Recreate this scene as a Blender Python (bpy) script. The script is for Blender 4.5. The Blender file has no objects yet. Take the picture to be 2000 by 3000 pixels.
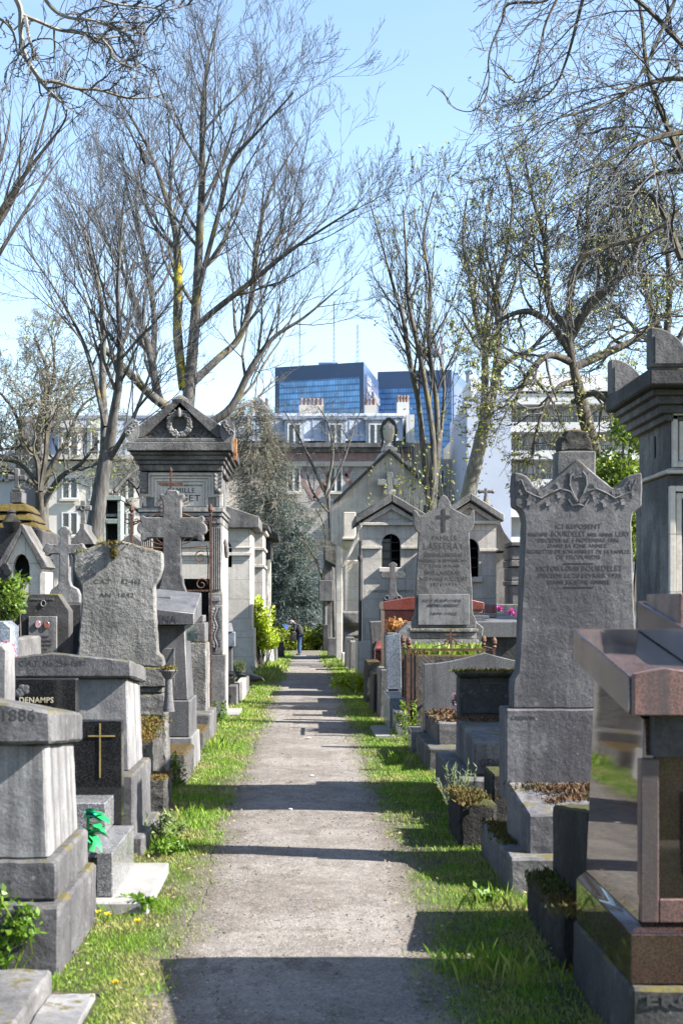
import bpy, bmesh, math, random
from mathutils import Vector, Matrix, noise
C = bpy.context.scene
COL = C.collection
R = math.radians

# ------------------------------------------------------------------ camera, light, exposure
F, CX, HY, EYE = 4167.0, 897.0, 1766.0, 1.6      # focal length in photo pixels, optical axis, eye height
cam = bpy.data.cameras.new('camera'); camo = bpy.data.objects.new('camera', cam); COL.objects.link(camo)
camo.location = (0, 0, EYE); camo.rotation_euler = (R(90), 0, 0)
cam.sensor_fit = 'HORIZONTAL'; cam.sensor_width = 24.0; cam.lens = F / 2000 * 24
cam.shift_x = (1000 - CX) / 2000; cam.shift_y = (HY - 1500) / 2000
cam.clip_start = 0.1; cam.clip_end = 6000
cam.dof.use_dof = True; cam.dof.focus_distance = 21; cam.dof.aperture_fstop = 5.6
C.camera = camo

SUN_EL, SUN_AZ = 39.0, 12.0                       # azimuth: degrees from +X (right) towards the camera (-Y)
sdir = Vector((math.cos(R(SUN_EL)) * math.cos(R(SUN_AZ)), -math.cos(R(SUN_EL)) * math.sin(R(SUN_AZ)), math.sin(R(SUN_EL))))
sl = bpy.data.lights.new('sun', 'SUN'); so = bpy.data.objects.new('sun', sl); COL.objects.link(so)
sl.energy = 5.0; sl.angle = R(0.53); sl.color = (1.0, 0.955, 0.895)
so.rotation_euler = sdir.to_track_quat('Z', 'Y').to_euler()
W = bpy.data.worlds.new('World'); C.world = W; W.use_nodes = True
wn = W.node_tree.nodes; wl = W.node_tree.links
sky = wn.new('ShaderNodeTexSky'); sky.sky_type = 'NISHITA'; sky.sun_disc = False
sky.sun_elevation = R(SUN_EL); sky.sun_rotation = R(90 + SUN_AZ)
sky.air_density = 1.0; sky.dust_density = 0.9; sky.ozone_density = 1.5
tc = wn.new('ShaderNodeTexCoord'); vm = wn.new('ShaderNodeVectorMath'); vm.operation = 'MULTIPLY'; vm.inputs[1].default_value = (3.2, 3.2, 9.0)
cn = wn.new('ShaderNodeTexNoise'); cn.inputs['Scale'].default_value = 1.3; cn.inputs['Detail'].default_value = 7; cn.inputs['Roughness'].default_value = .62; cn.inputs['Distortion'].default_value = .6
cr = wn.new('ShaderNodeMapRange'); cr.interpolation_type = 'SMOOTHSTEP'
for i_, q_ in enumerate((.52, .80, 0., .12)): cr.inputs[i_ + 1].default_value = q_
cm = wn.new('ShaderNodeMix'); cm.data_type = 'RGBA'; cm.inputs[7].default_value = (3.3, 3.5, 3.8, 1)      # faint high wisps
wl.new(tc.outputs['Generated'], vm.inputs[0]); wl.new(vm.outputs[0], cn.inputs['Vector']); wl.new(cn.outputs[0], cr.inputs[0]); wl.new(cr.outputs[0], cm.inputs[0]); wl.new(sky.outputs[0], cm.inputs[6])
wl.new(cm.outputs[2], wn['Background'].inputs[0]); wn['Background'].inputs[1].default_value = 0.085
C.view_settings.view_transform = 'Standard'; C.view_settings.look = 'None'
C.view_settings.exposure = 2.1; C.view_settings.gamma = 1.0

# ------------------------------------------------------------------ materials
class NT:
    def __init__(s, name):
        s.m = bpy.data.materials.new(name); s.m.use_nodes = True
        s.t = s.m.node_tree; s.b = s.t.nodes['Principled BSDF']
        s.pos = s.t.nodes.new('ShaderNodeNewGeometry')
    def put(s, sock, v):
        if hasattr(v, 'is_output'): s.t.links.new(v, sock)
        else:
            if isinstance(v, tuple) and len(v) == 3 and sock.type == 'RGBA': v = v + (1,)
            sock.default_value = v
    def P(s): return s.pos.outputs['Position']
    def island(s): return s.pos.outputs['Random Per Island']
    def nz(s):
        n = s.t.nodes.new('ShaderNodeSeparateXYZ'); s.put(n.inputs[0], s.pos.outputs['Normal']); return n.outputs[2]
    def mapv(s, v, sc):
        n = s.t.nodes.new('ShaderNodeVectorMath'); n.operation = 'MULTIPLY'
        s.put(n.inputs[0], v); n.inputs[1].default_value = sc; return n.outputs[0]
    def noise(s, sc, det=4, rough=.55, v=None, dist=0):
        n = s.t.nodes.new('ShaderNodeTexNoise'); s.put(n.inputs['Vector'], v or s.P())
        n.inputs['Scale'].default_value = sc; n.inputs['Detail'].default_value = det
        n.inputs['Roughness'].default_value = rough; n.inputs['Distortion'].default_value = dist
        return n.outputs[0]
    def vor(s, sc, out='Distance', v=None, feat='F1'):
        n = s.t.nodes.new('ShaderNodeTexVoronoi'); n.feature = feat
        s.put(n.inputs['Vector'], v or s.P()); n.inputs['Scale'].default_value = sc
        return n.outputs[out]
    def math(s, op, a, b=0.0):
        n = s.t.nodes.new('ShaderNodeMath'); n.operation = op; s.put(n.inputs[0], a); s.put(n.inputs[1], b); return n.outputs[0]
    def rng(s, v, a, b, c=0.0, d=1.0):
        n = s.t.nodes.new('ShaderNodeMapRange'); n.interpolation_type = 'SMOOTHSTEP'
        s.put(n.inputs[0], v)
        for i, q in enumerate((a, b, c, d)): n.inputs[i + 1].default_value = q
        return n.outputs[0]
    def mix(s, f, a, b, mode='MIX'):
        n = s.t.nodes.new('ShaderNodeMix'); n.data_type = 'RGBA'; n.blend_type = mode
        s.put(n.inputs[0], f); s.put(n.inputs[6], a); s.put(n.inputs[7], b); return n.outputs[2]
    def gain(s, col, v):                           # multiply a colour by a grey value
        n = s.t.nodes.new('ShaderNodeVectorMath'); n.operation = 'SCALE'
        s.put(n.inputs[0], col); s.put(n.inputs['Scale'], v); return n.outputs[0]
    def bump(s, h, st, dist=.02):
        n = s.t.nodes.new('ShaderNodeBump'); n.inputs['Strength'].default_value = st; n.inputs['Distance'].default_value = dist
        s.put(n.inputs['Height'], h); s.put(s.b.inputs['Normal'], n.outputs[0])
    def fin(s, col, rough=.85, metal=0., spec=.5):
        col = s.gain(col, .58)
        s.put(s.b.inputs['Base Color'], col); s.put(s.b.inputs['Roughness'], rough)
        s.b.inputs['Metallic'].default_value = metal; s.b.inputs['Specular IOR Level'].default_value = spec
        return s.m

def stone(name, base, dark, streak=.5, stain=(.05, .05, .055), lichen=.35, lcol=(.42, .42, .38), moss=0., mcol=(.10, .085, .02),
          grain=.35, bump=.5, bdist=.02, rough=.9, big=1.7, gs=55, crust=0., joints=None):
    n = NT(name); base = tuple(c * .74 for c in base); dark = tuple(c * .74 for c in dark); grain *= .7
    col = n.mix(n.rng(n.noise(big, 7, .62), .36, .64), dark, base)
    col = n.mix(n.math('MULTIPLY', n.rng(n.noise(9, 5, .7), .48, .70), .32), col, tuple(c * .6 for c in dark))
    if streak:
        f = n.math('MULTIPLY', n.rng(n.noise(1, 4, .65, n.mapv(n.P(), (9, 9, .42))), .47, .64), n.rng(n.noise(1.3, 3), .3, .6, .35, 1.))
        col = n.mix(n.math('MULTIPLY', f, streak), col, stain)
        f = n.rng(n.noise(1, 3, .6, n.mapv(n.P(), (17, 17, .8))), .56, .70)
        col = n.mix(n.math('MULTIPLY', f, streak * .2), col, tuple(min(1, c * 1.45) for c in base))
    fine = n.noise(gs, 5, .75)
    col = n.gain(col, n.rng(fine, .28, .72, 1 - grain, 1 + grain))
    if lichen:
        sp = n.rng(n.math('ADD', n.vor(23), n.math('MULTIPLY', n.noise(7, 3), .55)), .30, .40, 1, 0)
        col = n.mix(n.math('MULTIPLY', sp, lichen), col, lcol)
        sp = n.rng(n.math('ADD', n.vor(9), n.math('MULTIPLY', n.noise(11, 4, .7), .8)), .44, .56, 1, 0)
        col = n.mix(n.math('MULTIPLY', sp, lichen * .6), col, lcol)
    if crust:
        sp = n.rng(n.noise(13, 6, .75), .55, .62)
        col = n.mix(n.math('MULTIPLY', sp, crust), col, (.035, .033, .03))
    if moss:
        f = n.math('MULTIPLY', n.rng(n.nz(), .15, .75), n.rng(n.noise(5.5, 5, .7), .62 - .4 * moss, .72 - .4 * moss))
        col = n.mix(f, col, n.mix(n.noise(21, 4), mcol, tuple(c * 1.5 for c in mcol)))
    if joints:
        br = n.t.nodes.new('ShaderNodeTexBrick'); v = n.t.nodes.new('ShaderNodeSeparateXYZ'); n.put(v.inputs[0], n.P()); cb = n.t.nodes.new('ShaderNodeCombineXYZ')
        n.put(cb.inputs[0], n.math('ADD', v.outputs[0], v.outputs[1])); n.put(cb.inputs[1], v.outputs[2]); n.put(br.inputs['Vector'], cb.outputs[0]); br.inputs['Scale'].default_value = 1.
        br.inputs['Brick Width'].default_value = joints[0]; br.inputs['Row Height'].default_value = joints[1]; br.inputs['Mortar Size'].default_value = .007; br.inputs['Mortar Smooth'].default_value = .3
        col = n.gain(col, n.rng(br.outputs['Fac'], 0, 1, 1., .62))
    h = n.math('ADD', n.math('MULTIPLY', fine, .45), n.math('MULTIPLY', n.noise(16, 4, .6), .8))
    n.bump(h, bump, bdist)
    return n.fin(col, rough, 0, .3)

def granite(name, a, b, c, rough=.2, sc=230, spec=.5, stain=0.):
    n = NT(name)
    v = n.vor(sc, 'Color'); sp = n.t.nodes.new('ShaderNodeSeparateColor'); n.put(sp.inputs[0], v)
    col = n.mix(n.rng(sp.outputs[0], .42, .5), a, b); col = n.mix(n.rng(sp.outputs[1], .74, .8), col, c)
    col = n.gain(col, n.rng(n.noise(3, 4), .3, .7, .82, 1.15))
    if stain:
        f = n.rng(n.noise(1, 4, .6, n.mapv(n.P(), (9, 9, .6))), .50, .68); col = n.mix(n.math('MULTIPLY', f, stain), col, (.05, .045, .045))
    if rough > .3: n.bump(n.noise(90, 2), .25, .003)
    elif rough > .06: n.bump(n.noise(90, 2), .03, .002)
    return n.fin(col, n.rng(n.noise(4, 4), .3, .7, rough * .8, rough * 1.5), 0, spec)

def plain(name, col, rough=.6, metal=0., var=.2, sc=12, spec=.5, bump=0.):
    n = NT(name)
    c = n.gain(col, n.rng(n.noise(sc, 5, .65), .3, .7, 1 - var, 1 + var))
    if bump: n.bump(n.noise(sc * 3, 4), bump, .01)
    return n.fin(c, rough, metal, spec)

def leafy(name, a, b, c=None, rough=.55, trans=.25):
    n = NT(name)
    col = n.mix(n.island(), a, b)
    if c: col = n.mix(n.rng(n.noise(2.2, 3), .45, .62), col, c)
    n.fin(col, rough, 0, .35)
    tr = n.t.nodes.new('ShaderNodeBsdfTranslucent'); n.put(tr.inputs[0], n.gain(col, 1.25))
    mx = n.t.nodes.new('ShaderNodeMixShader'); mx.inputs[0].default_value = trans
    out = n.t.nodes['Material Output']
    n.t.links.new(n.b.outputs[0], mx.inputs[1]); n.t.links.new(tr.outputs[0], mx.inputs[2]); n.t.links.new(mx.outputs[0], out.inputs[0])
    return n.m

def rusty(name):
    n = NT(name)
    col = n.mix(n.rng(n.noise(30, 5, .7), .4, .6), (.055, .035, .03), (.20, .085, .04))
    n.bump(n.noise(120, 3), .4, .004); return n.fin(col, .85, .1)

def bark(name, a, b, lich=(.30, .24, .02), amt=.5, lo=.52):
    n = NT(name)
    col = n.mix(n.rng(n.noise(1, 5, .65, n.mapv(n.P(), (14, 14, 3))), .35, .65), a, b)
    f = n.math('MULTIPLY', n.rng(n.noise(1.6, 4, .6), lo, lo + .14), amt)
    col = n.mix(n.math('MINIMUM', n.math('MULTIPLY', f, n.rng(n.noise(24 if lo > .5 else 9, 4, .7), .38, .6)), 1.), col, lich)
    n.bump(n.noise(1, 4, .6, n.mapv(n.P(), (40, 40, 9))), .5, .02); return n.fin(col, .9, 0, .2)

def bricky(name):
    n = NT(name)
    br = n.t.nodes.new('ShaderNodeTexBrick')
    v = n.t.nodes.new('ShaderNodeSeparateXYZ'); n.put(v.inputs[0], n.P())
    cb = n.t.nodes.new('ShaderNodeCombineXYZ'); n.put(cb.inputs[0], v.outputs[0]); n.put(cb.inputs[1], v.outputs[2])
    n.put(br.inputs['Vector'], cb.outputs[0]); br.inputs['Scale'].default_value = 1.0
    br.inputs['Brick Width'].default_value = .44; br.inputs['Row Height'].default_value = .16; br.inputs['Mortar Size'].default_value = .02
    br.inputs['Color1'].default_value = (.56, .53, .49, 1); br.inputs['Color2'].default_value = (.47, .44, .41, 1); br.inputs['Mortar'].default_value = (.40, .37, .35, 1)
    return n.fin(n.gain(br.outputs[0], n.rng(n.noise(.8, 4), .3, .7, .85, 1.15)), .9)

def curtain_wall(name, ax, base, line, px, pz):     # glass facade with the mullion pattern of the panes
    n = NT(name)
    v = n.t.nodes.new('ShaderNodeSeparateXYZ'); n.put(v.inputs[0], n.P())
    def grid(s, per, w): return n.math('LESS_THAN', n.math('FRACT', n.math('DIVIDE', s, per)), w)
    g = n.math('MAXIMUM', n.math('MULTIPLY', grid(v.outputs[ax], px, .26), .6), grid(v.outputs[2], pz, .30))
    col = n.mix(g, base, line)
    wn_ = n.t.nodes.new('ShaderNodeTexWhiteNoise'); cb = n.t.nodes.new('ShaderNodeCombineXYZ')
    n.put(cb.inputs[0], n.math('FLOOR', n.math('DIVIDE', v.outputs[ax], px))); n.put(cb.inputs[2], n.math('FLOOR', n.math('DIVIDE', v.outputs[2], pz))); n.put(wn_.inputs['Vector'], cb.outputs[0])
    col = n.gain(col, n.math('MULTIPLY', n.rng(n.noise(.10, 4), .3, .7, .78, 1.25), n.rng(wn_.outputs['Value'], 0, 1, .86, 1.14)))
    return n.fin(col, .15, .35)

M = {}
M['stone_grey']  = stone('weathered grey stone', (.30, .29, .285), (.15, .147, .15), .55, moss=.25, crust=.35)
M['stone_rough'] = stone('rough pitted stone', (.46, .445, .42), (.24, .235, .225), .45, moss=.45, bump=1.0, bdist=.035, gs=46, crust=.35, lichen=.3, lcol=(.30, .26, .10))
M['stone_pale']  = stone('pale grey stone', (.42, .41, .40), (.24, .235, .235), .45, moss=.2, crust=.3)
M['stone_cap']   = stone('dark weathered cap stone', (.235, .23, .235), (.125, .122, .128), .6, stain=(.05, .05, .052), moss=.3, crust=.45, lichen=.5, lcol=(.36, .35, .31))
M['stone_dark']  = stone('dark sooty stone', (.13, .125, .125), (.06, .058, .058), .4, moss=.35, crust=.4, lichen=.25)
M['stone_stele'] = stone('purple grey stele stone', (.27, .262, .27), (.125, .12, .13), .75, stain=(.075, .07, .075), moss=.2, bump=.5, bdist=.016, lichen=.4)
M['lime']        = stone('cream limestone', (1.05, .98, .87), (.86, .80, .71), .25, joints=(.85, .42), stain=(.34, .31, .27), lichen=.1, grain=.16, bump=.2, moss=.2, gs=30)
M['lime_warm']   = stone('grey limestone', (1.0, .93, .83), (.76, .70, .62), .30, joints=(.85, .42), stain=(.27, .25, .23), lichen=.15, grain=.2, bump=.3, moss=.3)
M['lime_old']    = stone('blackened limestone', (.34, .33, .32), (.13, .128, .13), .6, lichen=.35, bump=.6, bdist=.03, moss=.3, crust=.4)
M['cornice']     = stone('stained carved limestone', (.52, .50, .48), (.26, .25, .25), .6, lichen=.25, bump=.4, moss=.3, crust=.25)
M['concrete']    = stone('stained concrete', (.44, .435, .43), (.25, .245, .248), .85, stain=(.115, .115, .12), lichen=.2, grain=.22, bump=.35, moss=.2)
M['slab_white']  = stone('pale concrete slab', (.50, .49, .46), (.36, .35, .33), 0, lichen=.1, grain=.15, bump=.2)
M['mossy']       = stone('moss covered stone', (.23, .22, .20), (.08, .076, .07), .3, moss=1.0, mcol=(.085, .055, .012), crust=.6, lichen=.35, lcol=(.25, .11, .03), bump=1., bdist=.06)
M['mossy_dark']  = stone('damp dark mossy stone', (.10, .092, .085), (.035, .033, .03), .7, stain=(.02, .02, .018), moss=.9, mcol=(.06, .06, .012), crust=.5, bump=1., bdist=.05)
M['roof_moss']   = stone('orange moss on stone tiles', (.20, .19, .18), (.08, .08, .075), .2, moss=1.0, mcol=(.10, .07, .010), bump=1., bdist=.05, crust=.4)
M['black_granite'] = granite('polished black granite', (.010, .010, .011), (.022, .022, .023), (.05, .05, .05), .07, 330)
M['grey_granite']  = granite('polished grey granite', (.11, .112, .12), (.20, .20, .21), (.36, .36, .37), .22, 180)
M['dull_granite']  = granite('dull grey granite', (.075, .075, .08), (.12, .12, .125), (.20, .20, .205), .5, 220, stain=.5)
M['blue_granite']  = granite('blue grey granite', (.12, .15, .20), (.21, .25, .31), (.40, .43, .47), .30, 140)
M['pink_granite']  = granite('polished red granite', (.062, .036, .030), (.10, .058, .047), (.04, .028, .025), .03, 240, .7)
M['pink_sheen'] = granite('stained red granite paled for sky sheen', (.10, .068, .064), (.16, .11, .105), (.065, .046, .044), .10, 200, 1., stain=.35)  # same red granite, paler and greyer: sky sheen put into the colour, plus stains
M['pink_rough']    = granite('flamed red granite', (.15, .072, .062), (.225, .115, .097), (.085, .05, .044), .5, 190, stain=.85)
M['red_granite']   = granite('brick red granite', (.24, .055, .04), (.33, .085, .06), (.12, .03, .025), .25, 120)
M['engraved'] = plain('dark engraved lettering', (.055, .053, .055), .9)
M['engraved_soft'] = plain('weathered lettering', (.058, .055, .056), .9)
M['gold'] = plain('gilt lettering', (.80, .60, .24), .35, .7)
M['gold_pale'] = plain('pale gilt lettering', (.78, .68, .45), .5, .2)
M['rust'] = rusty('rusty iron')
M['iron'] = plain('black iron', (.02, .02, .022), .6, .3)
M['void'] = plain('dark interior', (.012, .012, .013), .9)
M['glass'] = plain('dark window glass', (.03, .04, .055), .08, 0, .3, 2, .8)
M['stain_glass'] = plain('dusty chapel glass', (.05, .055, .06), .25, 0, .4, 6)
M['verdigris'] = plain('green weathered bronze', (.27, .32, .29), .7, 0, .35, 20)
M['zinc'] = plain('zinc roofing', (.42, .48, .57), .45, .25, .12, .7)
M['zinc_seam'] = plain('zinc seams', (.30, .35, .44), .5, .2, .1)
M['render_white'] = plain('white rendered wall', (.78, .78, .78), .9, 0, .06, .6)
M['render_cream'] = plain('cream rendered wall', (.78, .74, .66), .9, 0, .12, .5)
M['lime_grey'] = stone('pale grey chapel stone', (.86, .82, .76), (.58, .55, .51), .4, stain=(.24, .23, .22), lichen=.15, grain=.2, bump=.3, moss=.2, big=.9)
M['render_cool'] = plain('white wall tinted with blue shade', (.60, .66, .80), .9, 0, .05, .4)  # white render with the gable's bluish shade put into its colour
M['render_grey'] = plain('grey gable wall', (.27, .26, .275), .9, 0, .12, .5)
M['render_brown'] = plain('brown brick gable wall', (.30, .24, .235), .9, 0, .15, .6)
M['cream_wall'] = plain('cream stone wall', (.62, .58, .51), .9, 0, .08, .6)
M['frame_white'] = plain('white window frame', (.80, .80, .80), .6, 0, .05)
M['brick'] = bricky('pale brick wall'); M['brick_red'] = plain('red brick pattern', (.36, .23, .21), .9, 0, .2, 4)
M['terracotta'] = plain('terracotta pots', (.34, .23, .19), .85, 0, .25, 9)
M['tower_dark'] = plain('navy tower cladding', (.075, .13, .26), .35, .2, .1, .05)
M['tower_side'] = plain('grey blue tower cladding', (.13, .17, .30), .4, .2, .12, .05)
M['tower_glass'] = curtain_wall('blue curtain wall', 0, (.26, .50, .84), (.10, .25, .50), 1.05, 2.2)
M['tower_glass_dim'] = curtain_wall('darker blue curtain wall', 0, (.14, .32, .62), (.06, .15, .34), 1.05, 2.2)
M['mast'] = plain('grey lattice mast', (.36, .42, .52), .6, 0, .1)
M['mast_red'] = plain('red and white mast', (.75, .35, .38), .6, 0, .3, .12)
M['bark_grey'] = bark('grey bark', (.075, .072, .068), (.17, .162, .152), amt=.55)
M['bark_dark'] = bark('dark bark', (.06, .053, .045), (.14, .125, .105), (.20, .17, .03), .5)
M['bark_pale'] = bark('pale smooth bark', (.20, .19, .165), (.34, .325, .29), (.26, .24, .05), .6)
M['bark_yellow'] = bark('bark covered in yellow lichen', (.075, .072, .068), (.20, .18, .10), (.62, .50, .03), 1.3, .40)
M['twig'] = plain('bare twigs', (.118, .118, .122), .9, 0, .3, 3)
M['twig_olive'] = plain('olive twigs', (.19, .18, .135), .9, 0, .3, 3)
M['twig_dark'] = plain('dark twigs', (.09, .088, .088), .9, 0, .3, 3)
M['leaf_new'] = leafy('young yellow green leaves', (.12, .15, .015), (.26, .27, .035))
M['leaf_olive'] = leafy('small olive leaves', (.11, .125, .02), (.27, .28, .04))
M['leaf_bright'] = leafy('bright green leaves', (.24, .36, .012), (.55, .64, .05))
M['leaf_dark'] = leafy('glossy evergreen leaves', (.05, .10, .012), (.27, .36, .035), None, .35, .2)
M['leaf_ivy'] = leafy('ivy leaves', (.05, .11, .012), (.19, .28, .03), None, .4, .2)
M['leaf_hedge'] = leafy('hedge leaves', (.15, .20, .012), (.38, .43, .03), (.14, .20, .015))
M['needle'] = leafy('blue grey needles', (.06, .088, .08), (.19, .25, .23), (.07, .10, .09), .7, .1)
M['needle_brown'] = leafy('brown needle twigs', (.13, .12, .09), (.25, .23, .17), (.12, .14, .10), .8, .05)
M['grass'] = leafy('grass blades', (.085, .19, .010), (.30, .50, .028), (.36, .38, .10), .55, .16)
M['herb'] = leafy('weed leaves', (.06, .15, .01), (.20, .34, .03), None, .45, .3)
M['lavender'] = leafy('grey green sprigs', (.13, .18, .07), (.27, .33, .14), None, .7, .2)
M['dandelion'] = plain('yellow flower heads', (.85, .62, .01), .8)
M['litter'] = leafy('dry fallen leaves', (.10, .06, .03), (.46, .36, .24), None, .8, .1)
M['petal_pink'] = leafy('pink petals', (.55, .16, .26), (.78, .42, .48)); M['petal_magenta'] = leafy('magenta petals', (.50, .02, .30), (.65, .08, .42))
M['petal_orange'] = leafy('dried orange petals', (.50, .20, .05), (.80, .48, .20)); M['petal_dusty'] = leafy('dusty mauve petals', (.22, .09, .13), (.45, .28, .33))
M['sedum'] = leafy('reddish brown moss and sedum', (.07, .035, .018), (.19, .10, .045), (.075, .065, .02), .9, .05)
M['moss_tuft'] = leafy('dull green moss', (.05, .06, .012), (.12, .13, .02), (.13, .09, .02), .9, .05)
M['moss_orange'] = leafy('orange moss', (.10, .06, .010), (.22, .14, .02), (.13, .13, .02), .9, .05)
M['plastic_teal'] = plain('teal plastic leaf', (.03, .55, .52), .45, 0, .25, 40); M['plastic_green'] = plain('green plastic leaf', (.02, .45, .12), .45, 0, .3, 40)
M['porcelain'] = plain('pink porcelain portrait', (.62, .38, .42), .25, 0, .45, 60); M['porcelain_red'] = plain('red brown portrait', (.36, .13, .10), .25, 0, .6, 60)
M['porcelain_white'] = plain('white porcelain', (.8, .8, .78), .3, 0, .05)
M['crow'] = plain('black feathers', (.012, .012, .015), .35, 0, .3, 30, .6)
M['skin'] = plain('skin', (.50, .32, .25), .6, 0, .05); M['hair'] = plain('grey hair', (.24, .24, .25), .7, 0, .3, 60)
M['jacket'] = plain('dark jacket cloth', (.010, .011, .015), .8, 0, .3, 20); M['jeans'] = plain('blue denim', (.018, .065, .17), .85, 0, .25, 25)
M['bag'] = plain('black bag cloth', (.015, .015, .015), .7, 0, .3, 20); M['shoe'] = plain('grey brown shoe leather', (.12, .10, .085), .6)
M['paper'] = plain('blue folded sheet', (.16, .30, .80), .6, 0, .1); M['wood'] = plain('orange brown rotten wood', (.36, .17, .07), .9, 0, .4, 22, bump=.6)

def ground_mat():
    n = NT('earth with leaf litter and moss')
    col = n.mix(n.rng(n.noise(2.3, 6, .65), .40, .6), (.07, .062, .036), (.085, .125, .016))
    sx = n.t.nodes.new('ShaderNodeSeparateXYZ'); n.put(sx.inputs[0], n.P())
    d = n.math('ADD', n.math('ABSOLUTE', sx.outputs[0]), n.math('MULTIPLY', n.math('SUBTRACT', n.noise(3.2, 5, .65), .5), .55))
    col = n.mix(n.rng(d, .58, .78, .9, 0), col, (.19, .165, .135))     # trodden earth beside the path
    col = n.mix(n.rng(n.noise(14, 5, .7), .52, .66), col, (.15, .125, .085))
    col = n.gain(col, n.rng(n.noise(90, 4, .75), .3, .7, .6, 1.4))
    n.bump(n.noise(60, 5, .7), .8, .02); return n.fin(col, .95, 0, .2)
def path_mat():
    n = NT('worn gravel path')
    col = n.mix(n.rng(n.noise(1.1, 6, .6), .38, .62), (.215, .190, .166), (.30, .272, .243))
    col = n.mix(n.rng(n.noise(5, 6, .7, n.mapv(n.P(), (1, .5, 1))), .52, .70), col, (.155, .132, .105))
    sx = n.t.nodes.new('ShaderNodeSeparateXYZ'); n.put(sx.inputs[0], n.P())
    d = n.math('ADD', n.math('ABSOLUTE', sx.outputs[0]), n.math('MULTIPLY', n.math('SUBTRACT', n.noise(4.5, 5, .7), .5), .5))
    col = n.mix(n.rng(d, .40, .62, 0, .85), col, (.15, .125, .095))
    v = n.vor(120, 'Color'); sp = n.t.nodes.new('ShaderNodeSeparateColor'); n.put(sp.inputs[0], v)
    col = n.gain(col, n.rng(sp.outputs[0], .0, 1., .78, 1.22))
    col = n.mix(n.rng(sp.outputs[1], .962, .98), col, (.42, .40, .37))
    col = n.mix(n.rng(sp.outputs[2], .962, .98), col, (.07, .055, .045))
    col = n.gain(col, n.rng(n.noise(9, 6, .75), .3, .7, .80, 1.18)); col = n.mix(n.rng(n.noise(2.6, 6, .7, n.mapv(n.P(), (1, .6, 1)), 1.2), .56, .68, 0, .55), col, (.12, .105, .09))
    h = n.math('ADD', n.math('MULTIPLY', n.vor(120), -.35), n.noise(20, 6, .75))
    n.bump(h, .8, .016); return n.fin(col, .92, 0, .25)
M['pebble'] = leafy('gravel stones', (.09, .08, .07), (.40, .37, .33), None, .9, 0.)
M['ground'] = ground_mat(); M['path'] = path_mat()

# ------------------------------------------------------------------ geometry helpers
def X(px, Y): return (px - CX) * Y / F
def Z(py, Y): return EYE - (py - HY) * Y / F
def sstep(a, b, v):
    t = max(0., min(1., (v - a) / (b - a))); return t * t * (3 - 2 * t)
def gz(Y): return -.62 * sstep(30, 62, Y)
ORG = {}
def origin(p): return ORG.get(p.name, Vector((0, 0, 0))) if p else Vector((0, 0, 0))
def tag(o, label=None, cat=None, group=None, kind=None):
    if label: o['label'] = label
    if cat: o['category'] = cat
    if group: o['group'] = group
    if kind: o['kind'] = kind
    return o
def thing(name, label, cat, loc, group=None):
    o = bpy.data.objects.new(name, None); COL.objects.link(o); o.location = loc; o.empty_display_size = .2
    ORG[o.name] = Vector(loc); return tag(o, label, cat, group)
def link_mesh(name, me, m, parent, loc=None):
    o = bpy.data.objects.new(name, me); COL.objects.link(o)
    if m: me.materials.append(M[m])
    org = Vector(loc) if loc is not None else origin(parent)
    if loc is not None or parent: me.transform(Matrix.Translation(-org))
    if parent: o.parent = parent
    elif loc is not None: o.location = loc
    ORG[o.name] = org
    return o

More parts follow.
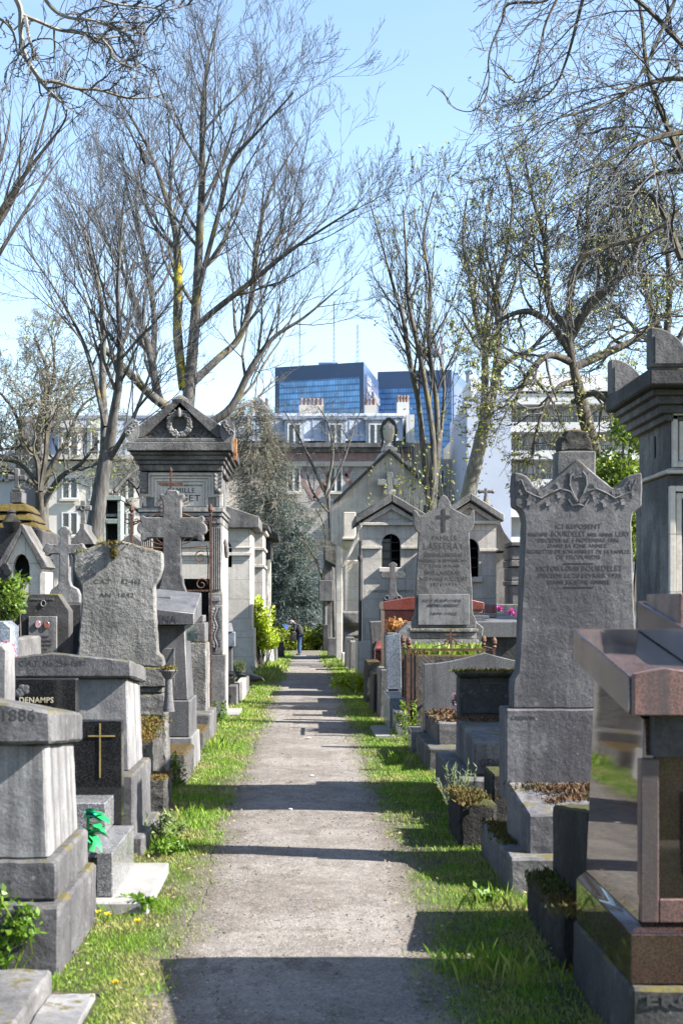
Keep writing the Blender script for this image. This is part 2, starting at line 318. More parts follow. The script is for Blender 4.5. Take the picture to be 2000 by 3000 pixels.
class MB:
    def __init__(s): s.v = []; s.f = []
    def add(s, vs, fs):
        b = len(s.v); s.v += [tuple(q) for q in vs]; s.f += [tuple(b + i for i in f) for f in fs]; return s
    def hexa(s, a, b):                              # a: four bottom corners, b: four top corners (counter-clockwise from above)
        return s.add(list(a) + list(b), [(3, 2, 1, 0), (4, 5, 6, 7), (0, 1, 5, 4), (1, 2, 6, 5), (2, 3, 7, 6), (3, 0, 4, 7)])
    def box(s, x0, x1, y0, y1, z0, z1): return s.frus(x0, x1, y0, y1, z0, x0, x1, y0, y1, z1)
    def frus(s, x0, x1, y0, y1, z0, X0, X1, Y0, Y1, z1):
        return s.hexa([(x0, y0, z0), (x1, y0, z0), (x1, y1, z0), (x0, y1, z0)], [(X0, Y0, z1), (X1, Y0, z1), (X1, Y1, z1), (X0, Y1, z1)])
    def prism(s, ol, y0, y1, dz=0.):                # outline in x,z pushed from y0 back to y1 (dz lowers the back)
        n = len(ol); a = sum(ol[i][0] * ol[(i + 1) % n][1] - ol[(i + 1) % n][0] * ol[i][1] for i in range(n))
        if a < 0: ol = ol[::-1]
        vs = [(x, y0, z) for x, z in ol] + [(x, y1, z + dz) for x, z in ol]
        return s.add(vs, [tuple(range(n)), tuple(range(2 * n - 1, n - 1, -1))] + [((i + 1) % n, i, n + i, n + (i + 1) % n) for i in range(n)])
    def prismx(s, ol, x0, x1):                      # outline in y,z pushed along x
        n = len(ol); vs = [(x0, y, z) for y, z in ol] + [(x1, y, z) for y, z in ol]
        return s.add(vs, [tuple(range(n)), tuple(range(2 * n - 1, n - 1, -1))] + [((i + 1) % n, i, n + i, n + (i + 1) % n) for i in range(n)])
    def prismz(s, ol, z0, z1):
        n = len(ol); vs = [(x, y, z0) for x, y in ol] + [(x, y, z1) for x, y in ol]
        return s.add(vs, [tuple(range(n)), tuple(range(2 * n - 1, n - 1, -1))] + [((i + 1) % n, i, n + i, n + (i + 1) % n) for i in range(n)])
    def tube(s, pts, rad, n=6, cap=True):
        pts = [Vector(p) for p in pts]; m = len(pts)
        if not isinstance(rad, (list, tuple)): rad = [rad] * m
        b = len(s.v); u = None
        for i, p in enumerate(pts):
            d = (pts[min(i + 1, m - 1)] - pts[max(i - 1, 0)])
            d = d.normalized() if d.length > 1e-9 else Vector((0, 0, 1))
            if u is None: u = d.orthogonal().normalized()
            else:
                u = u - d * u.dot(d); u = u.normalized() if u.length > 1e-6 else d.orthogonal().normalized()
            w = d.cross(u); r = rad[i]
            for k in range(n):
                a = 2 * math.pi * k / n; q = p + (u * math.cos(a) + w * math.sin(a)) * r; s.v.append((q.x, q.y, q.z))
        for i in range(m - 1):
            for k in range(n):
                k2 = (k + 1) % n; s.f.append((b + i * n + k, b + i * n + k2, b + (i + 1) * n + k2, b + (i + 1) * n + k))
        if cap: s.f.append(tuple(b + k for k in range(n - 1, -1, -1))); s.f.append(tuple(b + (m - 1) * n + k for k in range(n)))
        return s
    def lathe(s, prof, cx, cy, n=16):
        b = len(s.v); m = len(prof)
        for r, z in prof:
            for k in range(n): a = 2 * math.pi * k / n; s.v.append((cx + r * math.cos(a), cy + r * math.sin(a), z))
        for i in range(m - 1):
            for k in range(n):
                k2 = (k + 1) % n; s.f.append((b + i * n + k, b + i * n + k2, b + (i + 1) * n + k2, b + (i + 1) * n + k))
        s.f.append(tuple(b + k for k in range(n - 1, -1, -1))); s.f.append(tuple(b + (m - 1) * n + k for k in range(n)))
        return s
    def ball(s, c, r, n=10, m=6):
        if not isinstance(r, (tuple, list)): r = (r, r, r)
        b = len(s.v); s.v.append((c[0], c[1], c[2] - r[2]))
        for i in range(1, m):
            t = -math.pi / 2 + math.pi * i / m
            for k in range(n):
                a = 2 * math.pi * k / n; s.v.append((c[0] + r[0] * math.cos(t) * math.cos(a), c[1] + r[1] * math.cos(t) * math.sin(a), c[2] + r[2] * math.sin(t)))
        s.v.append((c[0], c[1], c[2] + r[2])); e = len(s.v) - 1
        for k in range(n):
            k2 = (k + 1) % n; s.f.append((b, b + 1 + k2, b + 1 + k)); s.f.append((e, b + 1 + (m - 2) * n + k, b + 1 + (m - 2) * n + k2))
            for i in range(m - 2): s.f.append((b + 1 + i * n + k, b + 1 + i * n + k2, b + 1 + (i + 1) * n + k2, b + 1 + (i + 1) * n + k))
        return s
    def build(s, name, m, parent=None, loc=None, bevel=0., rough=0., size=.12, smooth=None, seg=1, flat=False):
        me = bpy.data.meshes.new(name)
        if bevel or rough:
            bm = bmesh.new()
            vs = [bm.verts.new(v) for v in s.v]
            for f in s.f:
                try: bm.faces.new([vs[i] for i in f])
                except ValueError: pass
            bmesh.ops.recalc_face_normals(bm, faces=bm.faces)
            if bevel:
                ed = [e for e in bm.edges if len(e.link_faces) == 2 and e.calc_face_angle(0) > .5]
                bmesh.ops.bevel(bm, geom=ed, offset=bevel, segments=seg, affect='EDGES', clamp_overlap=True, profile=.6)
            if rough:
                bmesh.ops.triangulate(bm, faces=bm.faces)
                for _ in range(6):
                    ed = [e for e in bm.edges if e.calc_length() > size]
                    if not ed or len(bm.edges) > 40000: break
                    bmesh.ops.subdivide_edges(bm, edges=ed, cuts=1); bmesh.ops.triangulate(bm, faces=[f for f in bm.faces if len(f.verts) > 3])
                for v in bm.verts:
                    p = v.co.copy(); q = (noise.noise_vector(p * 4.1) * .45 + noise.noise_vector(p * 17) * .6) * rough
                    if flat: q.y = 0
                    v.co = p + q
            bm.to_mesh(me); bm.free()
        else:
            me.from_pydata(s.v, [], s.f)
        o = link_mesh(name, me, m, parent, loc)
        if smooth is None: smooth = 34
        if smooth:
            me.polygons.foreach_set('use_smooth', [True] * len(me.polygons)); me.set_sharp_from_angle(angle=R(smooth))
        return o

def ol(pts, Y): return [(X(a, Y), Z(b, Y)) for a, b in pts]
def mirror(pts, cx): return pts + [(2 * cx - a, b) for a, b in reversed(pts) if abs(a - cx) > .5]
def arc(cx, cz, r, a0, a1, n): return [(cx + r * math.cos(R(a0 + (a1 - a0) * i / n)), cz + r * math.sin(R(a0 + (a1 - a0) * i / n))) for i in range(n + 1)]

def letters(body, x0, x1, zb, h, y, m, parent, name='inscription', face='front', depth=.002, bold=0.):
    cu = bpy.data.curves.new('t', 'FONT'); cu.body = body; cu.resolution_u = 3; cu.extrude = .5; cu.offset = bold
    cu.space_character = 1.08
    ob = bpy.data.objects.new('t', cu); me = bpy.data.meshes.new_from_object(ob)
    bpy.data.objects.remove(ob); bpy.data.curves.remove(cu); me.name = name; me.materials.clear()
    xs = [v.co.x for v in me.vertices]; ys = [v.co.y for v in me.vertices]
    sx = (x1 - x0) / (max(xs) - min(xs)); sz = h / .72; ox = min(xs)
    for v in me.vertices:
        a, b, c = v.co
        if face == 'front': v.co = (x0 + (a - ox) * sx, y - (c + .5) * depth, zb + b * sz)
        else: v.co = (y + (c + .5) * depth, x0 + (a - ox) * sx, zb + b * sz)      # on a wall facing +x; x0..x1 run along y
    return link_mesh(name, me, m, parent)

def skin(name, verts, edges, radii, m, parent, lev=1, loc=None):
    me = bpy.data.meshes.new(name); me.from_pydata(verts, edges, [])
    ob = bpy.data.objects.new(name, me); COL.objects.link(ob)
    md = ob.modifiers.new('s', 'SKIN'); md.use_smooth_shade = True
    for i, v in enumerate(me.skin_vertices[0].data):
        r = radii[i]; v.radius = r if isinstance(r, tuple) else (r, r); v.use_root = (i == 0)
    sd = ob.modifiers.new('d', 'SUBSURF'); sd.levels = lev; sd.render_levels = lev
    dg = bpy.context.evaluated_depsgraph_get(); dg.update()
    out = bpy.data.meshes.new_from_object(ob.evaluated_get(dg)); out.name = name
    bpy.data.objects.remove(ob); bpy.data.meshes.remove(me); out.materials.clear()
    o = link_mesh(name, out, m, parent, loc); out.polygons.foreach_set('use_smooth', [True] * len(out.polygons)); return o

def leaf_cloud(mb, rng, n, clumps, size, flat=0.):
    """n small leaf faces spread over ellipsoid clumps [(centre, radii)], thicker towards their skins"""
    for _ in range(n):
        c, r = clumps[int(rng.random() * len(clumps))]
        d = Vector((rng.gauss(0, 1), rng.gauss(0, 1), rng.gauss(0, 1))).normalized() * (rng.random() ** .38) * rng.uniform(.8, 1.12)
        p = Vector((c[0] + d.x * r[0], c[1] + d.y * r[1], c[2] + d.z * r[2]))
        u = Vector((rng.gauss(0, 1), rng.gauss(0, 1), rng.gauss(0, 1) * (1 - flat))).normalized(); w = u.orthogonal().normalized()
        w = (Matrix.Rotation(rng.uniform(0, 6.28), 3, u) @ w); s = size * rng.uniform(.6, 1.4)
        mb.add([p, p + u * s * .55 + w * s * .32, p + u * s * 1.15, p + u * s * .55 - w * s * .32], [(0, 1, 2, 3)])

# ------------------------------------------------------------------ the setting: ground, path
rng = random.Random(7)
def sheet(name, m, xs_of, ys, dz):
    mb = MB(); n = None
    for Y in ys:
        row = xs_of(Y); n = len(row); mb.v += [(x, Y, gz(Y) + dz) for x in row]
    for i in range(len(ys) - 1):
        for k in range(n - 1): a = i * n + k; mb.f.append((a, a + 1, a + n + 1, a + n))
    return tag(mb.build(name, m, smooth=0), kind='structure')
ysG = [-40, 0] + [3 + .5 * i for i in range(120)] + [65, 75, 100, 150, 300, 800, 3500]
sheet('ground', 'ground', lambda Y: [-2500, -300, -60, -20, -6, -3, -1.2, 0, 1.2, 3, 6, 20, 60, 300, 2500], ysG, 0)
def edge(Y, s): return .575 + .07 * noise.noise(Vector((s * 9.1, Y * .55, 0))) + .05 * noise.noise(Vector((s * 3, Y * 2.3, 4))) + .03 * noise.noise(Vector((s, Y * 9, 7)))
ysP = [2.5 + .09 * i for i in range(640)]
def path_row(Y): a = -edge(Y, -1); b = edge(Y, 1); return [a, a * .6, a * .2, b * .2, b * .6, b]
pth = sheet('path', 'path', path_row, ysP, .004)
for v in pth.data.vertices:
    if abs(v.co.x) < .42: v.co.z += .006 * noise.noise(Vector((v.co.x * 2, v.co.y * 1.3, 3))) + .005

# ------------------------------------------------------------------ far buildings
YT = 520.0
def tower(name_label, fl, fc, fr, top, dark_band, glass, y3, sidemat, gm):
    t = thing('office_tower', name_label, 'office tower', ((X(fc, y3[1])), y3[1], 0))
    xl, xc, xr = X(fl, y3[0]), X(fc, y3[1]), X(fr, y3[2]); zt = Z(top, y3[1]); yb = y3[2] + 25
    MB().prismz([(xl, y3[0]), (xc, y3[1]), (xr, y3[2]), (xr - 6, yb), (xl + 2, yb)], 0, zt).build('body', 'tower_dark', t, smooth=0)
    d = Vector((xc - xl, y3[1] - y3[0], 0)); nrm = Vector((d.y, -d.x, 0)).normalized() * .3
    g0, g1, gt = glass; a = Vector((xl, y3[0], 0)) + d * g0 + nrm; b = Vector((xl, y3[0], 0)) + d * g1 + nrm
    zg = Z(gt, y3[1])
    MB().hexa([(a.x, a.y, 0), (b.x, b.y, 0), (b.x - nrm.x, b.y - nrm.y, 0), (a.x - nrm.x, a.y - nrm.y, 0)],
              [(a.x, a.y, zg), (b.x, b.y, zg), (b.x - nrm.x, b.y - nrm.y, zg), (a.x - nrm.x, a.y - nrm.y, zg)]).build('glass_facade', gm, t, smooth=0)
    e = Vector((xr - xc, y3[2] - y3[1], 0)); en = Vector((e.y, -e.x, 0)).normalized() * .3
    p, q = Vector((xc, y3[1], 0)) + e * .10 + en, Vector((xc, y3[1], 0)) + e * .97 + en
    MB().hexa([(p.x, p.y, 0), (q.x, q.y, 0), (q.x - en.x, q.y - en.y, 0), (p.x - en.x, p.y - en.y, 0)],
              [(p.x, p.y, zt - 4), (q.x, q.y, zt - 4), (q.x - en.x, q.y - en.y, zt - 4), (p.x - en.x, p.y - en.y, zt - 4)]).build('side_facade', sidemat, t, smooth=0)
    m = MB().box(xl + (xc - xl) * .5, xl + (xc - xl) * .72, YT + 14, YT + 22, zt, zt + 2.2)
    m.build('roof_plant', 'tower_side', t, smooth=0)
    return t, (xc, y3[1], zt, e, en)
t1, (xc, yc, zt, e, en) = tower('blue glass office tower with white rooftop lettering, left and taller of the two', 805, 1065, 1108, 1060, 0, (.055, .955, 1104), (532, 520, 566), 'tower_side', 'tower_glass')
def tower_text(body, u0, u1, zb, h):
    o = letters(body, 0, 1, 0, 1, 0, 'frame_white', None, 'lettering', bold=.02)
    for v in o.data.vertices:
        u = u0 + (u1 - u0) * v.co.x; p = Vector((xc, yc, 0)) + e * u + en * 2.2
        v.co = (p.x, p.y - .3, zb + v.co.z * h)
    org = origin(t1); o.data.transform(Matrix.Translation(-org)); o.parent = t1
tower_text('LES', .15, .38, zt - 6.4, 2.5); tower_text('MERCURIALES', .15, .98, zt - 9.9, 2.7)
m = MB(); xs = X(1065, 519)
for px, top, mt in ((878, 905, 'mast'), (978, 880, 'mast'), (1047, 950, 'mast')):
    t = thing('antenna_mast', {878: 'thin grey lattice mast, leftmost on the tower roof', 978: 'tallest thin mast in the middle of the tower roof', 1047: 'short thick antenna mast with rungs at the right of the tower roof'}[px], 'antenna', (X(px, 530), 530, zt), 'masts on the tower roof')
    m = MB(); x = X(px, 530); h = Z(top, 530); w = .35 if px != 1047 else .5
    for a, b in ((-w, 0), (w, 0), (0, w)): m.tube([(x + a, 530 + b, zt), (x + a * .3, 530 + b * .3, h)], .10, 4)
    k = int((h - zt) / 1.6)
    for i in range(k):
        z = zt + (h - zt) * i / k; ww = w * (1 - .7 * i / k) + (.45 if px == 1047 and i % 2 else 0); m.tube([(x - ww, 530, z), (x + ww, 530, z + .8)], .09, 3)
    m.build('mast_lattice', mt, t, smooth=0)
    if px == 1047:
        m = MB()
        for a in (-1, 1): m.tube([(x, 530, zt + (h - zt) * .35), (x + a * 4, 530, zt)], .05, 3)
        m.build('guy_wire', mt, t, smooth=0)
t2, _ = tower('lower blue glass office tower behind the slender trunks on the right', 1106, 1322, 1365, 1083, 0, (.0, .995, 1135), (575, 570, 600), 'tower_side', 'tower_glass_dim')
t = thing('antenna_mast', 'red and white lattice mast behind the right tower', 'antenna', (X(1293, 640), 640, Z(1085, 640)))
m = MB(); x = X(1293, 640); z0, z1 = Z(1085, 640), Z(985, 640)
for a, b in ((-.9, 0), (.9, 0), (0, .9)): m.tube([(x + a, 640 + b, z0), (x + a * .3, 640 + b * .3, z1)], .16, 4)
for i in range(9): z = z0 + (z1 - z0) * i / 9; m.tube([(x - .9 * (1 - .07 * i), 640, z), (x + .9 * (1 - .07 * i), 640, z + 1.6)], .14, 3)
m.build('mast_lattice', 'mast_red', t, smooth=0)

# --- the brick house with the zinc mansard, centre
YB = 95.0
def win(parent, x0, x1, z0, z1, y, rec=.18, frame='frame_white', panes=2, sill=True):
    """a window: frame (part) with its panes and sill as sub-parts, set on a wall whose face is at y"""
    w = .09; m = MB()
    m.box(x0, x0 + w, y - .05, y + .05, z0, z1); m.box(x1 - w, x1, y - .05, y + .05, z0, z1)
    m.box(x0 + w, x1 - w, y - .05, y + .05, z1 - w, z1); m.box(x0 + w, x1 - w, y - .05, y + .05, z0, z0 + w)
    for i in range(1, panes): c = x0 + (x1 - x0) * i / panes; m.box(c - w * .8, c + w * .8, y - .06, y + .04, z0 + w, z1 - w)
    f = m.build('window', frame, parent, smooth=0)
    MB().box(x0 + w, x1 - w, y - .012, y + .03, z0 + w, z1 - w).build('pane', 'glass', f, smooth=0)
    if sill: MB().box(x0 - .12, x1 + .12, y - .22, y - .052, z0 - .14, z0 - .01).build('sill', 'cream_wall', f, smooth=0)
    return f
bx0, bx1 = X(700, YB), X(1203, YB); zc = Z(1312, YB); zr = Z(1190, YB); G0 = gz(90) - .3
t = thing('apartment_house', 'pale brick apartment house with grey zinc mansard and three dormers', 'house', ((bx0 + bx1) / 2, YB, G0))
MB().box(bx0 - 4, bx1, YB, YB + 10, G0, zc).build('wall', 'brick', t, smooth=0)
zm = Z(1217, YB)
roof = MB().prismx([(YB + .25, zc + .5), (YB + .85, zm), (YB + 3.5, zr), (YB + 8, zr), (YB + 10, zc + .5)], bx0 - 4, bx1 - .5).build('roof', 'zinc', t, smooth=0)
m = MB(); xx = bx0 - 3.8
while xx < bx1 - .6: m.hexa([(xx, YB + .20, zc + .5), (xx + .07, YB + .20, zc + .5), (xx + .07, YB + .3, zc + .5), (xx, YB + .3, zc + .5)], [(xx, YB + .80, zm), (xx + .07, YB + .80, zm), (xx + .07, YB + .9, zm), (xx, YB + .9, zm)]); xx += .62
m.box(bx0 - 4, bx1 - .4, YB + .72, YB + .95, zm - .08, zm + .08)
m.build('roof_seams', 'zinc_seam', roof, smooth=0)
m = MB(); m.box(bx0 - 4.1, bx1 + .15, YB - .55, YB + .3, zc, zc + .28); m.box(bx0 - 4.05, bx1 + .1, YB - .3, YB - .003, zc - .3, zc - .003)
m.build('cornice', 'stone_grey', t, smooth=0)
MB().box(bx0 - 4, bx1 + .05, YB - .08, YB - .003, zc - .9, zc - .32).build('brick_band', 'brick_red', t, smooth=0)
MB().box(bx0 - 4, bx1 + .05, YB - .2, YB - .003, zc - 1.25, zc - .92).build('stone_band', 'cream_wall', t, smooth=0)
m = MB()                                            # red diamond pattern on the facade
for cxp in (920, 1055): 
    cx_, cz_ = X(cxp, YB), Z(1395, YB)
    for a, b in (((-.95, 0), (0, 1.5)), ((0, 1.5), (.95, 0)), ((.95, 0), (0, -1.5)), ((0, -1.5), (-.95, 0)), ((-.95, 0), (-1.9, 1.5)), ((.95, 0), (1.9, 1.5))):
        d = Vector((b[0] - a[0], b[1] - a[1])).normalized() * .13; n_ = Vector((-d.y, d.x))
        p, q = Vector(a), Vector(b)
        m.prism([(cx_ + p.x + n_.x, cz_ + p.y + n_.y), (cx_ + q.x + n_.x, cz_ + q.y + n_.y), (cx_ + q.x - n_.x, cz_ + q.y - n_.y), (cx_ + p.x - n_.x, cz_ + p.y - n_.y)], YB - .02, YB - .004)
m.build('brick_pattern', 'brick_red', t, smooth=0)
for px in (862, 983, 1100):
    x0, x1 = X(px - 20, YB), X(px + 20, YB); z0, z1 = Z(1309, YB), Z(1240, YB)
    d = MB(); d.box(x0 - .2, x1 + .2, YB + .12, YB + 1.6, z0 - .1, z1 + .25); d.box(x0 - .32, x1 + .32, YB - .02, YB + 1.7, z1 + .25, z1 + .42)
    do = d.build('dormer', 'zinc', t, smooth=0)
    f = win(t, x0, x1, z0, z1, YB + .07, sill=False)
for px in (983, 860, 1105):
    for (a, b) in ((1368, 1442), (1515, 1590)): win(t, X(px - 20, YB), X(px + 20, YB), Z(b, YB), Z(a, YB), YB - .02)
for a, b, npots, white in ((876, 948, 6, 0), (1068, 1104, 3, 0), (1163, 1198, 4, 1), (738, 790, 3, 0)):
    y = YB + 4.5; s = y; zb = zr - .6
    c = MB().box(X(a, s), X(b, s), y, y + .8, zb, Z(1186 if not white else 1178, s)).build('chimney', 'render_white' if white else 'cream_wall', roof, smooth=0)
    zt_ = Z(1186 if not white else 1178, s)
    for i in range(npots):
        xq = X(a, s) + (X(b, s) - X(a, s)) * (i + .5) / npots
        MB().lathe([(.12, zt_), (.10, zt_ + .35), (.13, zt_ + .40), (.13, zt_ + .5), (.08, zt_ + .52)], xq, y + .4, 8).build('chimney_pot', 'terracotta', t)
MB().box(bx1 - .3, bx1 + .25, YB + .2, YB + 6, zc, Z(1213, YB)).build('party_wall', 'render_white', t, smooth=0)

# --- the white house with the zinc roof, left
YL = 93.0
lx0, lx1 = X(128, YL), X(640, YL)
t = thing('apartment_house', 'white house with zinc roof and pedimented dormers behind the bare trees on the left', 'house', ((lx0 + lx1) / 2, YL, G0))
MB().box(lx0, lx1, YL, YL + 12, G0, Z(1350, YL)).build('wall', 'render_cream', t, smooth=0)
zl0, zl1, zl2 = Z(1345, YL), Z(1215, YL), Z(1187, YL)
roof = MB().prismx([(YL + .2, zl0 + .3), (YL + 1.2, zl1), (YL + 4, zl2), (YL + 9, zl2), (YL + 12, zl0 + .3)], lx0, lx1).build('roof', 'zinc', t, smooth=0)
m = MB(); xx = lx0 + .3
while xx < lx1: m.hexa([(xx, YL + .12, zl0 + .3), (xx + .07, YL + .12, zl0 + .3), (xx + .07, YL + .25, zl0 + .3), (xx, YL + .25, zl0 + .3)], [(xx, YL + 1.12, zl1), (xx + .07, YL + 1.12, zl1), (xx + .07, YL + 1.25, zl1), (xx, YL + 1.25, zl1)]); xx += .62
m.box(lx0, lx1, YL + 1.05, YL + 1.3, zl1 - .1, zl1 + .1); m.build('roof_seams', 'zinc_seam', roof, smooth=0)
g = [(YL - .1, G0), (YL - .1, zl0), (YL + 1., zl1 + .3), (YL + 3.6, zl2 + .5), (YL + 9.5, zl2 + .5), (YL + 12, zl0), (YL + 12, G0)]
MB().prismx(g, lx0 - .45, lx0 - .003).build('gable_wall', 'render_grey', t, smooth=0)
MB().box(X(52, YL), lx0 - .46, YL + .6, YL + 11, G0, Z(1215, YL)).build('party_wall', 'render_grey', t, smooth=0)
m = MB().box(lx0, lx1 + .1, YL - .5, YL + .2, zl0 - .05, zl0 + .25); m.box(lx0, lx1, YL - .12, YL - .003, Z(1378, YL), Z(1352, YL))
m.build('cornice', 'cream_wall', t, smooth=0)
for px in (205, 290, 470, 570):
    x0, x1 = X(px - 30, YL), X(px + 30, YL); z0, z1 = Z(1336, YL), Z(1262, YL)
    d = MB().box(x0 - .12, x1 + .12, YL + .1, YL + 2, z0, z1 + .2); d.prism([(x0 - .3, z1 + .2), (x1 + .3, z1 + .2), ((x0 + x1) / 2, z1 + .85)], YL, YL + 2.2)
    d.build('dormer', 'frame_white', t, smooth=0); win(t, x0 + .12, x1 - .12, z0, z1, YL + .05, sill=False)
for px in (205, 290, 372, 470, 570):
    for a, b in ((1396, 1462), (1500, 1570), (1605, 1680)): win(t, X(px - 24, YL), X(px + 24, YL), Z(b, YL), Z(a, YL), YL - .02)
MB().box(X(140, YL), X(166, YL), YL + 4, YL + 5, zl2, Z(1160, YL)).build('chimney', 'cream_wall', roof, smooth=0)

# far left low white house
t = thing('house', 'low white house with an orange shutter at the far left edge', 'house', (X(10, 99), 99, G0))
MB().box(X(-160, 99), X(46, 99), 99, 107, G0, Z(1335, 99)).build('wall', 'render_white', t, smooth=0)
MB().prismx([(98.6, Z(1337, 99)), (103, Z(1300, 99)), (107.4, Z(1337, 99))], X(-165, 99), X(50, 99)).build('roof', 'zinc', t, smooth=0)
for px, mt in ((2, 'frame_white'), (22, 'terracotta')):
    win(t, X(px - 8, 99), X(px + 8, 99), Z(1345 + 60, 99), Z(1345 + 20, 99), 98.95, panes=1)
MB().box(X(16, 99), X(22, 99), 98.86, 98.9, Z(1405, 99), Z(1365, 99)).build('shutter', 'terracotta', t, smooth=0)

# --- the white modern block, right
YR = 90.0
t = thing('apartment_block', 'white modern apartment block with balconies and a stepped gable tinted with blue shade', 'apartment building', (X(1600, YR), YR, G0))
gx = [(1360, 1700), (1360, 1187), (1392, 1187), (1392, 1155), (1455, 1155), (1455, 1170), (1487, 1170), (1487, 1700)]
MB().prism([(X(a, YR), max(G0, Z(b, YR))) for a, b in gx], YR - 1.5, YR + 9).build('gable_wall', 'render_cool', t, smooth=0)
m = MB().box(X(1487, YR), X(1960, YR), YR + 1.2, YR + 10, G0, Z(1150, YR)); m.box(X(1395, YR), X(1450, YR), YR + 3, YR + 8, Z(1155, YR), Z(1085, YR))
m.box(X(1560, YR), X(1800, YR), YR + 3, YR + 9, Z(1150, YR), Z(1075, YR)); m.build('wall', 'render_white', t, smooth=0)
m = MB()
for a, b in ((1157, 1188), (1240, 1268), (1322, 1348), (1406, 1432), (1490, 1516), (1574, 1600)):
    m.box(X(1487, YR) + .003, X(1960, YR), YR - .6, YR + 1.197, Z(b, YR), Z(a, YR))
m.box(X(1480, YR), X(1970, YR), YR - .7, YR + 1.4, Z(1150, YR), Z(1143, YR)); m.build('balcony', 'render_white', t, smooth=0)
r = MB()
for zt_ in (1222, 1306, 1390, 1474):
    zz = Z(zt_, YR); r.box(X(1488, YR), X(1960, YR), YR - .56, YR - .52, zz - .04, zz); xx = X(1488, YR)
    while xx < X(1800, YR): r.box(xx, xx + .035, YR - .555, YR - .525, zz - .42, zz - .04); xx += .14
r.build('railing', 'iron', t, smooth=0)
for px in (1535, 1590, 1640, 1700, 1760):
    for a, b in ((1275, 1320), (1360, 1404), (1444, 1488), (1195, 1238)): win(t, X(px - 18, YR), X(px + 18, YR), Z(b, YR), Z(a, YR), YR + 1.15, sill=False)
for px, h in ((1400, 1060), (1497, 1065)): MB().lathe([(.22, Z(1085 if px == 1400 else 1150, YR)), (.22, Z(h, YR)), (.3, Z(h - 2, YR)), (.3, Z(h - 10, YR))], X(px, YR), YR + 5, 8).build('chimney', 'mast', t)

t = thing('house', 'low pale house between the zinc roofed house and the white block', 'house', (X(1285, 98), 98, G0))
MB().prism([(X(1210, 98), G0), (X(1210, 98), Z(1300, 98)), (X(1262, 98), Z(1300, 98)), (X(1262, 98), Z(1345, 98)), (X(1330, 98), Z(1345, 98)), (X(1330, 98), Z(1280, 98)), (X(1366, 98), Z(1280, 98)), (X(1366, 98), G0)], 98, 106).build('wall', 'cream_wall', t, smooth=0)
MB().box(X(1214, 98), X(1258, 98), 97.7, 98.2, Z(1300, 98), Z(1292, 98)).build('cornice', 'frame_white', t, smooth=0)
for px in (1235, 1290, 1345): win(t, X(px - 12, 98), X(px + 12, 98), Z(1420, 98), Z(1375, 98), 97.97)

t = thing('cemetery_wall', 'long low grey wall closing the cemetery in front of the houses', 'wall', (0, 84, gz(84)))
MB().box(-45, 45, 84, 84.4, gz(84) - .2, 1.5).build('wall_body', 'concrete', t, smooth=0)
MB().box(-45, 45, 83.9, 84.5, 1.503, 1.66).build('coping', 'stone_grey', t, smooth=0)

